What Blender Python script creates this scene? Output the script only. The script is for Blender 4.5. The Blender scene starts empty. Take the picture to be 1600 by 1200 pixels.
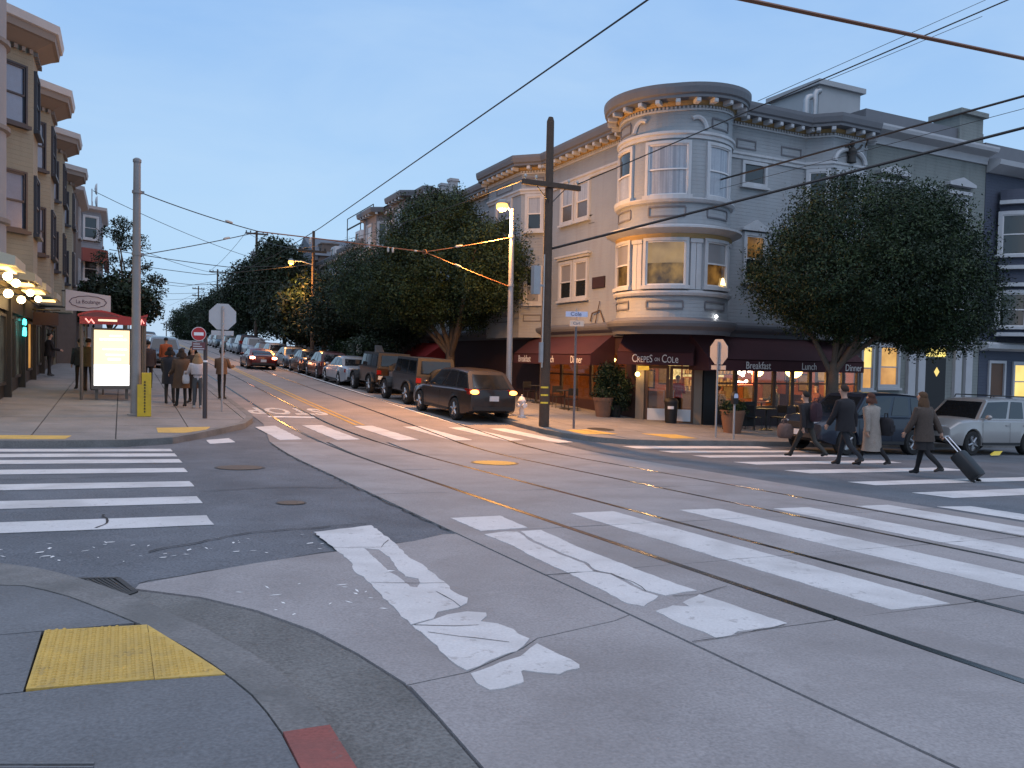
import bpy, bmesh, math, random
import numpy as np
from mathutils import Vector, Matrix, noise
from mathutils.geometry import tessellate_polygon
rnd = random.Random(7)
PI = math.pi
sc = bpy.context.scene
COL = sc.collection

# ------------------------------------------------------------------ camera, sky, exposure
CAM_H = 1.44
R = Matrix(((0.8986119, -0.0047213, -0.43871901), (-0.4382591, 0.03735979, -0.89807194), (0.02063052, 0.99929073, 0.0315028)))
cd = bpy.data.cameras.new('camera')
cam = bpy.data.objects.new('camera', cd)
COL.objects.link(cam)
cam.matrix_world = Matrix.Translation((0, 0, CAM_H)) @ R.to_4x4()
cd.sensor_width = 36
cd.lens = 1250 / 1600 * 36
cd.clip_start = 0.05
cd.clip_end = 3000
sc.camera = cam

world = bpy.data.worlds.new('World')
sc.world = world
world.use_nodes = True
wn = world.node_tree.nodes
wl = world.node_tree.links
wn.clear()
SUN_EL, SUN_ROT = math.radians(5.0), math.radians(200)
w_out = wn.new('ShaderNodeOutputWorld')
w_bg = wn.new('ShaderNodeBackground')
w_sky = wn.new('ShaderNodeTexSky')
w_sky.sky_type = 'NISHITA'
w_sky.sun_disc = False
w_sky.sun_elevation = SUN_EL
w_sky.sun_rotation = SUN_ROT
w_sky.air_density = 1.2
w_sky.dust_density = 0.6
w_sky.ozone_density = 3.0
w_geo = wn.new('ShaderNodeTexCoord')
w_sep = wn.new('ShaderNodeSeparateXYZ')
wl.new(w_geo.outputs['Generated'], w_sep.inputs[0])
# thin dusk overcast over the clear-sky model
w_map = wn.new('ShaderNodeMapping')
w_map.inputs['Scale'].default_value = (1.0, 1.0, 3.2)
wl.new(w_geo.outputs['Generated'], w_map.inputs['Vector'])
w_noise = wn.new('ShaderNodeTexNoise')
w_noise.inputs['Scale'].default_value = 2.6
w_noise.inputs['Detail'].default_value = 6
w_noise.inputs['Roughness'].default_value = 0.55
w_noise.inputs['Distortion'].default_value = 0.4
wl.new(w_map.outputs[0], w_noise.inputs['Vector'])
w_ramp = wn.new('ShaderNodeValToRGB')          # cloud deck colour by elevation
cr = w_ramp.color_ramp
cr.interpolation = 'EASE'
cr.elements[0].position = 0.0
cr.elements[0].color = (0.43, 0.59, 0.79, 1)
cr.elements[1].position = 1.0
cr.elements[1].color = (0.27, 0.45, 0.745, 1)
e = cr.elements.new(0.10); e.color = (0.385, 0.575, 0.81, 1)
e = cr.elements.new(0.42); e.color = (0.265, 0.45, 0.76, 1)
wl.new(w_sep.outputs['Z'], w_ramp.inputs[0])
w_cl = wn.new('ShaderNodeValToRGB')
w_cl.color_ramp.elements[0].position = 0.38
w_cl.color_ramp.elements[0].color = (0, 0, 0, 1)
w_cl.color_ramp.elements[1].position = 0.78
w_cl.color_ramp.elements[1].color = (1, 1, 1, 1)
wl.new(w_noise.outputs['Fac'], w_cl.inputs[0])
w_mixc = wn.new('ShaderNodeMixRGB')
w_mixc.inputs['Color2'].default_value = (0.47, 0.625, 0.81, 1)
w_mf = wn.new('ShaderNodeMath'); w_mf.operation = 'MULTIPLY'; w_mf.inputs[1].default_value = 0.55
wl.new(w_cl.outputs[0], w_mf.inputs[0])
wl.new(w_mf.outputs[0], w_mixc.inputs['Fac'])
wl.new(w_ramp.outputs[0], w_mixc.inputs['Color1'])
w_scale = wn.new('ShaderNodeMixRGB'); w_scale.blend_type = 'MULTIPLY'; w_scale.inputs['Fac'].default_value = 1
SKY_STRENGTH = 0.15
w_gain = wn.new('ShaderNodeVectorMath'); w_gain.operation = 'SCALE'; w_gain.inputs['Scale'].default_value = 1 / SKY_STRENGTH
wl.new(w_mixc.outputs[0], w_gain.inputs[0])
w_mix = wn.new('ShaderNodeMixRGB')
w_mix.inputs['Fac'].default_value = 0.88
wl.new(w_sky.outputs[0], w_mix.inputs['Color1'])
wl.new(w_gain.outputs[0], w_mix.inputs['Color2'])
wl.new(w_mix.outputs[0], w_bg.inputs['Color'])
w_bg.inputs['Strength'].default_value = SKY_STRENGTH
wl.new(w_bg.outputs[0], w_out.inputs['Surface'])

sd = bpy.data.lights.new('sun', 'SUN')
sd.energy = 1.0
sd.angle = math.radians(85)
sd.color = (1.0, 0.87, 0.83)
sun = bpy.data.objects.new('sun', sd)
COL.objects.link(sun)
sun.rotation_euler = (math.radians(20), 0, math.radians(-20))

sc.view_settings.view_transform = 'Standard'
sc.view_settings.look = 'None'
sc.view_settings.exposure = 0.34
sc.view_settings.gamma = 1
sc.view_settings.use_curve_mapping = False
sc.render.engine = 'CYCLES'
sc.cycles.max_bounces = 6
sc.cycles.transparent_max_bounces = 8
sc.cycles.sample_clamp_indirect = 4
sc.cycles.use_denoising = True

# ------------------------------------------------------------------ terrain height
GA, GB, GY0, GY1, GS, GY2 = -0.03, -0.029, 14.7, 19.45, 0.035, 132.0
def G(x, y):
    if y < GY0: z = GB * y
    elif y < GY1:
        t = y - GY0
        z = GB * GY0 + GB * t + (GS - GB) * t * t / (2 * (GY1 - GY0))
    elif y < GY2: z = GB * GY0 + (GB + GS) / 2 * (GY1 - GY0) + GS * (y - GY1)
    else: z = GB * GY0 + (GB + GS) / 2 * (GY1 - GY0) + GS * (GY2 - GY1) - 0.03 * (y - GY2)
    return z + GA * x

# ------------------------------------------------------------------ materials
MATS = {}
def mat(name, col, rough=0.75, var=0.12, scale=2.0, fine=60.0, bump=0.0, metal=0.0, emit=0.0, ecol=None, coat=0.0, spec=0.5, stain_fold=None, stain_fold_amt=0.35, stain_fold_scale=0.6, siding=0.0, grain=1.0, stretch=1.0, chips=None, chip_amt=0.5):
    if name in MATS: return MATS[name]
    m = bpy.data.materials.new(name)
    m.use_nodes = True
    nt = m.node_tree; n = nt.nodes; l = nt.links
    b = n['Principled BSDF']
    tc = n.new('ShaderNodeTexCoord')
    geo = n.new('ShaderNodeNewGeometry')
    nz = n.new('ShaderNodeTexNoise'); nz.inputs['Scale'].default_value = scale; nz.inputs['Detail'].default_value = 8; nz.inputs['Roughness'].default_value = 0.6
    l.new(geo.outputs['Position'], nz.inputs['Vector'])
    nf = n.new('ShaderNodeTexNoise'); nf.inputs['Scale'].default_value = fine; nf.inputs['Detail'].default_value = 2
    l.new(geo.outputs['Position'], nf.inputs['Vector'])
    add = n.new('ShaderNodeMath'); add.operation = 'ADD'
    l.new(nz.outputs['Fac'], add.inputs[0])
    gm = n.new('ShaderNodeMath'); gm.operation = 'MULTIPLY_ADD'; gm.inputs[1].default_value = grain; gm.inputs[2].default_value = 0.5 - 0.5 * grain
    l.new(nf.outputs['Fac'], gm.inputs[0]); l.new(gm.outputs[0], add.inputs[1])
    mr = n.new('ShaderNodeMapRange')
    mr.inputs['From Min'].default_value = 0.6; mr.inputs['From Max'].default_value = 1.4
    mr.inputs['To Min'].default_value = 1 - var; mr.inputs['To Max'].default_value = 1 + var
    l.new(add.outputs[0], mr.inputs['Value'])
    mul = n.new('ShaderNodeVectorMath'); mul.operation = 'SCALE'
    mul.inputs[0].default_value = col[:3]
    l.new(mr.outputs[0], mul.inputs['Scale'])
    cur = mul.outputs[0]
    if stain_fold is not None:
        ns = n.new('ShaderNodeTexNoise'); ns.inputs['Scale'].default_value = stain_fold_scale; ns.inputs['Detail'].default_value = 5; ns.inputs['Distortion'].default_value = 0.6
        mp = n.new('ShaderNodeMapping'); mp.inputs['Scale'].default_value = (1, 1, stretch)
        l.new(geo.outputs['Position'], mp.inputs['Vector']); l.new(mp.outputs[0], ns.inputs['Vector'])
        rs = n.new('ShaderNodeMapRange'); rs.inputs['From Min'].default_value = 0.48; rs.inputs['From Max'].default_value = 0.66; rs.inputs['To Max'].default_value = stain_fold_amt
        l.new(ns.outputs['Fac'], rs.inputs['Value'])
        mx = n.new('ShaderNodeMixRGB'); mx.inputs['Color2'].default_value = (*stain_fold[:3], 1)
        l.new(rs.outputs[0], mx.inputs['Fac']); l.new(cur, mx.inputs['Color1'])
        cur = mx.outputs[0]
    if chips is not None:
        nc = n.new('ShaderNodeTexNoise'); nc.inputs['Scale'].default_value = 9.0; nc.inputs['Detail'].default_value = 6; nc.inputs['Roughness'].default_value = 0.7
        l.new(geo.outputs['Position'], nc.inputs['Vector'])
        rc = n.new('ShaderNodeMapRange'); rc.inputs['From Min'].default_value = 0.60; rc.inputs['From Max'].default_value = 0.64; rc.inputs['To Max'].default_value = chip_amt
        l.new(nc.outputs['Fac'], rc.inputs['Value'])
        mc = n.new('ShaderNodeMixRGB'); mc.inputs['Color2'].default_value = (*chips[:3], 1)
        l.new(rc.outputs[0], mc.inputs['Fac']); l.new(cur, mc.inputs['Color1'])
        cur = mc.outputs[0]
    l.new(cur, b.inputs['Base Color'])
    b.inputs['Roughness'].default_value = rough
    b.inputs['Metallic'].default_value = metal
    b.inputs['Specular IOR Level'].default_value = spec
    b.inputs['Coat Weight'].default_value = coat
    b.inputs['Coat Roughness'].default_value = 0.08
    if bump > 0 or siding > 0:
        bp = n.new('ShaderNodeBump'); bp.inputs['Strength'].default_value = bump if bump else 1.0; bp.inputs['Distance'].default_value = 0.05 if siding > 0 else 0.02
        h = add.outputs[0]
        if siding > 0:
            sp = n.new('ShaderNodeSeparateXYZ'); l.new(geo.outputs['Position'], sp.inputs[0])
            md = n.new('ShaderNodeMath'); md.operation = 'MODULO'; md.inputs[1].default_value = siding
            ab = n.new('ShaderNodeMath'); ab.operation = 'ADD'; ab.inputs[1].default_value = 50.0
            l.new(sp.outputs['Z'], ab.inputs[0]); l.new(ab.outputs[0], md.inputs[0])
            ml = n.new('ShaderNodeMath'); ml.operation = 'MULTIPLY'; ml.inputs[1].default_value = -5.0
            l.new(md.outputs[0], ml.inputs[0])
            ad2 = n.new('ShaderNodeMath'); ad2.operation = 'MULTIPLY_ADD'; ad2.inputs[1].default_value = 0.15
            l.new(add.outputs[0], ad2.inputs[0]); l.new(ml.outputs[0], ad2.inputs[2])
            h = ad2.outputs[0]
        l.new(h, bp.inputs['Height'])
        l.new(bp.outputs[0], b.inputs['Normal'])
    if emit > 0:
        ec = ecol or col
        em = n.new('ShaderNodeVectorMath'); em.operation = 'SCALE'; em.inputs[0].default_value = ec[:3]
        l.new(mr.outputs[0], em.inputs['Scale'])
        l.new(em.outputs[0], b.inputs['Emission Color'])
        b.inputs['Emission Strength'].default_value = emit
    MATS[name] = m
    return m
def glass_mat(name, tint=(0.02, 0.025, 0.03), rough=0.04):
    if name in MATS: return MATS[name]
    m = mat(name, tint, rough, 0.05, spec=0.8)
    return m
def clear_glass(name, fac=0.22):
    if name in MATS: return MATS[name]
    m = bpy.data.materials.new(name); m.use_nodes = True
    n = m.node_tree.nodes; l = m.node_tree.links
    n.remove(n['Principled BSDF'])
    t = n.new('ShaderNodeBsdfTransparent'); g = n.new('ShaderNodeBsdfGlossy'); g.inputs['Roughness'].default_value = 0.03
    t.inputs['Color'].default_value = (0.93, 0.95, 0.94, 1)
    mx = n.new('ShaderNodeMixShader'); mx.inputs[0].default_value = 0.10
    l.new(t.outputs[0], mx.inputs[1]); l.new(g.outputs[0], mx.inputs[2])
    l.new(mx.outputs[0], n['Material Output'].inputs['Surface'])
    MATS[name] = m
    return m
def lit_mat(name, c1, c2, strength, scale=4.0):
    """a lit room seen through a window: patchy warm emission behind glossy glass"""
    if name in MATS: return MATS[name]
    m = bpy.data.materials.new(name); m.use_nodes = True
    n = m.node_tree.nodes; l = m.node_tree.links
    b = n['Principled BSDF']
    geo = n.new('ShaderNodeNewGeometry')
    nz = n.new('ShaderNodeTexNoise'); nz.inputs['Scale'].default_value = scale; nz.inputs['Detail'].default_value = 3
    l.new(geo.outputs['Position'], nz.inputs['Vector'])
    rp = n.new('ShaderNodeValToRGB')
    rp.color_ramp.elements[0].position = 0.35; rp.color_ramp.elements[0].color = (*c1, 1)
    rp.color_ramp.elements[1].position = 0.68; rp.color_ramp.elements[1].color = (*c2, 1)
    l.new(nz.outputs['Fac'], rp.inputs[0])
    l.new(rp.outputs[0], b.inputs['Emission Color'])
    b.inputs['Emission Strength'].default_value = strength
    b.inputs['Base Color'].default_value = (0.03, 0.025, 0.02, 1)
    b.inputs['Roughness'].default_value = 0.12
    MATS[name] = m
    return m

# ------------------------------------------------------------------ mesh builder
class MB:
    def __init__(s): s.v = []; s.f = []; s.m = []; s.mi = 0
    def add(s, vs, fs):
        o = len(s.v)
        s.v.extend([tuple(p) for p in vs])
        s.f.extend([tuple(i + o for i in f) for f in fs])
        s.m.extend([s.mi] * len(fs))
        return s
    def poly(s, pts): return s.add(pts, [tuple(range(len(pts)))])
    def box(s, x0, x1, y0, y1, z0, z1):
        return s.hexa([(x0, y0, z0), (x1, y0, z0), (x1, y1, z0), (x0, y1, z0), (x0, y0, z1), (x1, y0, z1), (x1, y1, z1), (x0, y1, z1)])
    def hexa(s, p):
        return s.add(p, [(3, 2, 1, 0), (4, 5, 6, 7), (0, 1, 5, 4), (1, 2, 6, 5), (2, 3, 7, 6), (3, 0, 4, 7)])
    def fbox(s, F, u0, u1, n0, n1, z0, z1):
        P = F.pt
        return s.hexa([P(u0, n0, z0), P(u1, n0, z0), P(u1, n1, z0), P(u0, n1, z0), P(u0, n0, z1), P(u1, n0, z1), P(u1, n1, z1), P(u0, n1, z1)])
    def tube(s, pts, r, n=8, caps=True):
        pts = [Vector(p) for p in pts]
        rs = r if isinstance(r, (list, tuple)) else [r] * len(pts)
        rings = []
        prev = None
        for i, p in enumerate(pts):
            t = (pts[min(i + 1, len(pts) - 1)] - pts[max(i - 1, 0)])
            if t.length < 1e-9: t = Vector((0, 0, 1))
            t.normalize()
            if prev is None:
                a = Vector((0, 0, 1)) if abs(t.z) < 0.9 else Vector((1, 0, 0))
                x = t.cross(a).normalized()
            else:
                x = (prev - t * prev.dot(t))
                x = x.normalized() if x.length > 1e-6 else t.orthogonal().normalized()
            prev = x
            y = t.cross(x)
            rings.append([p + (x * math.cos(2 * PI * k / n) + y * math.sin(2 * PI * k / n)) * rs[i] for k in range(n)])
        vs = [q for rg in rings for q in rg]
        fs = []
        for i in range(len(rings) - 1):
            for k in range(n):
                k2 = (k + 1) % n
                fs.append((i * n + k, i * n + k2, (i + 1) * n + k2, (i + 1) * n + k))
        if caps:
            fs.append(tuple(reversed(range(n)))); fs.append(tuple((len(rings) - 1) * n + k for k in range(n)))
        return s.add(vs, fs)
    def lathe(s, prof, c=(0, 0, 0), n=20, a0=0, a1=2 * PI, axis='z'):
        full = abs(a1 - a0 - 2 * PI) < 1e-6
        N = n if full else n + 1
        vs = []
        for k in range(N):
            a = a0 + (a1 - a0) * k / n
            for r, z in prof:
                p = (r * math.cos(a), r * math.sin(a), z)
                if axis == 'y': p = (p[0], p[2], p[1])
                if axis == 'x': p = (p[2], p[0], p[1])
                vs.append((c[0] + p[0], c[1] + p[1], c[2] + p[2]))
        m = len(prof); fs = []
        for k in range(n):
            k2 = (k + 1) % N
            for j in range(m - 1):
                fs.append((k * m + j, k2 * m + j, k2 * m + j + 1, k * m + j + 1))
        return s.add(vs, fs)
    def sphere(s, c, r, n=12, m=8):
        rx, ry, rz = r if isinstance(r, (list, tuple)) else (r, r, r)
        vs = []; fs = []
        for j in range(m + 1):
            t = PI * j / m
            for k in range(n):
                a = 2 * PI * k / n
                vs.append((c[0] + rx * math.sin(t) * math.cos(a), c[1] + ry * math.sin(t) * math.sin(a), c[2] + rz * math.cos(t)))
        for j in range(m):
            for k in range(n):
                k2 = (k + 1) % n
                fs.append((j * n + k, (j + 1) * n + k, (j + 1) * n + k2, j * n + k2))
        return s.add(vs, fs)
    def prism(s, poly, axis, a, b):
        """extrude 2-D polygon along axis 'x','y','z' from a to b; poly coordinates are the two other axes in order"""
        def P(p, t):
            if axis == 'x': return (t, p[0], p[1])
            if axis == 'y': return (p[0], t, p[1])
            return (p[0], p[1], t)
        n = len(poly)
        vs = [P(p, a) for p in poly] + [P(p, b) for p in poly]
        fs = [tuple(reversed(range(n))), tuple(range(n, 2 * n))]
        fs += [(i, (i + 1) % n, n + (i + 1) % n, n + i) for i in range(n)]
        return s.add(vs, fs)
    def sweep(s, path, prof, closed=False, cap=True):
        """path: 2-D plan polyline, outward normal on its right-hand side when walked; prof: list of (out, z)"""
        n = len(path); offs = []
        P = [Vector((p[0], p[1])) for p in path]
        for i in range(n):
            if closed: a, b, c = P[(i - 1) % n], P[i], P[(i + 1) % n]
            else: a, b, c = P[max(i - 1, 0)], P[i], P[min(i + 1, n - 1)]
            d1 = (b - a); d2 = (c - b)
            if d1.length < 1e-9: d1 = d2
            if d2.length < 1e-9: d2 = d1
            d1.normalize(); d2.normalize()
            n1 = Vector((d1.y, -d1.x)); n2 = Vector((d2.y, -d2.x))
            h = n1 + n2
            if h.length < 1e-6: h = n1
            h.normalize()
            k = max(0.4, h.dot(n1))
            offs.append(h / k)
        m = len(prof)
        zz = [p[2] if len(p) > 2 else 0.0 for p in path]
        vs = [(P[i].x + offs[i].x * o, P[i].y + offs[i].y * o, z + zz[i]) for i in range(n) for o, z in prof]
        fs = []
        for i in range(n if closed else n - 1):
            i2 = (i + 1) % n
            for j in range(m - 1):
                fs.append((i * m + j, i2 * m + j, i2 * m + j + 1, i * m + j + 1))
        if cap and not closed:
            fs.append(tuple(range(m))); fs.append(tuple((n - 1) * m + j for j in reversed(range(m))))
        return s.add(vs, fs)
    def arcbox(s, c, r0, r1, a0, a1, z0, z1, n=8):
        vs = []
        for k in range(n + 1):
            a = a0 + (a1 - a0) * k / n
            for r in (r0, r1):
                for z in (z0, z1):
                    vs.append((c[0] + r * math.cos(a), c[1] + r * math.sin(a), z))
        fs = []
        for k in range(n):
            o = k * 4; q = o + 4
            fs += [(o + 2, q + 2, q + 3, o + 3), (o, o + 1, q + 1, q), (o + 1, o + 3, q + 3, q + 1), (o, q, q + 2, o + 2)]
        fs += [(0, 2, 3, 1), (n * 4, n * 4 + 1, n * 4 + 3, n * 4 + 2)]
        return s.add(vs, fs)
    def xform(s, M):
        s.v = [tuple(M @ Vector(p)) for p in s.v]; return s
    def mesh(s, name, mats, smooth=False, off=None, sharp=40, merge=False):
        me = bpy.data.meshes.new(name)
        vs = s.v if off is None else [(p[0] - off[0], p[1] - off[1], p[2] - off[2]) for p in s.v]
        me.from_pydata(vs, [], s.f)
        for mm in (mats if isinstance(mats, (list, tuple)) else [mats]): me.materials.append(mm)
        if len(set(s.m)) > 1 or (s.m and s.m[0]): me.polygons.foreach_set('material_index', s.m)
        bm = bmesh.new(); bm.from_mesh(me)
        if merge: bmesh.ops.remove_doubles(bm, verts=bm.verts, dist=1e-4)
        bmesh.ops.recalc_face_normals(bm, faces=bm.faces)
        bm.to_mesh(me); bm.free()
        if smooth:
            me.shade_smooth()
            me.set_sharp_from_angle(angle=math.radians(sharp))
        me.update()
        return me
    def build(s, name, mats, parent=None, smooth=False, local=False, kind=None, label=None, sharp=40, merge=False):
        off = None
        root = parent
        if parent is not None and not local:
            x = Vector((0, 0, 0)); q = parent
            while q is not None: x += q.location; q = q.parent
            off = x
        o = bpy.data.objects.new(name, s.mesh(name, mats, smooth, off, sharp, merge))
        COL.objects.link(o)
        if parent is not None: o.parent = parent
        if kind: o['kind'] = kind
        if label: o['label'] = label
        return o
class Face:
    """a wall plane: origin o (plan), u along the wall, n outward"""
    def __init__(s, o, u, n=None):
        s.o = Vector((o[0], o[1])); s.u = Vector(u).normalized()
        s.n = Vector(n).normalized() if n else Vector((s.u.y, -s.u.x))
    def pt(s, u, n, z):
        p = s.o + s.u * u + s.n * n
        return (p.x, p.y, z)
def tag(o, label=None, cat=None, group=None, kind=None):
    if label: o['label'] = label
    if cat: o['category'] = cat
    if group: o['group'] = group
    if kind: o['kind'] = kind
    return o
def thing(name, label, cat, loc=(0, 0, 0), rz=0.0, group=None):
    o = bpy.data.objects.new(name, None)
    COL.objects.link(o)
    o.location = loc; o.rotation_euler = (0, 0, rz); o.empty_display_size = 0.3
    return tag(o, label, cat, group)
def structure(name, loc=(0, 0, 0)):
    o = bpy.data.objects.new(name, None)
    COL.objects.link(o); o.location = loc; o['kind'] = 'structure'
    return o
def copy_tree(o, parent=None):
    c = o.copy(); COL.objects.link(c)
    if parent is not None: c.parent = parent
    for ch in list(o.children): copy_tree(ch, c)
    return c
def text_mesh(body, size, depth=0.008, spacing=1.0, xs=1.0, bold=0.0):
    """flat lettering as an MB in the XZ plane, centred, facing -Y"""
    cu = bpy.data.curves.new('lettering', 'FONT')
    cu.body = body; cu.size = size; cu.extrude = depth / 2; cu.align_x = 'CENTER'; cu.align_y = 'CENTER'; cu.space_character = spacing
    cu.resolution_u = 3; cu.offset = bold
    ob = bpy.data.objects.new('lettering', cu)
    COL.objects.link(ob)
    dg = bpy.context.evaluated_depsgraph_get()
    me = bpy.data.meshes.new_from_object(ob.evaluated_get(dg))
    mb = MB()
    mb.v = [(v.co.x * xs, v.co.z, v.co.y) for v in me.vertices]
    mb.f = [tuple(p.vertices) for p in me.polygons]; mb.m = [0] * len(mb.f)
    bpy.data.objects.remove(ob); bpy.data.curves.remove(cu); bpy.data.meshes.remove(me)
    return mb
def clip_half(poly, a, b, c):
    """keep the side a*x + b*y <= c"""
    out = []
    n = len(poly)
    for i in range(n):
        p, q = poly[i], poly[(i + 1) % n]
        dp = a * p[0] + b * p[1] - c; dq = a * q[0] + b * q[1] - c
        if dp <= 0: out.append(p)
        if (dp < 0 < dq) or (dq < 0 < dp):
            t = dp / (dp - dq); out.append((p[0] + (q[0] - p[0]) * t, p[1] + (q[1] - p[1]) * t))
    return out
def clip_rect(poly, x0, x1, y0, y1):
    for h in ((-1, 0, -x0), (1, 0, x1), (0, -1, -y0), (0, 1, y1)):
        if len(poly) < 3: return []
        poly = clip_half(poly, *h)
    return poly if len(poly) >= 3 and abs(area(poly)) > 1e-4 else []
def area(p): return 0.5 * sum(p[i][0] * p[(i + 1) % len(p)][1] - p[(i + 1) % len(p)][0] * p[i][1] for i in range(len(p)))
def drape(mb, poly, dz, thick=0.0, holes=(), step=None):
    """lay a plan polygon on the terrain at height dz; split in y where the terrain bends; thick > 0 adds side walls"""
    ys = [p[1] for p in poly]
    cuts = [min(ys)]
    if step is None:
        for c in (14.7, 15.65, 16.6, 17.55, 18.5, 19.45, 132.0):
            if min(ys) + 0.02 < c < max(ys) - 0.02: cuts.append(c)
    else:
        k = min(ys) + step
        while k < max(ys) - 0.01: cuts.append(k); k += step
    cuts.append(max(ys))
    for a, b in zip(cuts[:-1], cuts[1:]):
        pc = poly if len(cuts) == 2 else clip_half(clip_half(poly, 0, -1, -a), 0, 1, b)
        if len(pc) < 3: continue
        loops = [[Vector((x, y, 0)) for x, y in pc]] + [[Vector((x, y, 0)) for x, y in h] for h in holes]
        flat = [p for lp in loops for p in lp]
        tris = tessellate_polygon(loops)
        vs = [(p.x, p.y, G(p.x, p.y) + dz) for p in flat]
        mb.add(vs, [tuple(t) for t in tris])
        if thick > 0:
            for lp in loops:
                for i in range(len(lp)):
                    p, q = lp[i], lp[(i + 1) % len(lp)]
                    mb.poly([(p.x, p.y, G(p.x, p.y) + dz - thick), (q.x, q.y, G(q.x, q.y) + dz - thick), (q.x, q.y, G(q.x, q.y) + dz), (p.x, p.y, G(p.x, p.y) + dz)])
    return mb
def strip(mb, pts, w, dz, jag=0.0, step=0.5):
    """thin ribbon along a plan polyline on the terrain"""
    q = []
    for a, b in zip(pts[:-1], pts[1:]):
        L = math.hypot(b[0] - a[0], b[1] - a[1]); k = max(1, int(L / step))
        for i in range(k):
            t = i / k; q.append((a[0] + (b[0] - a[0]) * t + rnd.uniform(-jag, jag), a[1] + (b[1] - a[1]) * t + rnd.uniform(-jag, jag)))
    q.append(pts[-1])
    vs = []
    for i, p in enumerate(q):
        a = q[max(i - 1, 0)]; b = q[min(i + 1, len(q) - 1)]
        d = Vector((b[0] - a[0], b[1] - a[1]))
        d = d.normalized() if d.length > 0 else Vector((1, 0))
        ww = w * (1 + (rnd.uniform(-.5, .5) if jag else 0)) / 2
        for sgn in (-1, 1):
            x, y = p[0] - d.y * ww * sgn, p[1] + d.x * ww * sgn
            vs.append((x, y, G(x, y) + dz))
    mb.add(vs, [(2 * i, 2 * i + 1, 2 * i + 3, 2 * i + 2) for i in range(len(q) - 1)])
    return mb
# ================================================================== GROUND
M_asph = mat('asphalt', (0.118, 0.127, 0.142), 0.88, 0.42, 1.2, 55, 0.35, stain_fold=(0.072, 0.077, 0.086), stain_fold_amt=0.5, stain_fold_scale=0.5, grain=1.7)
M_street = mat('worn street concrete', (0.25, 0.218, 0.205), 0.85, 0.30, 1.0, 50, 0.2, stain_fold=(0.15, 0.138, 0.132), stain_fold_amt=0.5, stain_fold_scale=0.45, grain=1.4)
M_slab = mat('concrete slab', (0.285, 0.264, 0.260), 0.78, 0.26, 1.1, 60, 0.2, stain_fold=(0.20, 0.18, 0.172), stain_fold_amt=0.55, stain_fold_scale=0.8, grain=1.3, chips=(0.15, 0.14, 0.135), chip_amt=0.22)
M_apron = mat('gutter concrete', (0.150, 0.147, 0.140), 0.82, 0.36, 1.4, 55, 0.35, stain_fold=(0.08, 0.082, 0.074), stain_fold_amt=0.65, stain_fold_scale=0.9, grain=1.6, chips=(0.06, 0.06, 0.055), chip_amt=0.35)
M_walk = mat('sidewalk concrete', (0.215, 0.205, 0.20), 0.85, 0.28, 1.3, 60, 0.25, stain_fold=(0.14, 0.135, 0.13), stain_fold_amt=0.5, stain_fold_scale=0.7, grain=1.5, chips=(0.10, 0.097, 0.095), chip_amt=0.25)
M_walkd = mat('dark sidewalk concrete', (0.145, 0.148, 0.155), 0.85, 0.26, 1.3, 60, 0.25, stain_fold=(0.105, 0.102, 0.10), stain_fold_amt=0.5, stain_fold_scale=0.7, grain=1.5, chips=(0.08, 0.078, 0.077), chip_amt=0.25)
M_fresh = mat('bright road paint', (0.80, 0.78, 0.76), 0.7, 0.06, 2.0)
M_kerb = mat('kerb concrete', (0.18, 0.172, 0.165), 0.85, 0.3, 2.0, 55, 0.25, stain_fold=(0.10, 0.10, 0.095), stain_fold_amt=0.6, stain_fold_scale=1.6, grain=1.4, chips=(0.10, 0.095, 0.09), chip_amt=0.4)
M_kerbred = mat('red kerb paint', (0.27, 0.078, 0.065), 0.8, 0.25, 3.0, 60, 0.2, stain_fold=(0.16, 0.07, 0.062), stain_fold_amt=0.7, stain_fold_scale=3, chips=(0.16, 0.13, 0.12), chip_amt=0.8)
M_paint = mat('road paint white', (0.59, 0.57, 0.56), 0.7, 0.12, 2.0, 60, 0.15, stain_fold=(0.42, 0.40, 0.39), stain_fold_amt=0.6, stain_fold_scale=1.3, grain=1.3, chips=(0.33, 0.31, 0.30), chip_amt=0.65)
M_yel = mat('road paint yellow', (0.50, 0.30, 0.06), 0.7, 0.15, 3.0, 60, stain_fold=(0.3, 0.24, 0.16), stain_fold_amt=0.5, stain_fold_scale=2)
M_tact = mat('tactile yellow', (0.56, 0.36, 0.085), 0.75, 0.2, 3.0, 50, 0.15, stain_fold=(0.38, 0.27, 0.10), stain_fold_amt=0.4, stain_fold_scale=5, chips=(0.25, 0.18, 0.09), chip_amt=0.4)
M_rail = mat('rail steel', (0.42, 0.40, 0.38), 0.22, 0.12, 3, 40, metal=1.0)
M_groove = mat('rail groove', (0.018, 0.017, 0.017), 0.9)
M_crack = mat('crack', (0.035, 0.034, 0.034), 0.95)
M_iron = mat('cast iron', (0.05, 0.048, 0.046), 0.6, 0.25, 5, 60, 0.3, metal=0.4)
M_rust = mat('rusty cover', (0.12, 0.085, 0.06), 0.65, 0.3, 8, 60, 0.3, metal=0.3)
M_black = mat('black', (0.012, 0.012, 0.013), 0.6)
M_draindark = mat('drain shaft', (0.006, 0.006, 0.006), 0.95)

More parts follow.
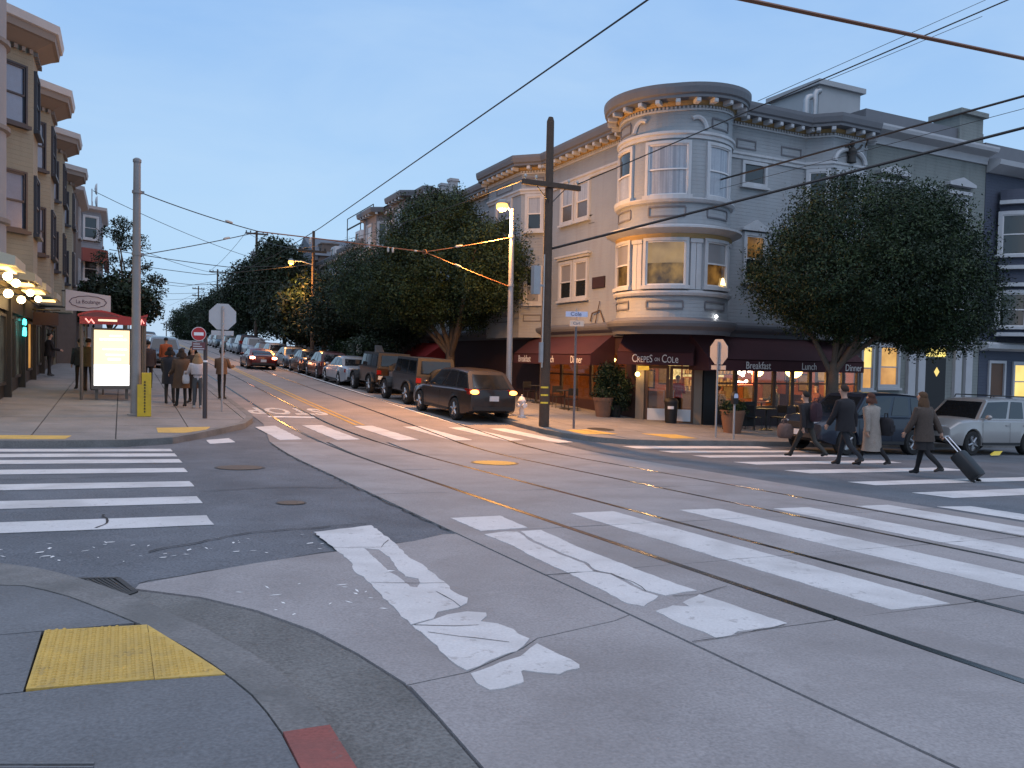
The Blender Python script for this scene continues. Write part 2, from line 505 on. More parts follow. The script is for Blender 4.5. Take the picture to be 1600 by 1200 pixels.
# far ground sheet
def grid_sheet(name, xs, ys, dz, m):
    vs = [(x, y, G(x, y) + dz) for y in ys for x in xs]
    nx = len(xs)
    fs = [(j * nx + i, j * nx + i + 1, (j + 1) * nx + i + 1, (j + 1) * nx + i) for j in range(len(ys) - 1) for i in range(nx - 1)]
    mb = MB(); mb.add(vs, fs)
    return tag(mb.build(name, m), kind='structure')
ys = [-60, -20, -8, 0, 6, 10, 14, 14.7] + [14.7 + .25 * k for k in range(1, 20)] + [20, 24, 30, 45, 70, 100, 132, 133, 150, 200, 300, 500, 900]
grid_sheet('ground', [-400, -60, -20, -3, 0, 3, 6, 9, 12, 20, 40, 80, 400], ys, -0.012, M_asph)
# street running up the hill: worn pale surface from the trackway edge on
mb = MB()
drape(mb, [(2.98, 18.35), (10.5, 18.35), (11.6, 24), (11.6, 132), (0.2, 132), (0.2, 46), (3.4, 44), (3.4, 22)], 0.0)
tag(mb.build('street', M_street), kind='structure')
mb = MB(); drape(mb, [(0.2, 132.05), (11.6, 132.05), (11.6, 260), (0.2, 260)], 0.0)
tag(mb.build('street', M_street), kind='structure')

# trackway slabs
RX = [4.26, 5.68, 7.52, 9.02]
trackway = structure('trackway', (6, 8, 0))
cols = [(2.99, 4.213), (4.297, 5.633), (5.717, 7.473), (7.557, 8.973), (9.057, 10.16)]
rows = [(-14, -9), (-9, -5.5), (-5.5, -2.2), (-2.2, 0.1), (0.1, 1.9), (1.9, 3.72), (3.72, 5.44), (5.44, 7.3), (7.3, 10.2), (10.2, 13.1), (13.1, 15.8), (15.8, 18.34)]
cells = []
def slab(poly, dz=0.008, m=None, parent=None, name='slab'):
    mb = MB(); drape(mb, poly, dz, 0.02)
    return mb.build(name, m or M_slab, parent)
g = 0.007
for ci, (x0, x1) in enumerate(cols):
    for a, b in rows:
        j = rnd.uniform(-.02, .02)
        poly = [(x0, a + g + j), (x1, a + g - j * .5), (x1, b - g - j * .5), (x0, b - g + j)]
        cells.append((x0, x1, a, b)); slab(poly, parent=trackway)
# corner slabs between the gutter and the trackway, broken along the old cracks
E1 = [(0.09, 5.93), (0.48, 5.57), (0.77, 5.14), (1.01, 4.61), (1.08, 4.36), (1.14, 4.14), (1.24, 3.64)]
crackC = [(1.235, 3.61), (1.58, 3.67), (2.01, 3.91), (2.17, 4.04), (2.8, 4.19), (2.965, 4.27)]
top = [(2.965, 7.26), (2.82, 7.26), (2.45, 7.01), (1.45, 6.68), (0.96, 6.49), (0.12, 6.06)]
slab([(x, y + .006) for x, y in crackC] + [(2.965, 4.29)] + top + E1, parent=trackway)
slab([(1.25, 3.59), (1.25, 3.21), (1.24, 2.74), (1.20, 1.9), (1.18, 0.3), (2.965, 0.3)] + [(x, y - .006) for x, y in reversed(crackC)], parent=trackway)
slab([(1.17, 0.28), (1.15, -4), (2.965, -4), (2.965, 0.28)], parent=trackway)
slab([(1.15, -4.02), (1.15, -14), (2.965, -14), (2.965, -4.02)], parent=trackway)
# gutter apron
KO = [(-0.79, 6.72), (-0.55, 6.5), (-0.38, 6.27), (-0.17, 5.93), (0.03, 5.54), (0.18, 5.22), (0.30, 4.9), (0.41, 4.66), (0.49, 4.42), (0.58, 4.18), (0.65, 3.93), (0.705, 3.66), (0.74, 3.37), (0.755, 3.14)]
apron = [(0.03, 5.56), (0.18, 5.24), (0.30, 4.92), (0.41, 4.68), (0.49, 4.44), (0.58, 4.2), (0.65, 3.95), (0.705, 3.67), (0.74, 3.38), (0.755, 3.14), (0.76, 2.6), (0.76, -14), (1.13, -14), (1.16, 0.3), (1.18, 1.9), (1.225, 2.74), (1.235, 3.21), (1.225, 3.64), (1.125, 4.14), (1.06, 4.36), (0.99, 4.6), (0.755, 5.12), (0.47, 5.55), (0.09, 5.89), (0.0, 5.75)]
mb = MB(); drape(mb, apron, 0.003)
tag(mb.build('gutter', M_apron), kind='structure')

# rails
RSH = [-0.32, -0.5, 0.1, 0.2]
lab = ['steel tram rail nearest the camera, set in the concrete', 'second steel tram rail from the camera, catching orange lamplight', 'third steel tram rail from the camera, left of the far one', 'steel tram rail farthest from the camera, nearest the right kerb']
for i, x in enumerate(RX):
    pts = [(x, y) for y in np.arange(-14, 15.1, 1.0)]
    for y in np.arange(15.5, 132, 0.5 if False else 1.0):
        t = min(1, max(0, (y - 15) / 8)); t = t * t * (3 - 2 * t)
        pts.append((x + RSH[i] * t, y))
    r = thing('tram_rail', lab[i], 'rail', (x, 10, G(x, 10)))
    mb = MB(); strip(mb, pts, 0.085, 0.0045); gr = mb.build('flangeway', M_groove, r)
    mb = MB(); strip(mb, [(p[0] - .012, p[1]) for p in pts], 0.062, 0.0105); mb.build('rail_head', M_rail, r)
# cracks beyond the slab joints
def cracks(name, lines, w=0.006, dz=0.0145, jag=0.012):
    mb = MB()
    for ln in lines: strip(mb, ln, w, dz, jag, 0.12)
    return tag(mb.build(name, M_crack), kind='structure')
cracks('pavement_cracks', [
    [(1.62, 4.36), (1.75, 4.2), (1.83, 4.16), (1.98, 4.02)], [(1.59, 4.5), (1.8, 4.42), (1.95, 4.38)],
    [(3.4, 5.42), (3.5, 5.3), (3.5, 5.0), (3.44, 4.75)], [(1.66, 6.9), (1.9, 6.84), (2.06, 6.8), (2.23, 7.1)], [(1.63, 5.6), (1.85, 5.5), (2.14, 5.42)], [(1.99, 5.2), (2.02, 4.95), (2.0, 4.8)],
    [(3.0, 3.67), (3.3, 3.66), (3.8, 3.75)], [(3.0, 5.38), (3.2, 5.42)], [(3.55, 4.56), (3.76, 4.55), (4.13, 4.67)]])
cracks('asphalt_cracks', [[(-0.2, 8.5), (-0.1, 8.9), (-0.16, 9.3)], [(-1.4, 8.4), (-1.45, 8.9)], [(0.1, 6.1), (1.45, 6.72), (2.45, 7.05), (2.84, 7.3)], [(0.9, 11), (2.0, 11.2), (2.9, 11.0)], [(2.98, 7.4), (2.96, 10), (2.97, 14), (2.98, 18)],
    [(10.18, 5), (10.17, 9), (10.18, 14), (10.5, 18.3)], [(0.2, 7.2), (1.1, 7.9), (2.3, 8.1)], [(-3, 12.8), (-1, 12.6), (0.5, 12.9)]], 0.02, 0.0, 0.03)

# ---- painted crosswalks
A1 = [(1.67, 7.68), (2.3, 7.91), (2.25, 7.12), (2.22, 6.79), (2.17, 6.35), (2.19, 6.06), (2.16, 5.7), (2.14, 5.4), (2.1, 5.24), (2.13, 4.98), (2.08, 4.87), (1.98, 4.78), (1.82, 4.73), (1.74, 4.6), (1.57, 4.53), (1.57, 4.71), (1.59, 4.94), (1.59, 5.16), (1.61, 5.41), (1.62, 5.71), (1.62, 6.05), (1.67, 6.29), (1.67, 6.76)]
A1h = [(1.91, 6.82), (2.02, 6.72), (2.02, 6.4), (1.94, 5.91), (1.93, 5.7), (2.0, 5.61), (1.97, 5.49), (1.9, 5.36), (1.86, 5.4), (1.87, 5.59), (1.86, 5.94), (1.89, 6.31)]
A2 = [(1.57, 4.51), (1.74, 4.58), (1.85, 4.65), (2.0, 4.68), (2.1, 4.61), (2.08, 4.55), (1.99, 4.45), (2.07, 4.37), (2.11, 4.24), (2.1, 4.14), (2.12, 4.04), (2.03, 3.94), (1.95, 3.87), (1.75, 3.79), (1.58, 3.69), (1.56, 3.86), (1.57, 4.18), (1.58, 4.37)]
A3 = [(1.58, 3.64), (1.73, 3.70), (1.93, 3.79), (2.12, 3.95), (2.14, 3.82), (2.17, 3.56), (2.14, 3.52), (2.0, 3.48), (1.93, 3.52), (1.85, 3.59), (1.83, 3.58), (1.8, 3.49), (1.78, 3.44), (1.65, 3.4), (1.58, 3.41), (1.56, 3.51)]
B0 = [(3.26, 8.14), (3.87, 8.16), (3.82, 7.38), (3.49, 7.35), (3.26, 7.32), (3.26, 7.83)]
B1L = [(3.22, 7.14), (3.48, 7.22), (3.6, 7.18), (3.5, 6.68), (3.47, 6.07), (3.49, 5.7), (3.41, 5.42), (3.18, 5.44), (3.19, 5.99), (3.24, 6.52)]
B1R = [(3.65, 7.2), (3.89, 7.21), (3.8, 6.3), (3.8, 5.52), (3.79, 5.01), (3.82, 4.64), (3.69, 4.64), (3.5, 4.6), (3.45, 4.79), (3.49, 5.07), (3.51, 5.3), (3.45, 5.44), (3.53, 5.73), (3.52, 6.14), (3.55, 6.73)]
B1b = [(3.18, 5.41), (3.4, 5.4), (3.48, 5.28), (3.45, 5.02), (3.41, 4.75), (3.44, 4.6), (3.18, 4.41), (3.11, 4.51), (3.15, 4.9)]
B2 = [(3.18, 4.28), (3.38, 4.36), (3.48, 4.3), (3.5, 4.4), (3.77, 4.55), (3.83, 3.77), (3.66, 3.73), (3.4, 3.74), (3.31, 3.69), (3.18, 3.67), (3.19, 3.8), (3.16, 3.98)]
def rough_edge(poly, amp=0.012, step=0.09):
    out = []
    n = len(poly)
    for i in range(n):
        a, b = poly[i], poly[(i + 1) % n]
        L = math.hypot(b[0] - a[0], b[1] - a[1]); k = max(1, int(L / step))
        for q in range(k):
            t = q / k; j = amp if q else amp * .3
            out.append((a[0] + (b[0] - a[0]) * t + rnd.uniform(-j, j), a[1] + (b[1] - a[1]) * t + rnd.uniform(-j, j)))
    return out
def stripe(parent, polys, dz=0.012, cut=True, amp=0.01, step=0.1):
    mb = MB()
    for p in polys:
        hole = []
        if isinstance(p, tuple) and isinstance(p[0], list): p, hole = p[0], [rough_edge(p[1], .008, .06)]
        if hole: drape(mb, rough_edge(p, amp, step), dz, 0.004, hole); continue
        if cut:
            for c in cells:
                if c[3] < min(q[1] for q in p) or c[2] > max(q[1] for q in p): continue
                k = clip_rect(p, c[0], c[1], c[2] + g, c[3] - g)
                if k: drape(mb, rough_edge(k, amp, step), dz, 0.004)
        else: drape(mb, rough_edge(p, amp, step), dz, 0.004)
    return mb.build('stripe', M_paint, parent)
cw = structure('crosswalk', (5, 6, 0))
stripe(cw, [(A1, A1h), A2, A3], cut=False, amp=.012, step=.07)
stripe(cw, [B0, B1L, B1R, B1b, B2], cut=False, amp=.008, step=.07)
stripe(cw, [[(4.78, 8.13), (5.38, 8.14), (5.38, 3.74), (4.80, 3.77)]])
stripe(cw, [[(6.30, 8.03), (6.90, 8.0), (6.92, 3.74), (6.32, 3.75)]])
stripe(cw, [[(7.68, 7.84), (8.28, 7.82), (8.29, 3.8), (7.70, 3.8)]])
stripe(cw, [[(9.10, 7.75), (9.70, 7.73), (9.70, 3.8), (9.12, 3.8)]])
stripe(cw, [[(10.43, 7.5), (11.03, 7.4), (11.05, 3.8), (10.45, 3.8)]], dz=-0.004, cut=False)
cw = structure('crosswalk', (6, 20, 0))
for p in ([(3.08, 21.2), (3.63, 21.54), (3.80, 18.88), (3.26, 18.72)], [(4.35, 21.68), (4.92, 21.8), (5.18, 18.9), (4.6, 18.75)], [(5.75, 21.66), (6.32, 21.8), (6.68, 18.91), (6.12, 18.76)], [(7.17, 21.66), (7.74, 21.76), (8.12, 18.87), (7.53, 18.77)], [(8.51, 21.57), (9.05, 21.7), (9.63, 18.92), (9.05, 18.73)], [(9.75, 21.43), (10.28, 21.5), (10.9, 18.5), (10.36, 18.35)]):
    stripe(cw, [p], 0.007, False, .015, .15)
stripe(cw, [[(1.68, 18.75), (2.2, 19.1), (2.25, 18.38), (1.7, 18.08)]], -0.004, False)
cw = structure('crosswalk', (-2, 12, 0))
for y1, y0, xe in ((9.02, 8.42, .82), (10.52, 9.93, .84), (12.1, 11.5, .87), (13.92, 13.3, .91), (15.42, 14.82, .93), (16.42, 15.9, .91), (17.2, 16.78, .88)):
    stripe(cw, [[(-9, y1), (xe, y1), (xe + .02, y0), (-9, y0)]], -0.004, False, .008, .3)
cw = structure('crosswalk', (14, 12, 0))
for y1, y0, x0, x1 in ((17.72, 17.2, 11.95, 16.7), (16.66, 16.22, 12.35, 17.5), (15.55, 15.02, 12.55, 17.3), (13.95, 13.35, 12.42, 17.2), (12.2, 11.6, 12.2, 17.1), (10.25, 9.75, 11.8, 17.0), (8.8, 8.15, 11.6, 17.0)):
    stripe(cw, [[(x0, y1), (x1, y1), (x1, y0), (x0 + .1, y0)]], -0.004, False, .01, .3)
# STOP lettering for oncoming traffic, limit line, centre line, parking line
mb = MB()
t = text_mesh('STOP', 1.15, 0.0001, 1.1, 1.0, 0.035)
for f in t.f:
    pts = []
    for i in f:
        x, _, z = t.v[i]
        X, Y = 4.62 - x * 0.80, 25.55 - z * 2.3
        pts.append((X, Y, G(X, Y) + 0.006))
    mb.poly(pts)
road_marks = structure('road_markings', (5, 24, 0))
mb.build('stop_lettering', M_fresh, road_marks)
mb = MB(); drape(mb, rough_edge([(3.8, 23.9), (5.15, 23.9), (5.15, 23.62), (3.8, 23.62)], .02, .15), 0.006); mb.build('limit_line', M_fresh, road_marks)
mb = MB()
for dx in (-.11, .11): strip(mb, [(6.0 + dx, 21.9), (5.95 + dx, 28), (6.0 + dx, 40), (6.1 + dx, 60), (6.1 + dx, 131)], 0.1, 0.006)
mb.build('centre_line', M_yel, road_marks)
mb = MB(); strip(mb, [(9.22, 22.1), (9.1, 25.5), (9.3, 34.7), (9.6, 58), (9.6, 131)], 0.11, 0.006)
mb.build('parking_line', M_fresh, road_marks)

# ---- near sidewalk, kerb, tactile paving, drain
KI = [(-0.70, 6.02), (-0.55, 5.95), (-0.43, 5.8), (-0.28, 5.58), (-0.17, 5.37), (-0.02, 5.08), (0.12, 4.79), (0.22, 4.55), (0.32, 4.29), (0.40, 4.04), (0.47, 3.79), (0.52, 3.58), (0.55, 3.37), (0.572, 3.14)]
nw = structure('sidewalk', (-1, 3, 0))
out = [(-14, 6.25), (-3, 6.2), (-1.2, 6.15)] + [(x - .006, y - .006) for x, y in KI] + [(0.58, 2.6), (0.585, -12), (-14, -12)]
tact_cut = []
for a, b in ((-12, -8), (-8, -4), (-4, -1.6), (-1.6, 0.6), (0.6, 2.3), (2.3, 3.96), (3.96, 4.87), (4.87, 6.3)):
    for x0, x1 in ((-14, -5), (-5, -2.4), (-2.4, 0.75)):
        if a > 2 and x1 > 0: pass
        k = clip_rect(out, x0 + .006, x1 - .006, a + .006, b - .006)
        if k:
            if 3.9 < a < 4 and x1 > 0:      # leave the tactile mat's bay free
                k = clip_rect(out, x0 + .006, -0.375, a + .006, b - .006)
            slab(k, 0.07, M_walkd, nw)
kerb = structure('kerb', (0, 4, 0))
def kerb_run(parent, O, I, dz, m, name='kerb_stone', depth=0.16):
    mb = MB()
    for i in range(len(O) - 1):
        a, b, c, d = O[i], O[i + 1], I[i + 1], I[i]
        T = [(p[0], p[1], G(*p) + dz) for p in (a, b, c, d)]; Bm = [(p[0], p[1], G(*p) + dz - depth) for p in (a, b, c, d)]
        mb.hexa(Bm + T)
    return mb.build(name, m, parent)
KO2 = [(-14, 6.95), (-3, 6.9), (-1.2, 6.82)] + KO; KI2 = [(-14, 6.26), (-3, 6.21), (-1.2, 6.16)] + KI
kerb_run(kerb, KO2, KI2, 0.074, M_kerb)
kerb_run(kerb, [KO[-1], (0.76, 2.6), (0.76, 1.0), (0.76, -1)], [KI[-1], (0.58, 2.6), (0.585, 1.0), (0.585, -1)], 0.078, M_kerbred, label if False else 'kerb_stone')
kerb_run(kerb, [(0.76, -1.01), (0.76, -12)], [(0.585, -1.01), (0.585, -12)], 0.078, M_kerb)
# tactile mat: two panels with truncated domes
tm = thing('tactile_paving', 'large yellow tactile mat on the near corner beside the drain', 'tactile paving', (0, 4.3, G(0, 4.3)))
panels = [[(-0.36, 4.865), (0.134, 4.80), (0.139, 3.92), (-0.365, 3.975)], [(0.137, 4.79), (0.235, 4.50), (0.31, 4.28), (0.39, 4.03), (0.44, 3.87), (0.142, 3.915)]]
for pn in panels:
    mb = MB(); drape(mb, pn, 0.076, 0.03); p = mb.build('panel', M_tact, tm)
    db = MB()
    for i in range(60):
        for j in range(60):
            x, y = -0.34 + i * 0.036, 3.94 + j * 0.036
            k = all((pn[(q + 1) % len(pn)][0] - pn[q][0]) * (y - pn[q][1]) - (pn[(q + 1) % len(pn)][1] - pn[q][1]) * (x - pn[q][0]) < -0.006 for q in range(len(pn)))
            if k:
                z = G(x, y) + 0.076
                vs = [(x + .0125 * math.cos(a), y + .0125 * math.sin(a), z) for a in np.arange(0, 2 * PI - .1, PI / 3)] + [(x + .007 * math.cos(a), y + .007 * math.sin(a), z + .008) for a in np.arange(0, 2 * PI - .1, PI / 3)]
                db.add(vs, [(6, 7, 8, 9, 10, 11)] + [(q, (q + 1) % 6, 6 + (q + 1) % 6, 6 + q) for q in range(6)])
    db.build('dome', M_tact, p, kind='stuff')
# storm drain grate
dg_ = thing('drain_grate', 'cast iron storm drain grate in the gutter by the near kerb', 'drain', (-0.1, 6.0, G(-.1, 6)))
A_, B_, C_, D_ = Vector((-0.36, 6.36)), Vector((-0.02, 6.28)), Vector((0.09, 5.84)), Vector((-0.06, 5.66))
mb = MB(); drape(mb, [tuple(A_), tuple(B_), tuple(C_), tuple(D_)], -0.006); mb.build('dark_sheet', M_draindark, dg_)  # flat black sheet paints the darkness below the grate
def bar3(mb, a, b, w, z0, z1):
    d = (b - a).normalized(); nn = Vector((-d.y, d.x)) * w / 2
    P = [a + nn, b + nn, b - nn, a - nn]
    mb.hexa([(p.x, p.y, G(p.x, p.y) + z0) for p in P] + [(p.x, p.y, G(p.x, p.y) + z1) for p in P])
mb = MB()
for p, q in ((A_, B_), (B_, C_), (C_, D_), (D_, A_)): bar3(mb, p, q, 0.035, -0.01, 0.012)
mb.build('frame', M_iron, dg_)
for k in range(1, 10):
    t = k / 10
    mb = MB(); bar3(mb, A_.lerp(B_, t * .9 + .05), D_.lerp(C_, t * .9 + .05), 0.017, -0.012, 0.010); mb.build('bar', M_iron, dg_)
# ribbed vault cover at the picture's lower left
vc = thing('vault_cover', 'ribbed grey utility vault cover on the near sidewalk, lower left', 'utility cover', (-0.5, 2.6, G(-.5, 2.6)))
q = [(-1.3, 3.62), (-0.42, 3.30), (-0.05, 3.02), (-0.12, 2.0), (-1.3, 2.0)]
M_vault = mat('vault cover', (0.17, 0.17, 0.175), 0.6, 0.2, 4, 60, 0.2, metal=0.3)
mb = MB(); drape(mb, q, 0.073); mb.build('plate', M_vault, vc)
mb = MB()
for k in range(40):
    d = 0.03 * k
    a = Vector((-1.3, 3.60 - d)); b = Vector((-0.08 - d * .05, 3.12 - d))
    if b.y < 2.05: break
    bar3(mb, a, b, 0.012, 0.073, 0.079)
mb.build('rib', M_vault, vc, kind='stuff')

# manholes
def manhole(x, y, r, label, m, dz, inner=None):
    t = thing('manhole_cover', label, 'manhole', (x, y, G(x, y)))
    def disc(rr, z, n=28): return [(x + rr * math.cos(2 * PI * k / n), y + rr * math.sin(2 * PI * k / n)) for k in range(n)]
    mb = MB(); drape(mb, disc(r * 1.12, 0), dz); mb.build('ring', M_iron, t)
    mb = MB(); drape(mb, disc(r, 0), dz + .004, .004); mb.build('lid', inner or m, t)
manhole(6.55, 14.1, 0.42, 'yellowish round manhole cover between the tram tracks', M_rust, 0.012, mat('yellow cover', (0.42, 0.27, 0.06), .6, .2, 6, 60, metal=.2))
manhole(1.78, 13.9, 0.36, 'rusty manhole cover in the left asphalt beyond the striped crossing', M_rust, -0.006)
manhole(1.84, 9.75, 0.16, 'small round valve cover in the asphalt in front of the left crossing', M_rust, -0.006)
manhole(13.1, 20.6, 0.42, 'dark round cover in the far sidewalk before the cafe door', M_iron, 0.118)

# ---- far left sidewalk (bulb-out corner) and far right sidewalk
LWO = [(-14, 17.45), (-2.0, 17.45), (-0.99, 17.5), (0.12, 17.62), (0.97, 18.11), (1.41, 18.75), (2.13, 19.9), (2.8, 21.0), (3.15, 22.2), (3.28, 23.1), (3.28, 43.5), (2.9, 44.6), (1.0, 45.6), (0.75, 46.5), (0.75, 132)]
def offset_in(P, d):
    out = []
    for i in range(len(P)):
        a = Vector(P[max(i - 1, 0)]); b = Vector(P[i]); c = Vector(P[min(i + 1, len(P) - 1)])
        t = (c - a).normalized(); nrm = Vector((-t.y, t.x))
        out.append((b.x + nrm.x * d, b.y + nrm.y * d))
    return out
LWI = offset_in(LWO, 0.17)
lw = structure('sidewalk', (-1, 30, 0))
lk = structure('kerb', (2, 30, 0))
def split_kerb(parent, O, I, dz, m):
    O2 = [O[0]]; I2 = [I[0]]
    for k in range(1, len(O)):
        L = math.hypot(O[k][0] - O[k - 1][0], O[k][1] - O[k - 1][1]); nseg = max(1, int(L / 3)) if min(O[k][1], O[k - 1][1]) < 60 else 1
        for j in range(1, nseg + 1):
            t = j / nseg
            O2.append((O[k - 1][0] + (O[k][0] - O[k - 1][0]) * t, O[k - 1][1] + (O[k][1] - O[k - 1][1]) * t)); I2.append((I[k - 1][0] + (I[k][0] - I[k - 1][0]) * t, I[k - 1][1] + (I[k][1] - I[k - 1][1]) * t))
    for k in range(0, len(O2) - 1, 2):
        kerb_run(parent, O2[k:k + 3], I2[k:k + 3], dz, m)
split_kerb(lk, LWO, LWI, 0.125, M_kerb)
lout = LWI + [(-6, 132), (-6, 60), (-14, 60)]
def panels_of(parent, outline, xs, ys, dz, m, gap=0.008):
    for a, b in zip(ys[:-1], ys[1:]):
        for c, d in zip(xs[:-1], xs[1:]):
            k = clip_rect(outline, c + gap, d - gap, a + gap, b - gap)
            if k: slab(k, dz, m, parent)
panels_of(lw, lout, [-14, -6, -3.1, -1.6, -0.1, 1.4, 2.9, 4], [17.2, 18.9, 20.3, 21.8, 23.3, 24.8, 26.3, 27.8, 29.5, 31.5, 34, 37, 40, 44, 50, 60, 80, 100, 132], 0.12, M_walk, 0.012)
mb = MB(); drape(mb, lout, 0.10); mb.build('bedding', mat('joint', (0.06, 0.058, 0.056), 0.95), lw)
RWO = [(11.35, 132), (11.35, 26.5), (11.1, 24), (10.95, 22), (11.0, 20.6), (11.2, 19.6), (11.7, 18.7), (12.4, 18.2), (13.4, 17.95), (15.0, 18.0), (17.5, 17.75), (20, 17.5), (34, 17.3), (60, 17.2)]
RWI = offset_in(RWO, 0.17)
rw = structure('sidewalk', (14, 24, 0))
rk = structure('kerb', (12, 24, 0))
split_kerb(rk, RWO, RWI, 0.125, M_kerb)
rout = RWI + [(60, 26), (20, 26), (20, 132)]
panels_of(rw, rout, [11, 12.6, 14.2, 15.8, 17.5, 19.2, 21, 24, 28, 34, 46, 60], [17, 18.6, 20.1, 21.6, 23.2, 26, 29, 33, 40, 60, 132], 0.12, M_walk, 0.012)
mb = MB(); drape(mb, rout, 0.10); mb.build('bedding', MATS['joint'], rw)
def tact_small(poly, label, dz=0.126):
    c = (sum(p[0] for p in poly) / len(poly), sum(p[1] for p in poly) / len(poly))
    t = thing('tactile_paving', label, 'tactile paving', (c[0], c[1], G(*c)))
    mb = MB(); drape(mb, poly, dz, 0.02); p = mb.build('panel', M_tact, t)
tact_small([(-2.15, 18.35), (-0.9, 18.35), (-0.98, 17.75), (-2.1, 17.75)], 'yellow tactile mat at the far left kerb, at the picture edge')
tact_small([(0.72, 19.85), (1.9, 20.15), (1.75, 19.55), (1.25, 19.0), (0.72, 19.0)], 'yellow tactile mat on the far left corner below the stop sign')
tact_small([(11.7, 20.3), (12.55, 20.5), (12.95, 19.45), (11.75, 19.35)], 'yellow tactile mat at the foot of the street name pole')
tact_small([(13.9, 19.6), (15.05, 19.45), (15.1, 18.55), (14.2, 18.5)], 'yellow tactile mat on the right corner before the cafe')

# flecks of old paint and litter by the gutter
mb = MB(); rf = random.Random(9)
for k in range(70):
    if k < 34: x, y = rf.uniform(-.6, 2.2), rf.uniform(6.9, 7.8); dz = -.007
    elif k < 46: x, y = rf.uniform(-3, 1), rf.uniform(7.0, 8.2); dz = -.007
    else: x, y = rf.uniform(.7, 1.9), rf.uniform(4.9, 6.2); dz = .0095
    L_, a = rf.uniform(.01, .05), rf.uniform(0, 3.1); c_, s_ = math.cos(a), math.sin(a); w_ = L_ * rf.uniform(.15, .5)
    pts = [(x + c_ * L_ * u - s_ * w_ * v, y + s_ * L_ * u + c_ * w_ * v) for u, v in ((-1, 0), (-.2, 1), (1, .3), (.3, -1))]
    mb.poly([(p[0], p[1], G(*p) + dz) for p in pts])
tag(mb.build('paint_flecks', M_fresh), kind='stuff')
# ================================================================== BUILDINGS
M_grey = mat('blue grey clapboard', (0.285, 0.308, 0.328), 0.75, 0.08, 1.5, 50, siding=0.125, stain_fold=(0.25, 0.255, 0.26), stain_fold_amt=0.5, stain_fold_scale=2.2, stretch=0.12)
M_greyd = mat('grey painted panel', (0.33, 0.345, 0.36), 0.7, 0.08, 1.5)
M_trim = mat('white painted trim', (0.47, 0.49, 0.515), 0.6, 0.1, 3, 50, stain_fold=(0.38, 0.38, 0.38), stain_fold_amt=0.45, stain_fold_scale=3, stretch=.2)
M_sash = mat('white sash paint', (0.62, 0.62, 0.63), 0.5, 0.05)
M_corn = mat('dark grey cornice paint', (0.13, 0.135, 0.15), 0.6, 0.12, 2)
M_ochre = mat('ochre band', (0.33, 0.23, 0.10), 0.7, 0.12, 3)
M_line = mat('dark grey moulding', (0.14, 0.14, 0.155), 0.6)
M_roof = mat('tar roof', (0.05, 0.05, 0.052), 0.9)
M_maroon = mat('dark maroon shopfront paint', (0.045, 0.022, 0.022), 0.6, 0.15, 3)
M_brownw = mat('dark stained wood', (0.10, 0.045, 0.02), 0.5, 0.2, 4)
M_postgrey = mat('grey brown pilaster', (0.20, 0.165, 0.13), 0.7, 0.1, 3)
M_glassd = glass_mat('dark window glass')
M_curtain = mat('lace curtain behind glass', (0.33, 0.355, 0.40), 0.25, 0.14, 9, 30, spec=0.8, stain_fold=(0.17, 0.19, 0.23), stain_fold_amt=0.75, stain_fold_scale=8, stretch=0.03)  # darker vertical streaks paint the shade in the curtain folds
M_blind = mat('roller blind behind glass', (0.26, 0.26, 0.27), 0.3, 0.08, 3, spec=0.8)
M_warmdim = lit_mat('dim amber room', (0.05, 0.022, 0.006), (0.42, 0.20, 0.04), 0.45, 2.2)
M_warm = lit_mat('amber lit room', (0.45, 0.20, 0.05), (0.75, 0.38, 0.10), 0.8, 1.5)
M_warmy = lit_mat('yellow lit room', (0.85, 0.58, 0.14), (1.0, 0.74, 0.22), 0.95, 1.2)
M_awn = mat('burgundy awning canvas', (0.060, 0.016, 0.021), 0.85, 0.12, 4, 80, stain_fold=(0.04, 0.013, 0.016), stain_fold_amt=0.4)
M_lett = mat('cream lettering', (0.72, 0.70, 0.68), 0.7)

def rect_frame(mb, F, u0, u1, z0, z1, w, n0, n1, bottom=None):
    mb.fbox(F, u0, u0 + w, n0, n1, z0, z1); mb.fbox(F, u1 - w, u1, n0, n1, z0, z1)
    mb.fbox(F, u0 + w, u1 - w, n0, n1, z1 - w, z1)
    mb.fbox(F, u0 + w, u1 - w, n0, n1, z0, z0 + (bottom or w))
def window(parent, F, u0, u1, z0, z1, pane=None, frame=None, casing=0.12, sash=True, sill=True, hood=0, proud=0.075, cols=1):
    """double-hung sash: casing, sill, two sashes, two panes behind"""
    mb = MB()
    rect_frame(mb, F, u0 - casing, u1 + casing, z0 - 0.02, z1 + casing, casing, 0.0, proud)
    if sill: mb.fbox(F, u0 - casing - .06, u1 + casing + .06, 0.0, proud + .07, z0 - 0.11, z0 - 0.02)
    if hood: mb.fbox(F, u0 - casing - .08, u1 + casing + .08, 0.0, proud + .12, z1 + casing, z1 + casing + hood)
    w = mb.build('window', frame or M_trim, parent)
    zm = (z0 + z1) / 2
    if sash:
        mb = MB()
        rect_frame(mb, F, u0, u1, zm - .02, z1, 0.045, 0.012, 0.05)
        rect_frame(mb, F, u0, u1, z0 - .02 + .02, zm + .02, 0.045, 0.012, 0.03)
        for k in range(1, cols):
            uu = u0 + (u1 - u0) * k / cols
            mb.fbox(F, uu - .015, uu + .015, .012, .03, z0, zm)
        mb.build('sash', frame or M_sash, w)
    pm = pane if isinstance(pane, (list, tuple)) else (pane or M_glassd, pane or M_glassd)
    mb = MB(); mb.fbox(F, u0 + .03, u1 - .03, 0.004, 0.011, z0 + .0, zm); mb.build('pane', pm[0], w)
    mb = MB(); mb.fbox(F, u0 + .03, u1 - .03, 0.004, 0.011, zm + .001, z1); mb.build('pane', pm[1], w)
    return w
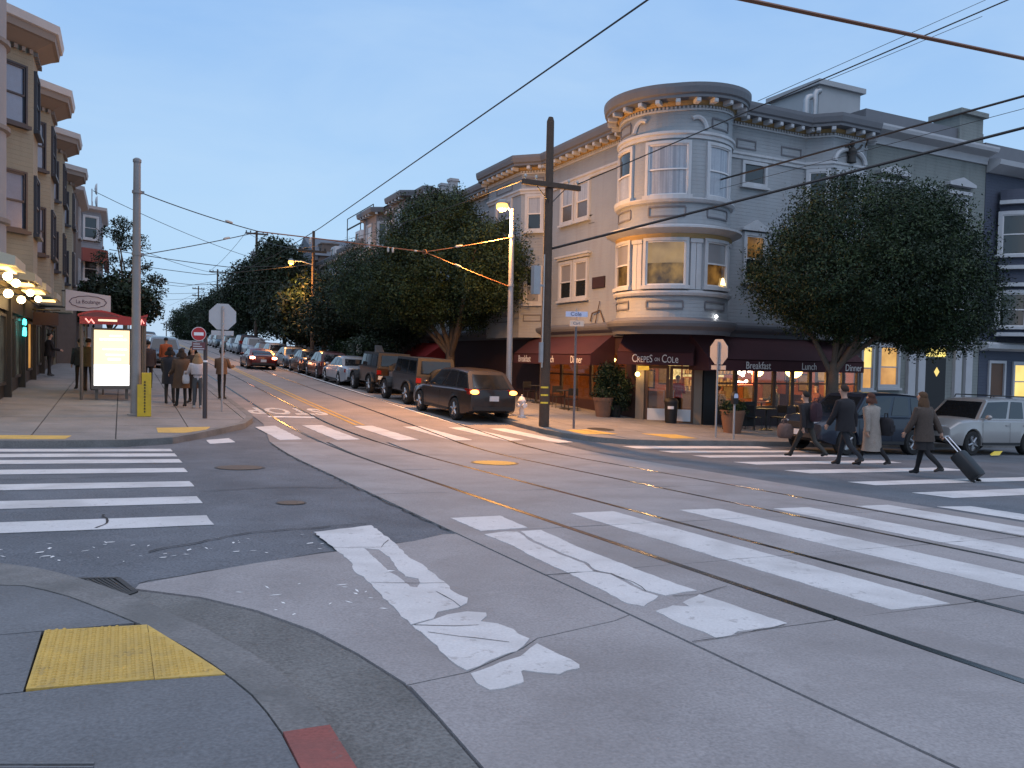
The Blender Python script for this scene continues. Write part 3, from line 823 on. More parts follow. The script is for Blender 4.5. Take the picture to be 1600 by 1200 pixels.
def arc_window(parent, c, r, ac, half, z0, z1, pane=None, sash=True, casing=0.10):
    ca = casing / r
    a0, a1 = ac - half, ac + half
    mb = MB()
    mb.arcbox(c, r, r + .085, a0 - ca, a0, z0 - .02, z1 + casing, 2); mb.arcbox(c, r, r + .085, a1, a1 + ca, z0 - .02, z1 + casing, 2)
    mb.arcbox(c, r, r + .085, a0, a1, z1, z1 + casing, 8)
    mb.arcbox(c, r, r + .16, a0 - ca * 1.4, a1 + ca * 1.4, z0 - .14, z0 - .02, 8)
    w = mb.build('window', M_trim, parent)
    zm = z0 + (z1 - z0) * .5
    s = .045 / r
    mb = MB()
    def fr(zz0, zz1, d):
        mb.arcbox(c, r + .012, r + d, a0, a0 + s, zz0, zz1, 1); mb.arcbox(c, r + .012, r + d, a1 - s, a1, zz0, zz1, 1)
        mb.arcbox(c, r + .012, r + d, a0 + s, a1 - s, zz1 - .045, zz1, 8); mb.arcbox(c, r + .012, r + d, a0 + s, a1 - s, zz0, zz0 + .05, 8)
    if sash: fr(zm - .02, z1, .05); fr(z0 - .015, zm + .025, .035)
    else: fr(z0 - .015, z1, .045)
    mb.build('sash', M_sash, w)
    pm = pane if isinstance(pane, (list, tuple)) else (pane or M_glassd, pane or M_glassd)
    mb = MB(); mb.arcbox(c, r + .004, r + .011, a0 + s * .6, a1 - s * .6, z0, zm, 8); mb.build('pane', pm[0], w)
    mb = MB(); mb.arcbox(c, r + .004, r + .011, a0 + s * .6, a1 - s * .6, zm + .001, z1, 8); mb.build('pane', pm[1], w)
    return w
def place_text(mb, F, uc, n, zc):
    mb.v = [F.pt(uc + x, n - d, zc + z) for x, d, z in mb.v]
    return mb
def width(mb): return max(v[0] for v in mb.v) - min(v[0] for v in mb.v)
def cor_dz(p):
    if p.x > 19.0: return DZ
    if p.x < TC[0] - TR + .02 or p.y > 24: return 0.0
    a = math.atan2(p.y - TC[1], p.x - TC[0]) % (2 * PI)
    return DZ * min(1, max(0, ((a - a_l) / (a_r - a_l) * 40 - 21) / 19))
def path_points(path, step):
    """points with outward normals every step along a plan path"""
    out = []; carry = step / 2
    for a, b in zip(path[:-1], path[1:]):
        a, b = Vector(a), Vector(b); L = (b - a).length
        if L < 1e-6: continue
        d = (b - a) / L; t = carry
        while t < L: out.append((a + d * t, Vector((d.y, -d.x)))); t += step
        carry = t - L
    return out
def wall_panel(mb, F, u0, u1, z0, z1, w=0.05, d=0.025): rect_frame(mb, F, u0, u1, z0, z1, w, 0, d)

# ---- the corner building with the round tower
XB, YB = 16.8, 22.35
TC, TR = (17.35, 22.9), 1.91
cb = thing('corner_building', 'pale blue grey Victorian building with a round corner tower above a cafe', 'building', (XB, YB, G(XB, YB)))
a_l, a_r = math.radians(106.7), math.radians(343.3)
arc = [(TC[0] + TR * math.cos(a_l + (a_r - a_l) * k / 40), TC[1] + TR * math.sin(a_l + (a_r - a_l) * k / 40)) for k in range(41)]
bayL = [(XB, 36.4), (15.9, 35.5), (15.9, 32.0), (XB, 31.1)]
bayR = [(22.9, YB), (23.6, 21.65), (25.2, 21.65), (25.9, YB), (26.15, YB)]
P_up = [(XB, 46.0)] + bayL + arc + bayR
DZ = 0.27
P_cor = [(XB, 46.0, 0)] + [(p[0], p[1], 0) for p in bayL] + [(p[0], p[1], DZ * min(1, max(0, (k - 21) / 19))) for k, p in enumerate(arc)] + [(p[0], p[1], DZ) for p in bayR]
mb = MB(); mb.sweep(P_up, [(0, 2.4), (0, 10.25)], cap=False); mb.build('wall', M_grey, cb)
mb = MB(); mb.sweep(P_cor, [(0.0, 9.60), (.05, 9.60), (.05, 9.66), (0.03, 9.66)], cap=True); mb.build('moulding', M_trim, cb)
mb = MB(); mb.sweep(P_cor, [(0.0, 9.76), (.06, 9.76), (.10, 9.80), (.14, 9.88), (0.0, 9.88)]); mb.build('frieze', M_ochre, cb)
corn = MB(); corn.sweep(P_cor, [(0.0, 9.885), (.50, 9.885), (.50, 9.97), (.56, 10.02), (.60, 10.2), (.60, 10.32), (-.3, 10.40)])
co = corn.build('cornice', M_corn, cb)
brm = MB(); brm.box(-.075, .075, .16, .46, -.14, 0); brm.box(-.06, .06, .46, .475, -.12, -.01)
br_me = brm.mesh('bracket', M_trim)
for p, nn in path_points(P_up, 0.52):
    if p.y > 42: continue
    o = bpy.data.objects.new('bracket', br_me); COL.objects.link(o); o.parent = co
    o.location = Vector((p.x, p.y, 9.883 + cor_dz(p))) - cb.location
    o.rotation_euler = (0, 0, math.atan2(nn.y, nn.x) - PI / 2)
db = MB()
for p, nn in path_points(P_up, 0.13):
    if p.y > 38: continue
    F = Face((p.x, p.y), (-nn.y, nn.x), nn); dq = cor_dz(p); db.fbox(F, -.035, .035, 0.0, .045, 9.67 + dq, 9.75 + dq)
db.build('dentil', M_trim, cb, kind='stuff')
# window-head belt, tower ledges and base
mb = MB(); mb.sweep(P_up, [(0, 8.74), (.05, 8.74), (.06, 8.84), (.11, 8.88), (.11, 8.96), (0, 9.0)]); mb.build('belt_course', M_trim, cb)
mb = MB(); mb.sweep(arc, [(0, 6.66), (.10, 6.68), (.16, 6.76), (.16, 6.80), (0, 6.84)]); mb.build('belt_course', M_trim, cb)
mb = MB(); mb.sweep(arc, [(0.0, 5.62), (.10, 5.66), (.30, 5.74), (.42, 5.80), (.42, 5.87), (.2, 5.93), (0, 5.96)]); mb.build('ledge', M_trim, cb)
mb = MB(); mb.sweep(arc, [(0.0, 5.50), (.06, 5.50), (.09, 5.60), (0.09, 5.655), (0, 5.655)]); mb.build('frieze', M_ochre, cb)
mb = MB(); mb.sweep(arc, [(0, 3.62), (.09, 3.64), (.13, 3.72), (.13, 3.78), (0, 3.82)]); mb.build('belt_course', M_trim, cb)
P_low = [(XB, 46.0), (XB, 24.75)] + arc + [(22.9, YB), (26.15, YB)]
mb = MB(); mb.sweep(P_low, [(0, 2.36), (.10, 2.36), (.14, 2.5), (.30, 2.62), (.34, 2.72), (.34, 2.80), (0.02, 2.92)]); mb.build('shop_cornice', M_corn, cb)
# tower panels with dark mouldings, arched hoods over the windows
AD = math.radians(225 + 1)
tw_a = [AD, AD + math.radians(57), AD - math.radians(57)]
half = [0.335, 0.29, 0.29]
for a, h in zip(tw_a, half):
    for z0, z1 in ((6.20, 6.56), (3.18, 3.48), (9.12, 9.48)):
        if z0 > 9 and a == AD: continue
        pm = MB(); hh = h * (0.95 if z0 < 9 else .75)
        pm.arcbox(TC, TR, TR + .03, a - hh, a + hh, z1 - .05, z1, 8); pm.arcbox(TC, TR, TR + .03, a - hh, a + hh, z0, z0 + .05, 8)
        for q in (-1, 1): pm.arcbox(TC, TR, TR + .03, a + q * hh - .013, a + q * hh + .013, z0 + .05, z1 - .05, 1)
        pm.build('panel_moulding', M_line, cb)
for da in (-.48, .48):                      # quarter-round arch fragments beside the middle window head
    pts = []
    for k in range(9):
        t = PI * k / 8 * .62 + (0.15 if da < 0 else PI - .15 - PI * .62)
        aa = AD + da + .17 * math.cos(t) * -1; pts.append((TC[0] + (TR + .04) * math.cos(aa), TC[1] + (TR + .04) * math.sin(aa), 9.0 + .42 * math.sin(t)))
    am = MB(); am.tube(pts, .075, 6); am.build('arch_moulding', M_trim, cb, smooth=True)
arc_window(cb, TC, TR, AD, .335, 6.92, 8.56, (M_curtain, M_curtain))
arc_window(cb, TC, TR, tw_a[1], .27, 6.92, 8.56, (M_curtain, M_curtain))
arc_window(cb, TC, TR, tw_a[2], .27, 6.92, 8.56, (M_curtain, M_glassd))
M_lamproom = lit_mat('lamp lit room', (0.035, 0.02, 0.01), (0.36, 0.20, 0.05), 0.6, 2.6)
w_main = arc_window(cb, TC, TR, AD, .335, 3.98, 5.42, (M_lamproom, lit_mat('lamp lit ceiling', (0.20, 0.12, 0.06), (0.42, 0.27, 0.12), 0.7, 1.1)), sash=False)
w2 = arc_window(cb, TC, TR, tw_a[1], .27, 3.98, 5.42, (M_warmdim, M_blind))
arc_window(cb, TC, TR, tw_a[2], .27, 3.98, 5.42, (M_warmdim, M_blind))
for a, h in zip(tw_a, half):
    for q in (-1, 1):
        pil = MB(); b = a + q * (h + .135); pil.arcbox(TC, TR, TR + .05, b - .045, b + .045, 3.84, 5.48, 1)
        pil.arcbox(TC, TR, TR + .09, b - .06, b + .06, 5.36, 5.49, 1); pil.build('pilaster', M_trim, cb)
lampglow = mat('lamp shade glow', (1.0, 0.75, 0.35), 0.6, 0.05, emit=3.0, ecol=(1.0, 0.72, 0.30))
a = tw_a[1] + .14
mb = MB(); mb.lathe([(.03, .26), (.10, 0.02)], (TC[0] + (TR + .055) * math.cos(a), TC[1] + (TR + .055) * math.sin(a), 4.02), 12); mb.build('lamp_shade', lampglow, w2)
# left wing windows, wall hood, meter box
FL = Face((XB, 0), (0, -1), (-1, 0))          # u = -y
for y0, y1 in ((27.72, 28.62), (28.95, 29.85)):
    window(cb, FL, -y1, -y0, 7.15, 8.66, (mat('window lower curtain', (0.10, 0.085, 0.075), .2, .2, 6, spec=.8), M_curtain))
    window(cb, FL, -y1, -y0, 3.95, 5.45, (M_glassd, M_blind))
mb = MB(); mb.fbox(FL, -30.15, -27.4, 0, .20, 5.72, 5.80); mb.fbox(FL, -30.05, -27.5, 0, .12, 5.62, 5.72); mb.build('window_hood', M_trim, cb)
mb = MB(); mb.fbox(FL, -27.25, -26.35, 0, .05, 4.28, 4.72); mb.build('relief_panel', M_maroon, cb)
mb = MB(); mb.tube([(XB - .06, 26.3, 2.95), (XB - .06, 26.6, 3.4), (XB - .10, 27.1, 3.3), (XB - .06, 27.3, 3.0)], .03, 6); mb.tube([(XB - .08, 26.9, 2.9), (XB - .08, 26.6, 3.75)], .02, 5); mb.build('pipework', M_rust, cb)
# left bay windows on both floors
Fb1 = Face((15.9, 0), (0, -1), (-1, 0))
d = Vector((XB - 15.9, 31.1 - 32.0)).normalized()
Fb2 = Face((15.9, 32.0), d, (-d.y * -1 * -1, -d.x) if False else Vector((d.y, -d.x)))
d3 = Vector((15.9 - XB, 35.5 - 36.4)).normalized(); Fb3 = Face((XB, 36.4), d3, Vector((d3.y, -d3.x)))
for z0, z1 in ((7.1, 8.6), (3.9, 5.45)):
    pn = (M_glassd, M_curtain) if z0 > 5 else (M_blind, M_glassd)
    window(cb, Fb1, -34.5, -33.0, z0, z1, pn); window(cb, Fb2, .32, .95, z0, z1, pn); window(cb, Fb3, .32, .95, z0, z1, pn)
for Fq, q0, q1, q2, q3 in ((Fb2, .2, 1.05, 3.1, 3.42), (Fb1, -34.6, -32.9, 3.1, 3.42), (Fb2, .2, 1.05, 9.08, 9.45), (Fb1, -34.6, -32.9, 9.08, 9.45)):
    pmb = MB(); wall_panel(pmb, Fq, q0, q1, q2, q3); pmb.build('panel_moulding', M_line, cb)
for y0 in (38.2, 41.5):
    for z0, z1 in ((7.15, 8.66), (3.95, 5.45)): window(cb, FL, -y0 - 1.0, -y0, z0, z1)
# right wing
FR = Face((0, YB), (1, 0), (0, -1))
window(cb, FR, 19.98, 20.92, 7.84, 8.58, (M_glassd, M_glassd), sash=False)
window(cb, FR, 20.15, 21.0, 4.4, 6.05, (M_glassd, M_warmdim))
mb = MB(); mb.fbox(FR, 19.9, 21.25, 0, .16, 6.22, 6.30); mb.prism([(19.95, 6.30), (21.2, 6.30), (20.575, 6.62)], 'y', YB - .14, YB - .001); mb.build('pediment', M_trim, cb)
d = Vector((.7, -.7)).normalized(); Fr1 = Face((22.9, YB), d); Fr2 = Face((0, 21.65), (1, 0), (0, -1)); Fr3 = Face((25.2, 21.65), (0.7, 0.7))
for z0, z1 in ((7.0, 8.6), (3.95, 5.45)):
    window(cb, Fr1, .18, .80, z0, z1, (M_glassd, M_glassd)); window(cb, Fr2, 23.85, 24.95, z0, z1, (M_glassd, M_glassd)); window(cb, Fr3, .18, .80, z0, z1)
am = MB(); pts = [(24.4 + .78 * math.cos(t), 21.58, 9.0 + .5 * math.sin(t)) for t in np.linspace(0, PI, 15)]; am.tube(pts, .09, 6); am.build('arch_moulding', M_trim, cb, smooth=True)
mb = MB()                                      # dark cast figure in the arch
mb.lathe([(.0, .0), (.17, .02), (.14, .25), (.19, .42), (.12, .55), (.05, .60), (.10, .68), (.09, .78), (0.0, .84)], (24.4, 21.52, 8.98), 10)
mb.tube([(24.28, 21.5, 9.45), (24.1, 21.47, 9.6), (24.0, 21.47, 9.52)], .04, 6); mb.tube([(24.52, 21.5, 9.45), (24.72, 21.47, 9.55), (24.86, 21.47, 9.7)], .04, 6)
mb.build('figure', M_iron, cb, smooth=True)
for q0, q1 in ((21.7, 22.7), (19.6, 20.5)):
    pmb = MB(); wall_panel(pmb, FR, q0, q1, 9.10, 9.45); pmb.build('panel_moulding', M_line, cb)
# roof, roof house, vents
mb = MB(); mb.poly([(XB, 46, 10.2), (XB, 25, 10.2), (17.0, 22.9, 10.2), (26.15, YB, 10.2), (26.15, 36, 10.2), (25, 46, 10.2)]); mb.build('roof', M_roof, cb)
mb = MB(); mb.box(26.1, 26.148, YB + .02, 36, -2, 10.2); mb.build('side_wall', M_grey, cb)
mb = MB(); mb.box(24.6, 26.9, 23.4, 26, 10.25, 12.45); mb.box(24.45, 27.05, 23.25, 26.15, 12.45, 12.65); mb.build('roof_house', M_greyd, cb)
M_pipe = mat('galvanised pipe', (0.35, 0.36, 0.37), 0.45, 0.15, 5, metal=0.6)
for x, h in ((23.95, 11.75), (24.4, 12.05)):
    mb = MB(); mb.tube([(x, 23.4, 10.2), (x, 23.4, h), (x + .08, 23.4, h + .12), (x + .25, 23.4, h + .18)], .12, 10); mb.build('vent_pipe', M_pipe, cb, smooth=True)
for y in (43.9, 45.4):
    mb = MB(); mb.box(17.2, 17.65, y, y + .45, 10.2, 11.75); mb.box(17.15, 17.7, y - .05, y + .5, 11.75, 11.9); mb.build('chimney', M_greyd, cb)
mb = MB(); mb.sphere((16.9, 25.6, 10.5), .12, 10, 6); mb.tube([(16.9, 25.6, 10.35), (16.9, 25.6, 10.5)], .04, 6); mb.build('finial', M_corn, cb, smooth=True)
# ---- ground floor: shopfront
CH0, CH1 = Vector((16.8, 24.05)), Vector((18.4, 22.35))
FC = Face(CH0, CH1 - CH0); CL = (CH1 - CH0).length
zb = -1.45
mb = MB(); mb.sweep([(XB, 46.0), (XB, 30.9)], [(0, zb), (0, 2.4)], cap=False); mb.fbox(FL, -24.75, -24.05, -.12, 0, zb, 2.4); mb.fbox(FL, -30.9, -24.75, -.12, 0, zb, -.12); mb.fbox(FL, -30.9, -24.75, -.12, 0, 1.75, 2.4)
mb.fbox(FR, 18.95, 26.15, -.12, 0, zb, -.18); mb.fbox(FR, 18.95, 26.15, -.12, 0, 1.85, 2.4)
mb.build('shopfront_wall', M_maroon, cb)
mb = MB(); mb.fbox(FR, 18.4, 18.95, -.3, .06, zb, 2.38); mb.build('corner_pier', M_black, cb)
mb = MB(); mb.fbox(FC, 0, CL, -.12, 0, 1.32, 2.4); mb.build('door_header', M_maroon, cb)
mb = MB(); mb.fbox(FC, -.04, .26, -.12, .05, zb, 2.38); mb.build('door_pilaster', M_postgrey, cb); mb = MB(); mb.fbox(FC, CL - .30, CL - .02, -.12, .05, zb, 2.38); mb.build('door_pilaster', M_postgrey, cb)
M_clear = clear_glass('clear shop glass')
M_kick = mat('white kick plate', (0.62, 0.66, 0.70), 0.35, 0.06, 4)
zd = -0.80
dw = (CL - .56) / 2
for k in range(2):
    u0 = .27 + k * (dw + .005); u1 = u0 + dw - .01
    mb = MB(); rect_frame(mb, FC, u0, u1, zd, 1.31, .11, -.08, -.02, bottom=.14)
    dr = mb.build('door', M_brownw, cb)
    mb = MB(); mb.fbox(FC, u0 + .11, u1 - .11, -.055, -.045, zd + .56, 1.2); mb.build('pane', M_clear, dr)
    mb = MB(); mb.fbox(FC, u0 + .10, u1 - .10, -.07, -.03, zd + .13, zd + .56); mb.build('kick_plate', M_kick, dr)
    hu = u1 - .16 if k == 0 else u0 + .16
    mb = MB(); mb.tube([FC.pt(hu, -.0, zd + .85), FC.pt(hu, .05, zd + .88), FC.pt(hu, .05, zd + 1.2), FC.pt(hu, -.0, zd + 1.23)], .015, 6); mb.build('handle', M_pipe, dr)
mb = MB(); mb.fbox(FC, .0, CL, -.12, .0, -1.4, zd); mb.build('threshold', M_kerb, cb)
def shop_windows(F, us, z0, z1, rail):
    for a, b in zip(us[:-1], us[1:]):
        mb = MB(); rect_frame(mb, F, a + .01, b - .01, z0, z1, .075, -.09, -.01)
        mb.fbox(F, a + .08, b - .08, -.08, -.02, rail - .03, rail + .03)
        w = mb.build('shop_window', M_brownw, cb)
        mb = MB(); mb.fbox(F, a + .08, b - .08, -.056, -.048, z0 + .07, rail - .03); mb.build('pane', M_clear, w)
        mb = MB(); mb.fbox(F, a + .08, b - .08, -.056, -.048, rail + .03, z1 - .07); mb.build('pane', M_clear, w)
shop_windows(FR, [18.97, 19.9, 20.85, 21.75, 22.65, 23.55, 24.45, 25.3, 26.12], -.18, 1.85, .72)
shop_windows(FL, [-30.88, -29.7, -28.5, -27.3, -26.1, -24.77], -.12, 1.75, .85)
# cafe interior
cfi = thing('cafe_interior', 'warm lit cafe room with pictures and counter behind the shop windows', 'interior', (20, 25, G(20, 25)))
M_cwall = mat('cafe wall orange', (0.40, 0.13, 0.035), 0.8, 0.45, 1.3)
M_cfloor = mat('cafe floor', (0.15, 0.08, 0.05), 0.5, 0.2, 3)
mb = MB(); mb.poly([(16.9, 31, -.78), (16.9, 24.1, -.78), (18.4, 22.5, -.78), (26.1, 22.5, -.78), (26.1, 26.4, -.78), (20.4, 26.4, -.78), (20.4, 31, -.78)]); mb.build('floor', M_cfloor, cfi)
mb = MB(); mb.poly([(16.9, 31, 2.3), (16.9, 24.2, 2.3), (18.4, 22.55, 2.3), (26.1, 22.55, 2.3), (26.1, 26.4, 2.3), (20.4, 26.4, 2.3), (20.4, 31, 2.3)]); mb.build('ceiling', mat('cafe ceiling', (.4, .3, .2), .9), cfi)
mb = MB(); mb.box(20.4, 26.1, 26.4, 26.5, -.78, 2.3); mb.box(20.4, 20.5, 26.5, 31, -.78, 2.3); mb.box(16.9, 20.4, 30.9, 31, -.78, 2.3); mb.box(26.02, 26.1, 22.5, 26.4, -.78, 2.3); mb.build('back_wall', M_cwall, cfi)
M_menu = lit_mat('lit menu board', (0.5, 0.30, 0.08), (1.0, 0.72, 0.30), 1.0, 9)
M_pict = mat('framed picture', (0.30, 0.22, 0.12), 0.5, 0.5, 6)
mb = MB(); mb.box(19.2, 22.2, 25.5, 26.1, -.78, .3); mb.build('counter', M_brownw, cfi)
for k in range(4):
    mb = MB(); mb.box(19.9 + k * .75, 20.5 + k * .75, 26.30, 26.36, .75 + .1 * (k % 2), 1.5); mb.build('menu_board', M_menu, cfi)
for k in range(5):
    mb = MB(); mb.box(20.6 + k * 1.1, 21.3 + k * 1.1, 26.34, 26.395, -.05, .55 + .15 * (k % 2)); mb.build('picture', M_pict, cfi)
M_bottle = mat('shelf goods', (0.5, 0.35, 0.15), 0.4, 0.6, 14)
for k in range(2):
    mb = MB()
    for j in range(12): mb.lathe([(0, 0), (.045, 0), (.045, .14), (.018, .2), (.018, .25), (0, .25)], (19.4 + j * .22, 25.75, .30 + k * .0), 6)
    if k == 0: mb.build('bottle', M_bottle, cfi, kind='stuff')
M_frame = mat('picture frame', (0.04, 0.02, 0.012), 0.5)
M_pict2 = mat('pale picture', (0.45, 0.36, 0.22), 0.5, 0.5, 9)
for k, (y0, z0) in enumerate([(22.9, .35), (23.8, .75), (24.7, .3), (25.5, .7)]):
    mb = MB(); mb.box(25.97, 26.015, y0, y0 + .62, z0, z0 + .75); f_ = mb.build('picture', M_frame, cfi)
    mb = MB(); mb.box(25.955, 25.969, y0 + .06, y0 + .56, z0 + .06, z0 + .69); mb.build('print', M_pict2 if k % 2 else M_pict, f_)
for k, (y0, z0) in enumerate([(26.9, .5), (27.9, .3), (28.9, .6), (29.8, .35)]):
    mb = MB(); mb.box(20.35, 20.395, y0, y0 + .7, z0, z0 + .8); f_ = mb.build('picture', M_frame, cfi)
    mb = MB(); mb.box(20.335, 20.349, y0 + .06, y0 + .64, z0 + .06, z0 + .74); mb.build('print', M_pict2 if k % 2 else M_pict, f_)
mb = MB(); mb.box(25.98, 26.018, 22.52, 26.39, -.78, .15); mb.box(20.36, 20.398, 26.52, 30.9, -.78, .2); mb.build('wainscot', M_frame, cfi)
for yy in (24.3, 25.9): 
    mb = MB(); mb.box(25.90, 26.018, yy - .06, yy + .06, -.78, 2.3); mb.build('wall_post', M_frame, cfi)
for k in range(3):
    mb = MB(); mb.box(20.6, 23.6, 26.12, 26.38, .45 + k * .5, .48 + k * .5); sh = mb.build('shelf', M_brownw, cfi)
    mb = MB(); rs_ = random.Random(k)
    for j in range(15): h_ = rs_.uniform(.16, .36); mb.box(20.68 + j * .195, 20.68 + j * .195 + rs_.uniform(.08, .16), 26.18, 26.30, .48 + k * .5, .48 + k * .5 + h_)
    mb.build('shelf_goods', M_bottle, sh, kind='stuff')
for k, (tx_, ty_) in enumerate([(20.6, 23.7), (22.6, 23.9), (24.6, 23.6)]):
    mb = MB(); mb.lathe([(0, .70), (.4, .70), (.4, .74), (0, .74)], (tx_, ty_, -.78), 14); mb.tube([(tx_, ty_, -.78), (tx_, ty_, -.06)], .04, 6); mb.build('dining_table', M_frame, cfi)
# pendant lamps in the cafe
M_globe = mat('pendant glow', (1, .72, .3), .5, 0.02, emit=9, ecol=(1.0, 0.62, 0.18))
def pendant(x, y, z, r, label, watts=85):
    t = thing('pendant_lamp', label, 'lamp', (x, y, z), group='pendant lamps in the cafe')
    mb = MB(); mb.tube([(0, 0, r * .6), (0, 0, 2.3 - z)], .012, 5); mb.build('cord', M_black, t, local=True)
    mb = MB(); mb.lathe([(0, -r * .75), (r * .5, -r * .62), (r * .85, -r * .35), (r, 0), (r * .6, .06), (.05, r * .6), (0, r * .6)], (0, 0, 0), 16); sh = mb.build('lamp_shade', M_globe, t, smooth=True, local=True)
    ld = bpy.data.lights.new('pendant_light', 'POINT'); ld.energy = watts; ld.color = (1.0, .56, .2); ld.shadow_soft_size = .15
    lo = bpy.data.objects.new('pendant_light', ld); COL.objects.link(lo); lo.parent = t; lo.location = (0, 0, -.5)
pendant(22.05, 23.6, 1.12, .24, 'smaller glowing half dome lamp behind the cafe window, left of the bigger one')
pendant(23.75, 23.4, 1.15, .32, 'bigger glowing half dome lamp behind the cafe window nearest the tree')
for x, y in ((19.3, 24.6), (25.2, 24.6)):
    pass
pendant(18.6, 25.6, 1.55, .18, 'added round lamp brightening the room behind the cafe double doors')  # extra lamp put in to brighten the room behind the doors
pendant(18.4, 28.2, 1.5, .18, 'added round lamp brightening the room behind the left side cafe windows', 22)  # second extra lamp, added so the left windows look lit
# neon sign
ns = thing('neon_sign', 'glowing white and red neon sign in the cafe window below Breakfast', 'sign', (20.2, 22.45, .9))
M_neon = mat('neon white hot', (1, .8, .7), .5, 0.0, emit=14, ecol=(1, .72, .55)); M_neonr = mat('neon red', (1, .1, .04), .5, 0, emit=7, ecol=(1, .10, .03))
mb = MB(); rr = random.Random(3)
pts = [(20.0 + .1 * k, 22.46, 1.02 + .16 * math.sin(k * 1.7) + .04 * k) for k in range(8)]; mb.tube(pts, .05, 6); mb.build('tube', M_neon, ns, smooth=True)
mb = MB(); mb.tube([(19.98, 22.45, .78), (20.35, 22.45, .74), (20.5, 22.45, .82)], .045, 6); mb.build('tube', M_neon, ns, smooth=True)
mb = MB(); mb.tube([(19.93, 22.47, .68), (20.78, 22.47, .68), (20.78, 22.47, 1.5), (19.93, 22.47, 1.5), (19.93, 22.47, .68)], .014, 5); mb.build('border_tube', M_neonr, ns)
# awnings
def awning(label, F, u0, u1, n1, zt, zf, zv, texts, group='burgundy cafe awnings'):
    c = F.pt((u0 + u1) / 2, 0, zv)
    t = thing('awning', label, 'awning', c, group=group)
    mb = MB(); P = F.pt
    mb.hexa([P(u0, 0.004, zt - .03), P(u1, 0.004, zt - .03), P(u1, n1, zf - .03), P(u0, n1, zf - .03), P(u0, 0.004, zt), P(u1, 0.004, zt), P(u1, n1, zf), P(u0, n1, zf)])
    for u in (u0, u1):
        mb.poly([P(u, .004, zt - .03), P(u, n1, zf - .03), P(u, .004, zf - .03)])
    mb.build('canopy', M_awn, t)
    mb = MB(); mb.fbox(F, u0, u1, n1 - .015, n1, zv, zf); mb.fbox(F, u0, u0 + .012, .01, n1 - .015, zv, zf - .03); mb.fbox(F, u1 - .012, u1, .01, n1 - .015, zv, zf - .03); mb.build('valance', M_awn, t)
    mb = MB()
    for u in (u0 + .05, (u0 + u1) / 2, u1 - .05): mb.tube([P(u, .02, zf - .05), P(u, n1 - .04, zf - .05)], .015, 5)
    mb.tube([P(u0 + .02, n1 - .04, zf - .05), P(u1 - .02, n1 - .04, zf - .05)], .015, 5)
    mb.build('frame', M_iron, t)
    for s, size, uc, zc, xs in texts:
        m = text_mesh(s, size, .006, 1.0, xs); place_text(m, F, uc, n1 + .006, zc); m.build('lettering', M_lett, t)
    return t
awning('long burgundy awning on the left wing lettered Breakfast Lunch Dinner', FL, -32.05, -25.56, 1.08, 2.5, 1.68, 1.26, [('Breakfast', .40, -31.0, 1.45, .78), ('Lunch', .40, -28.75, 1.45, .78), ('Dinner', .40, -26.6, 1.45, .78)])
awning('long burgundy awning on the right wing behind the tree', FR, 17.75, 25.1, 1.1, 2.46, 1.58, 1.18, [('Breakfast', .36, 19.9, 1.37, .85), ('Lunch', .36, 22.3, 1.37, .85), ('Dinner', .36, 24.55, 1.35, .85)])
t = awning('short burgundy awning over the cafe doors on the cut corner', FC, -.52, 2.12, 1.03, 2.44, 1.78, 1.33, [])
u = .10 - .26
tot = 0; pieces = [('C', .40, 0), ('REPE', .30, 0), ('S', .38, 0), (' ', .2, 0), ('ON', .17, 0), (' ', .2, 0), ('C', .40, 0), ('OL', .30, 0), ('e', .38, 0)]
ws = []
for s, size, _ in pieces:
    if s == ' ': ws.append((None, .07)); continue
    m = text_mesh(s, size, .006); m_w = width(m); x0 = min(v[0] for v in m.v); ws.append((m, m_w))
tw = sum(w for _, w in ws) + .022 * len(ws); k = 1.62 / tw
u = .82 - .81
for (m, w), (s, size, _) in zip(ws, pieces):
    if m is not None:
        cx_ = (min(v[0] for v in m.v) + max(v[0] for v in m.v)) / 2; zb0 = min(v[2] for v in m.v)
        m.v = [((v[0] - cx_) * k, v[1], (v[2] - zb0)) for v in m.v]
        place_text(m, FC, u + w * k / 2, 1.036, 1.415 + (.05 if s == 'ON' else 0)); m.build('lettering', M_lett, t)
    u += (w + .022) * k
# wall lights by the door
def sconce(p, r, label, e=10):
    t = thing('wall_lamp', label, 'lamp', p)
    mb = MB(); mb.sphere((0, 0, 0), r, 12, 8); mb.build('globe', M_globe, t, smooth=True, local=True)
    mb = MB(); mb.box(-.03, .03, .02, .14, -.03, .03); mb.build('bracket', M_iron, t, local=True)
    ld = bpy.data.lights.new('wall_lamp_light', 'POINT'); ld.energy = e; ld.color = (1, .62, .25); ld.shadow_soft_size = r
    lo = bpy.data.objects.new('wall_lamp_light', ld); COL.objects.link(lo); lo.parent = t; lo.location = (-.15, -.2, 0)
p = FC.pt(.04, .18, .98)
sconce(p, .085, 'glowing globe wall lamp left of the cafe doors', 8)
mb = MB(); mb.fbox(FC, .02, .42, .06, .09, 1.13, 1.28); tag(mb.build('door_sign', lit_mat('amber sign', (.7, .35, .03), (.9, .5, .06), .8, 6)), 'small amber lit sign above the globe lamp left of the doors', 'sign')
p = (TC[0] + 2.0 * math.cos(AD + .95), TC[1] + 2.0 * math.sin(AD + .95), 2.98)
t = thing('spot_lamp', 'tiny bright white lamp on the tower base above the awning', 'lamp', p)
mb = MB(); mb.sphere((0, 0, 0), .05, 10, 6); mb.build('bulb', mat('white bulb', (1, 1, 1), .5, 0, emit=10, ecol=(1, .98, .95)), t, local=True)
mb = MB(); mb.box(-.03, .03, .04, .12, -.02, .02); mb.build('bracket', M_iron, t, local=True)

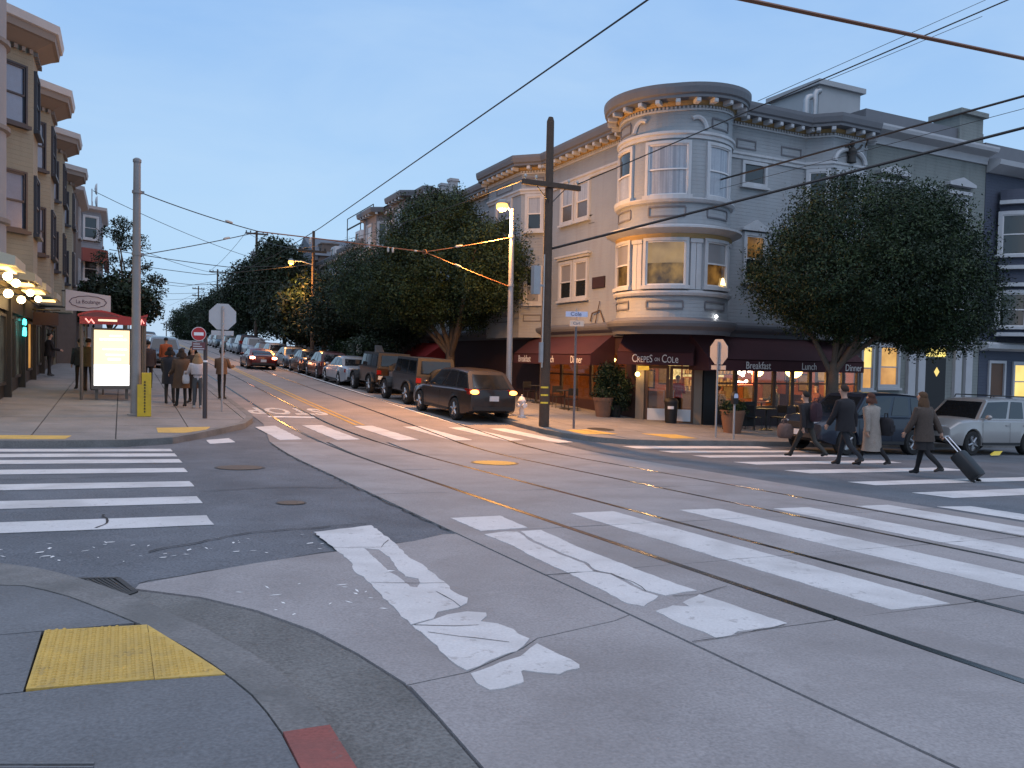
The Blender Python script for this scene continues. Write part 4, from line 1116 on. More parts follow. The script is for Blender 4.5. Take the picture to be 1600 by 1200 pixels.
# ---- green house next door
M_green = mat('grey green clapboard', (0.175, 0.195, 0.187), 0.75, 0.1, 1.5, 50, siding=0.13, stain_fold=(.12, .13, .125), stain_fold_amt=.5, stain_fold_scale=2.2, stretch=.12)
M_gtrim = mat('pale grey trim', (0.42, 0.43, 0.45), 0.65, 0.1, 3)
gh = thing('green_house', 'grey green house with lit ground floor windows right of the cafe', 'building', (29.8, YB, G(29.8, YB)))
mb = MB(); mb.box(26.17, 33.45, YB + .02, 36, -2.2, 10.75); mb.build('wall', M_green, gh)
FG = Face((0, YB + .02), (1, 0), (0, -1))
mb = MB(); mb.sweep([(26.17, YB + .02), (33.45, YB + .02)], [(0, 10.2), (.08, 10.2), (.12, 10.5), (.55, 10.62), (.60, 10.74), (.60, 10.82), (0, 10.9)]); mb.build('cornice', M_gtrim, gh)
mb = MB(); mb.box(26.2, 33.4, YB + .15, 35.9, 10.75, 11.55); mb.build('parapet', M_corn, gh)
mb = MB(); mb.box(31.7, 33.2, YB + .05, YB + 1.3, 10.9, 12.15); mb.box(31.55, 33.35, YB - .1, YB + 1.45, 12.15, 12.35); mb.build('chimney', M_green, gh)
window(gh, FG, 26.15 + .15, 26.85, .5, 2.22, (M_warm, M_warmy), M_gtrim, casing=.1)
window(gh, FG, 27.3, 28.3, .6, 2.24, (M_warm, lit_mat('amber upper', (.62, .32, .07), (.85, .48, .12), .8, 1.5)), M_gtrim, casing=.14)
mb = MB(); mb.fbox(FG, 26.2, 28.75, 0, .22, .22, .34); mb.build('sill_course', M_gtrim, gh)
for u in (28.85, 29.45, 31.75, 32.45):
    mb = MB(); mb.fbox(FG, u, u + .42, 0, .14, -.4, 2.28); mb.build('portal_pilaster', M_gtrim, gh)
mb = MB(); mb.fbox(FG, 28.75, 33.0, 0, .22, 2.30, 2.62); mb.build('portal_lintel', M_gtrim, gh)
mb = MB(); mb.fbox(FG, 30.0, 31.3, 0, .02, -.9, 1.84); dd = mb.build('door', M_black, gh)
mb = MB(); s_ = .17; mb.add([FG.pt(30.72 + a, .028, 1.26 + b) for a, b in ((-s_, 0), (0, -s_ * 1.2), (s_, 0), (0, s_ * 1.2))], [(0, 1, 2, 3)]); mb.build('diamond_light', M_warmy, dd)
mb = MB(); mb.fbox(FG, 30.05, 31.28, 0, .025, 1.9, 2.28); mb.build('transom', lit_mat('bright transom', (1, .75, .15), (1, .85, .3), 1.2, 3), gh)
mb = MB()
for k in range(5): mb.fbox(FG, 29.7, 31.7, 0, 1.4 - k * .28, -1.35 + (k - 1) * .16, -1.35 + k * .16)
mb.build('step', M_kerb, gh)
for z0, z1 in ((7.2, 8.6), (4.0, 5.6)):
    for u in (27.0, 29.0, 31.1): window(gh, FG, u, u + 1.05, z0, z1, (M_glassd, M_blind), M_gtrim, hood=.14)
for u in (26.9, 31.0):
    hd = MB(); hd.prism([(u - .2, 9.05), (u + 1.5, 9.05), (u + 1.5, 9.17), (u + .65, 9.42), (u - .2, 9.17)], 'y', YB - .25, YB + .018); hd.build('hood_mould', M_gtrim, gh)
# ---- blue house
M_blue = mat('dark blue clapboard', (0.045, 0.055, 0.085), 0.7, 0.12, 1.5, 50, siding=0.13)
bh = thing('blue_house', 'dark blue house with white trimmed round bay at the right edge', 'building', (36, YB, G(36, YB)))
mb = MB(); mb.box(33.5, 42, YB + .03, 36, -2.6, 10.5); mb.build('wall', M_blue, bh)
FBh = Face((0, YB + .03), (1, 0), (0, -1))
window(bh, FBh, 34.25, 35.2, .1, 1.68, (M_brownw, M_brownw), M_gtrim, sash=False)
window(bh, FBh, 35.95, 37.1, .1, 1.66, (M_warmy, M_warmy), M_gtrim)
mb = MB(); mb.sweep([(33.5, YB + .03), (42, YB + .03)], [(0, 2.22), (.08, 2.22), (.40, 2.32), (.44, 2.5), (.3, 2.58), (0, 2.62)]); mb.build('shop_cornice', M_trim, bh)
BC = (36.1, YB + .7); BR = 2.0
ab0, ab1 = math.radians(205), math.radians(335)
mb = MB(); mb.arcbox(BC, BR - .3, BR, ab0, ab1, 2.85, 9.2, 20); mb.build('bay', M_blue, bh)
for z0, z1 in ((3.3, 4.7), (6.4, 8.1)):
    for a in (222, 258, 294): arc_window(bh, BC, BR, math.radians(a), .24, z0, z1, (M_glassd, M_glassd), casing=.16)
for z, m_ in ((2.86, M_trim), (5.0, M_trim), (5.75, M_trim), (8.55, M_trim)):
    mb = MB(); mb.arcbox(BC, BR, BR + .22, ab0, ab1, z, z + .16, 20); mb.build('ledge', m_, bh)
for a in (240, 276):
    for z0, z1 in ((3.05, 4.95), (6.0, 8.5)):
        mb = MB(); mb.arcbox(BC, BR, BR + .07, math.radians(a) - .07, math.radians(a) + .07, z0, z1, 2); mb.build('pilaster', M_trim, bh)
mb = MB(); mb.sweep([(33.5, YB + .03), (42, YB + .03)], [(0, 9.9), (.1, 9.9), (.6, 10.15), (.65, 10.35), (0, 10.5)]); mb.build('cornice', M_gtrim, bh)
mb = MB(); mb.box(33.5, 42, YB + .1, 36, 10.5, 11.2); mb.build('parapet', M_corn, bh)

# ---- houses up the hill behind the street trees
def hill_house(label, y0, y1, x, top, wallm, trimm, roof='flat', bays=(), x1=27, lit=None):
    z = G(x, y0) - .5
    t = thing('row_house', label, 'building', (x, (y0 + y1) / 2, G(x, (y0 + y1) / 2)), group='row houses up the hill on the right')
    path = [(x, y1)]
    for a, b in bays: path += [(x, b + .5), (x - .8, b), (x - .8, a), (x, a - .5)]
    path += [(x, y0)]
    mb = MB(); mb.sweep(path, [(0, z), (0, top)], cap=False); mb.poly([(x, y0, z), (x1, y0, z), (x1, y0, top), (x, y0, top)]); mb.poly([(x, y1, z), (x1, y1, z), (x1, y1, top), (x, y1, top)]); mb.build('wall', wallm, t)
    F = Face((x, 0), (0, -1), (-1, 0)); F2 = Face((x - .8, 0), (0, -1), (-1, 0))
    fl = [top - 2.6, top - 5.8]
    for z0 in fl:
        ys_ = [y0 + 1.0 + k * 2.1 for k in range(int((y1 - y0 - 1) / 2.1))]
        for yy in ys_:
            inb = [bb for bb in bays if bb[0] - .6 < yy < bb[1] + .6 or bb[0] - .6 < yy + .9 < bb[1] + .6]
            if inb: continue
            window(t, F, -yy - .9, -yy, z0, z0 + 1.6, None, trimm)
        for a, b in bays: 
            m_ = (a + b) / 2
            window(t, F2, -m_ - .55, -m_ + .55, z0, z0 + 1.6, M_curtain, trimm)
            d = Vector((.8, -.5)).normalized(); F3 = Face((x - .8, a), d)
            window(t, F3, .22, .72, z0, z0 + 1.6, M_glassd, trimm)
    mb = MB(); mb.sweep(path, [(0, top - .45), (.1, top - .4), (.45, top - .28), (.5, top - .05), (.5, top + .05), (-.2, top + .1)]); c = mb.build('cornice', M_corn, t)
    br = MB(); br.box(-.08, .08, .1, .42, -.14, 0); bm_ = br.mesh('bracket', trimm)
    for p, nn in path_points(path, .7):
        o = bpy.data.objects.new('bracket', bm_); COL.objects.link(o); o.parent = c; o.location = Vector((p.x, p.y, top - .29)) - t.location; o.rotation_euler = (0, 0, math.atan2(nn.y, nn.x) - PI / 2)
    ym = (y0 + y1) / 2
    if roof == 'gable':
        mb = MB(); mb.prism([(y0 - .2, top), (y1 + .2, top), (ym, top + 2.4)], 'x', x - .3, x1); mb.build('roof', M_roofg, t)
        mb = MB(); mb.box(x + .6, x + 2.2, y0 + 1.2, y0 + 2.6, top + .2, top + 1.3); mb.box(x + .5, x + 2.3, y0 + 1.1, y0 + 2.7, top + 1.3, top + 1.42); mb.build('dormer', wallm, t)
    elif roof == 'slope':
        mb = MB(); mb.add([(x - .4, y0, top), (x - .4, y1, top), (x + 3.5, y1, top + 2.0), (x + 3.5, y0, top + 2.0), (x1, y0, top + 2.0), (x1, y1, top + 2)], [(0, 1, 2, 3), (3, 2, 5, 4), (0, 3, 4)]); mb.build('roof', M_roofg, t)
        mb = MB(); mb.box(x + .3, x + 2.2, ym - .8, ym + .8, top, top + 1.2); mb.build('dormer', trimm, t)
        F5 = Face((x + .3, 0), (0, -1), (-1, 0)); window(t, F5, -ym - .4, -ym + .4, top + .25, top + .95, None, trimm, sash=False)
    else:
        mb = MB(); mb.poly([(x, y0, top), (x1, y0, top), (x1, y1, top), (x, y1, top)]); mb.build('roof', M_roof, t)
    return t
M_roofg = mat('grey shingle roof', (0.11, 0.12, 0.14), 0.85, 0.2, 3)
M_h1 = mat('mauve grey stucco', (0.22, 0.20, 0.20), .8, .1, 2); M_h2 = mat('slate grey clapboard', (0.22, 0.24, 0.27), .75, .1, 2, siding=.14); M_h3 = mat('pale teal clapboard', (0.22, 0.27, 0.28), .75, .1, 2, siding=.14); M_h4 = mat('brown shingle wall', (0.13, 0.10, 0.085), .85, .2, 3)
hill_house('row house with two bracketed bays just past the corner building', 46.2, 59.8, XB, 11.75, M_h1, M_trim, 'flat', ((48.5, 51.2), (55.0, 58.2)))
hh2 = hill_house('slate row house with a sloping roof below the roof railing', 60, 67.8, XB, 10.3, M_h2, M_trim, 'slope')
hill_house('pale teal row house with dormer beyond the sloping grey roof', 68, 76.8, XB, 10.0, M_h3, M_trim, 'slope')
hill_house('gabled brown house farthest up the hill behind the wooden pole', 77, 88, XB, 10.9, M_h4, M_gtrim, 'gable')
t = thing('roof_railing', 'thin metal railing on a platform above the sloping grey roof', 'railing', (XB + 1, 63.5, 11.5))
mb = MB()
for y in (59.9, 63.5, 67.7): mb.tube([(XB + .4, y, 10.6), (XB + .4, y, 13.0)], .04, 5)
mb.build('post', M_iron, t)
mb = MB()
mb.tube([(XB + .4, 59.9, 13.0), (XB + .4, 67.7, 13.0)], .04, 5); mb.tube([(XB + .4, 59.9, 12.1), (XB + .4, 67.7, 12.1)], .07, 5); mb.build('rail', M_iron, t)

# ---- yellow building on the left
M_tan = mat('tan clapboard', (0.255, 0.225, 0.16), 0.8, 0.1, 1.4, 50, siding=0.12, stain_fold=(0.20, 0.175, 0.125), stain_fold_amt=0.5, stain_fold_scale=2.2, stretch=.12)
M_tgrey = mat('grey turret render', (0.28, 0.275, 0.28), .8, .1, 2)
M_tcorn = mat('brown grey cornice', (0.20, 0.175, 0.155), 0.7, 0.1, 2)
M_ttop = mat('pale cornice gutter', (0.42, 0.43, 0.44), .6)
M_frame_dk = mat('dark window frame', (0.035, 0.036, 0.045), .5)
yb = thing('yellow_building', 'tan clapboard building with projecting bays at the left edge', 'building', (-2.9, 33, G(-2.9, 33)))
WX = -2.9; BX = -2.1
bays = [(24.5, 25.7), (30.2, 31.7), (36.0, 37.4), (42.6, 43.9)]
path = [(WX, 20.6)]
for a, b in bays: path += [(WX, a - .8), (BX, a), (BX, b), (WX, b + .8)]
path += [(WX, 45.0)]
mb = MB(); mb.sweep(path, [(0, 3.15), (0, 9.4)], cap=False); mb.poly([(WX, 45, -1), (-12, 45, -1), (-12, 45, 9.4), (WX, 45, 9.4)]); mb.build('wall', M_tan, yb)
mb = MB(); mb.lathe([(0.8, 3.1), (.8, 10.2)], (-3.1, 20.9, 0), 24); mb.build('turret', M_tgrey, yb, smooth=True)
for z in (6.15, 4.15, 8.0): 
    mb = MB(); mb.lathe([(.8, z), (.88, z + .03), (.88, z + .12), (.8, z + .15)], (-3.1, 20.9, 0), 24); mb.build('band', M_tcorn, yb)
cpath = []
for a, b in bays:
    cp = [(WX - .2, a - 1.0), (WX, a - .8), (BX, a), (BX, b), (WX, b + .8), (WX - .2, b + 1.0)]
    mb = MB(); mb.sweep(cp, [(0, 9.18), (.06, 9.2), (.42, 9.42), (.50, 9.44), (.52, 9.62)]); c = mb.build('cornice', M_tcorn, yb)
    mb = MB(); mb.sweep(cp, [(.525, 9.62), (.58, 9.64), (.62, 9.84), (.2, 9.9), (-.6, 9.9)]); mb.build('gutter', M_ttop, c)
    br = MB()
    for p, nn in path_points(cp[1:-1], .22):
        Fq = Face((p.x, p.y), (-nn.y, nn.x), nn); br.fbox(Fq, -.05, .05, 0, .10, 9.06, 9.17)
    br.build('dentil', M_tcorn, c, kind='stuff')
mb = MB(); mb.sweep([(WX, 20.6), (WX, 45)], [(0, 9.1), (.25, 9.3), (.3, 9.5), (-.5, 9.6)]); mb.build('parapet', M_tcorn, yb)
M_paleglass = mat('pale blue pane', (0.20, 0.23, 0.30), .12, .15, 5, spec=.9)  # pale blue pane tone with slight random variation
for a, b in bays:
    d = Vector((BX - WX, .8)).normalized(); F1 = Face((WX, a - .8), d)
    F2 = Face((BX, 0), (0, 1), (1, 0))
    d3 = Vector((WX - BX, .8)).normalized(); F3 = Face((BX, b), d3)
    for z0, z1 in ((7.2, 8.66), (4.5, 5.95)):
        window(yb, F1, .26, .86, z0, z1, (M_paleglass, M_paleglass), M_frame_dk, casing=.05)
        window(yb, F2, a + .15, b - .15, z0, z1, (M_paleglass, M_paleglass), M_frame_dk, casing=.05)
        window(yb, F3, .26, .86, z0, z1, (M_paleglass, M_paleglass), M_frame_dk, casing=.05)
F0 = Face((WX, 0), (0, 1), (1, 0))
for yy in (27.6, 33.6, 39.5):
    for z0, z1 in ((7.2, 8.66), (4.5, 5.95)): window(yb, F0, yy - .45, yy + .45, z0, z1, (M_paleglass, M_paleglass), M_frame_dk, casing=.05)
mb = MB(); mb.poly([(WX, 20.6, 9.4), (-12, 20.6, 9.4), (-12, 45, 9.4), (WX, 45, 9.4)]); mb.build('roof', M_roof, yb)
# its shopfront
M_shopdk = mat('dark shopfront timber', (0.03, 0.027, 0.024), .5, .2, 3)
FS = Face((-2.98, 0), (0, 1), (1, 0))
mb = MB(); mb.fbox(FS, 20.6, 45, -.3, -.02, -1, 3.15); mb.fbox(FS, 20.6, 45, -.02, .1, 2.5, 3.1); mb.build('shopfront', M_shopdk, yb)
mb = MB(); mb.fbox(FS, 20.6, 45, 0, .14, 3.1, 3.24); mb.build('string_course', M_tan, yb)
M_shopg = lit_mat('dim shop window', (0.012, 0.014, 0.015), (0.07, 0.075, 0.06), .6, 1.8)
k = 0
yy = 21.2
while yy < 44:
    z0 = G(-3, yy) + .55
    mb = MB(); rect_frame(mb, FS, yy, yy + 1.6, z0, 2.4, .08, -.01, .07); w = mb.build('shop_window', M_shopdk, yb)
    mb = MB(); mb.fbox(FS, yy + .08, yy + 1.52, -.005, .005, z0 + .08, 2.32); mb.build('pane', M_shopg if k != 6 else M_warm, w)
    yy += 1.85; k += 1
for yy in (22.95, 26.7, 30.4, 34.1, 37.8):
    mb = MB(); mb.fbox(FS, yy, yy + .22, -.02, .16, -1, 3.0); mb.build('pier', M_shopdk, yb)
# canopies over the shop windows and the globe lights below them
M_canopy = mat('cream canopy canvas', (0.45, 0.40, 0.30), .85, .1, 3)
cl = ['cream canopy nearest on the yellow building', 'second cream canopy along the yellow building', 'third cream canopy along the yellow building', 'farthest cream canopy on the yellow building']
for (yc, lb) in zip((20.9, 25.2, 28.6, 33.0), cl):
    t = thing('canopy', lb, 'canopy', (-2.9, yc, 3.3), group='cream shop canopies on the left')
    mb = MB(); P = FS.pt
    mb.hexa([P(yc - 1.0, .12, 3.28), P(yc + 1.0, .12, 3.28), P(yc + 1.0, .95, 3.20), P(yc - 1.0, .95, 3.20), P(yc - 1.0, .12, 3.62), P(yc + 1.0, .12, 3.62), P(yc + 1.0, .95, 3.40), P(yc - 1.0, .95, 3.40)]); mb.build('cover', M_canopy, t)
    mb = MB(); mb.fbox(FS, yc - .8, yc + .8, .3, .8, 3.16, 3.19); mb.build('light_panel', mat('canopy light', (1, .7, .3), .5, 0.1, emit=2.5, ecol=(1, .62, .22)), t)
gl = [(20.2, 2.98), (21.7, 2.95), (20.3, 2.62), (22.8, 2.63), (24.9, 2.93), (27.2, 2.9)]
for i, (y, z) in enumerate(gl):
    t = thing('globe_lamp', ['nearest upper globe lamp under the canopies', 'second upper globe lamp under the canopies', 'nearest lower globe lamp under the canopies', 'second lower globe lamp under the canopies', 'third upper globe lamp under the canopies', 'farthest globe lamp under the canopies'][i], 'lamp', (-2.2, y, z), group='globe lamps on the yellow building')
    mb = MB(); mb.sphere((0, 0, 0), .092, 14, 8); mb.build('globe', mat('shop globe glow', (1, .8, .45), .5, 0, emit=14, ecol=(1, .72, .32)), t, smooth=True, local=True)
    mb = MB(); mb.tube([(-.75, 0, .1), (-.1, 0, .1), (0, 0, .1)], .018, 5); mb.build('arm', M_iron, t, local=True)
    if i in (1, 3, 4, 5):
        ld = bpy.data.lights.new('globe_light', 'POINT'); ld.energy = 9; ld.color = (1, .66, .28); ld.shadow_soft_size = .12
        lo = bpy.data.objects.new('globe_light', ld); COL.objects.link(lo); lo.parent = t; lo.location = (0, 0, -.2)
t = thing('neon_sign', 'small turquoise neon sign in the dark left shop window', 'sign', (-2.8, 29.9, 2.1))
M_teal = mat('turquoise neon', (.1, 1, .9), .5, 0, emit=4, ecol=(.06, .85, .8))
for z0, zz in ((2.22, .16), (1.86, .26)):
    mb = MB()
    for k in range(5): mb.tube([(-2.80, 29.65 + .13 * k, z0), (-2.80, 29.72 + .13 * k, z0 + zz * (.6 + .4 * (k % 2)))], .035, 5)
    mb.build('tube', M_teal, t)
t = thing('hanging_sign', 'small dark hanging sign board beyond the globe lamps', 'sign', (-2.6, 33.5, 2.9))
mb = MB(); mb.box(-2.85, -2.05, 33.2, 33.28, 2.3, 2.75); mb.build('board', M_maroon, t); mb = MB(); mb.tube([(-2.95, 33.24, 2.85), (-2.0, 33.24, 2.85)], .025, 5); mb.build('bracket', M_iron, t)
# houses further along on the left
def left_house(label, y0, y1, x, bx, top, wallm, balc=False):
    t = thing('bay_house', label, 'building', (x, (y0 + y1) / 2, G(x, (y0 + y1) / 2)), group='houses up the hill on the left')
    z = G(x, y0) - .3; a, b = y0 + 1.2, y1 - 1.5
    path = [(x, y0), (x, a - .8), (bx, a), (bx, b), (x, b + .8), (x, y1)]
    mb = MB(); mb.sweep(path, [(0, z), (0, top)], cap=False); mb.poly([(x, y0, z), (x - 8, y0, z), (x - 8, y0, top), (x, y0, top)]); mb.poly([(x, y1, z), (x - 8, y1, z), (x - 8, y1, top), (x, y1, top)]); mb.build('wall', wallm, t)
    mb = MB(); mb.sweep(path, [(0, top - .3), (.35, top - .15), (.4, top + .05), (0, top + .1)]); mb.build('cornice', M_gtrim, t)
    d = Vector((bx - x, .8)).normalized(); F1 = Face((x, a - .8), d); F2 = Face((bx, 0), (0, 1), (1, 0))
    L = math.hypot(bx - x, .8)
    for z0 in (top - 2.2, top - 5.0):
        window(t, F1, L * .2, L * .8, z0, z0 + 1.5, M_glassd, M_trim); window(t, F2, (a + b) / 2 - .5, (a + b) / 2 + .5, z0, z0 + 1.5, M_glassd, M_trim)
    if balc:
        for zz, m_ in ((top - 2.9, mat('red balcony', (.22, .06, .05), .7)), ):
            mb = MB(); mb.sweep([(x, a - 1.1), (bx + .1, a - .2), (bx + .1, b + .2)], [(0.05, zz - .9), (.35, zz - .9), (.35, zz), (.05, zz)]); mb.build('balcony', m_, t)
    mb = MB(); mb.poly([(x - 8, y0, top), (x, y0, top), (bx, a, top), (bx, b, top), (x, y1, top), (x - 8, y1, top)]); mb.build('roof', M_roof, t)
    return t
left_house('dark shingled house with a dark bay just past the yellow building', 46, 55, -2.9, -2.15, 9.8, M_h4)
left_house('grey bay house with a red balcony farther up on the left', 62, 72, -2.6, -1.35, 11.3, M_h2, True)
t = thing('satellite_dish', 'white satellite dishes on the roof of the bay house', 'dish', (-1.9, 63, 11.4))
for z, y in ((12.6, 63.0), (11.9, 64)):
    mb = MB(); mb.tube([(-1.9, y, 11.2), (-1.9, y, z)], .04, 5); mb.lathe([(0, -.05), (.3, .0), (.42, .12)], (-1.7, y, z), 14, axis='x'); mb.build('dish', M_trim, t)
# ================================================================== TREES
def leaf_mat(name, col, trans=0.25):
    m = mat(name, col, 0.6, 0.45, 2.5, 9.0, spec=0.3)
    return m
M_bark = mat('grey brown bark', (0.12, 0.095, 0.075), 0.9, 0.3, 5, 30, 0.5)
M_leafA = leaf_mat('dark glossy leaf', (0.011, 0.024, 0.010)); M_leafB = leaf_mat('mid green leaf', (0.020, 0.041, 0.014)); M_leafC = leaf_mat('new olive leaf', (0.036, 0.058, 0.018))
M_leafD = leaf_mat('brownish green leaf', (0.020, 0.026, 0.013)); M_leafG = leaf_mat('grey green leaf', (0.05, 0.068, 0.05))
def leaves(name, parent, blobs, n_clusters, per, size, mats, seed, spread=0.34, shell=(0.72, 1.04), origin=(0, 0, 0), droop=0.0, weights=(0.55, 0.33, 0.12), lump=0.16):
    rg = np.random.default_rng(seed)
    w = np.array([b[3] * b[4] + b[4] * b[5] + b[3] * b[5] for b in blobs], float); w /= w.sum()
    which = rg.choice(len(blobs), n_clusters, p=w)
    B = np.array(blobs, float)[which]
    d = rg.normal(size=(n_clusters, 3)); d /= np.linalg.norm(d, axis=1)[:, None]
    ph = rg.uniform(0, 6.28, 6)
    wob = 1 + lump * (np.sin(d[:, 0] * 5 + ph[0]) * np.sin(d[:, 1] * 6 + ph[1]) + np.sin(d[:, 2] * 7 + ph[2]) * np.sin(d[:, 0] * 9 + ph[3])) / 1.2
    rr = rg.uniform(shell[0], shell[1], n_clusters) * wob
    inner = rg.random(n_clusters) < 0.16
    rr[inner] *= rg.uniform(.35, .9, inner.sum())
    c = B[:, :3] + d * B[:, 3:6] * rr[:, None]
    # drop clusters buried inside other blobs
    keep = np.ones(n_clusters, bool)
    for b in blobs:
        q = (c - np.array(b[:3])) / np.array(b[3:6]); keep &= ~((np.linalg.norm(q, axis=1) < .62) & ~inner)
    c = c[keep]; d = d[keep]
    N = len(c) * per
    cc = np.repeat(c, per, 0); dd = np.repeat(d, per, 0)
    off = np.clip(rg.normal(size=(N, 3)), -1.5, 1.5) * spread * np.array([1, 1, .75])
    p = cc + off
    nrm = rg.normal(size=(N, 3)) * .8 + dd * .5 + np.array([0, 0, .5]); nrm /= np.linalg.norm(nrm, axis=1)[:, None]
    t = np.cross(nrm, rg.normal(size=(N, 3))); t /= np.linalg.norm(t, axis=1)[:, None] + 1e-9
    t[:, 2] -= droop; t /= np.linalg.norm(t, axis=1)[:, None]
    b = np.cross(nrm, t)
    s = size * rg.uniform(.6, 1.3, N)[:, None]
    v = np.stack([p - t * s, p + b * s * .42, p + t * s, p - b * s * .42], 1).reshape(-1, 3) - np.array(origin)
    me = bpy.data.meshes.new(name)
    me.vertices.add(4 * N); me.loops.add(4 * N); me.polygons.add(N)
    me.vertices.foreach_set('co', v.astype(np.float32).ravel())
    me.loops.foreach_set('vertex_index', np.arange(4 * N, dtype=np.int32))
    me.polygons.foreach_set('loop_start', np.arange(0, 4 * N, 4, dtype=np.int32))
    me.polygons.foreach_set('loop_total', np.full(N, 4, dtype=np.int32))
    mi = np.repeat(rg.choice(3, len(c), p=weights), per); flip = rg.random(N) < .2
    mi[flip] = rg.choice(3, flip.sum(), p=weights)
    me.polygons.foreach_set('material_index', mi.astype(np.int32))
    for m in mats: me.materials.append(m)
    me.update(); me.validate()
    o = bpy.data.objects.new(name, me); COL.objects.link(o); o.parent = parent
    return o
def limbs(mb, base, fork, blobs, r0, rf, n, seed, lean=0.0):
    rg = random.Random(seed)
    base = Vector(base); fork = Vector(fork)
    mb.tube([base - Vector((0, 0, .1)), base + Vector((0, 0, .15)), base.lerp(fork, .5) + Vector((rg.uniform(-.05, .05), rg.uniform(-.05, .05), 0)), fork], [r0 * 1.5, r0 * 1.1, r0 * .92, rf], 12)
    for k in range(n):
        b = blobs[k % len(blobs)]
        a = 2 * PI * k / n + rg.uniform(-.3, .3)
        tip = Vector((b[0] + b[3] * .65 * math.cos(a), b[1] + b[4] * .65 * math.sin(a), b[2] + rg.uniform(-.25, .45) * b[5]))
        st = fork - (fork - base) * rg.uniform(0, .25)
        m1 = st.lerp(tip, .35) + Vector((rg.uniform(-.2, .2), rg.uniform(-.2, .2), .35)); m2 = st.lerp(tip, .7) + Vector((rg.uniform(-.2, .2), rg.uniform(-.2, .2), .3))
        r = rf * rg.uniform(.5, .75)
        mb.tube([st, m1, m2, tip], [r, r * .75, r * .5, r * .15], 8)
        for j in range(3):
            s2 = m1.lerp(m2, rg.random()); t2 = s2 + Vector((rg.uniform(-1, 1) * b[3] * .5, rg.uniform(-1, 1) * b[4] * .5, rg.uniform(.1, .6) * b[5]))
            mb.tube([s2, s2.lerp(t2, .5) + Vector((0, 0, .1)), t2], [r * .4, r * .28, r * .08], 6)
    return mb
def tree(label, base, fork_h, blobs, n_clusters, per, size, mats, seed, r0=.2, nl=6, group=None, **kw):
    z = G(base[0], base[1])
    t = thing('street_tree', label, 'tree', (base[0], base[1], z), group=group)
    mb = MB(); lean = kw.pop('lean', (0, 0))
    limbs(mb, (base[0], base[1], z), (base[0] + lean[0], base[1] + lean[1], z + fork_h), blobs, r0, r0 * .7, nl, seed)
    mb.build('trunk', M_bark, t, smooth=True)
    leaves('crown', t, blobs, n_clusters, per, size, mats, seed, origin=t.location, **kw)
    return t
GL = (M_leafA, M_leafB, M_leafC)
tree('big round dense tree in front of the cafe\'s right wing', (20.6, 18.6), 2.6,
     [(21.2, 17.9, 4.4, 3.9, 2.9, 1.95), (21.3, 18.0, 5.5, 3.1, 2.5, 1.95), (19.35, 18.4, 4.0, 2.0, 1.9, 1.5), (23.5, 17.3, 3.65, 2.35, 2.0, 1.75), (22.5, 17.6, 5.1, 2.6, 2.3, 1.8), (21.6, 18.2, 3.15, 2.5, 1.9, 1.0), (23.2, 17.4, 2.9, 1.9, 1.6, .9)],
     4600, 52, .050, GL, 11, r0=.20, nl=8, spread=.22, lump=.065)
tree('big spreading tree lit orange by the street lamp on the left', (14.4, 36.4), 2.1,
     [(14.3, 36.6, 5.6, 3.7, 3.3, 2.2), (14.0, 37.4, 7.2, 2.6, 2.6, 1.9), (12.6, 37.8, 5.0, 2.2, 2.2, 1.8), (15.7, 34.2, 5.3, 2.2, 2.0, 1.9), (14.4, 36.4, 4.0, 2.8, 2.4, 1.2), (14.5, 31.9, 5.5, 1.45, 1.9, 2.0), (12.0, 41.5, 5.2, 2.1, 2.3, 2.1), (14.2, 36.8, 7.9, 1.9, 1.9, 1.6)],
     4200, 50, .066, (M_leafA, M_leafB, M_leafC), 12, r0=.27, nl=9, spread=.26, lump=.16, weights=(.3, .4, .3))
tree('dark low tree behind the parked jeeps', (14.2, 50), 2.2, [(13.6, 50, 4.8, 3.2, 3.2, 2.4), (13.2, 52, 3.6, 2.6, 3.0, 1.5), (14.6, 46.5, 4.2, 2.2, 2.4, 2.2)], 1300, 40, .10, (M_leafA, M_leafD, M_leafB), 13, r0=.2, nl=6, spread=.42)
grp = 'trees up the hill on the right'
far_t = [('dark tree below the far slate row houses', 13.6, 60, [(13.2, 60, 4.8, 2.2, 2.6, 2.2), (12.8, 62, 4.0, 1.8, 2.4, 1.6)], 500),
         ('tall dark tree with an orange lamp in front of it', 13.6, 76, [(13.5, 76, 7.4, 2.7, 3.0, 3.6), (13.0, 77, 10.0, 1.7, 1.8, 1.7), (13.2, 73, 5.2, 2.0, 2.2, 2.2)], 700),
         ('dark tree behind the tall T shaped wire pole', 13.4, 92, [(13.2, 92, 7.6, 3.2, 3.4, 3.6), (13.8, 90, 9.8, 2.2, 2.2, 1.9)], 600),
         ('broad dark tree left of the T shaped pole', 13.0, 110, [(12.6, 110, 6.6, 3.3, 3.8, 2.9), (13.4, 112, 8.0, 2.6, 3.0, 2.0)], 600),
         ('dark tree above the stop sign near the crest', 13.0, 128, [(12.5, 128, 6.4, 3.2, 3.8, 3.0)], 500),
         ('last tree seen over the crest of the street', 13.0, 152, [(11.6, 152, 6.2, 3.8, 4.2, 3.4)], 450)]
for i, (lb, x, y, bl, n) in enumerate(far_t):
    tree(lb, (x, y), 2.4, bl, int(n * 1.6), 36, .17, (M_leafA, M_leafD, M_leafB), 30 + i, r0=.22, nl=5, group=grp, spread=.55)
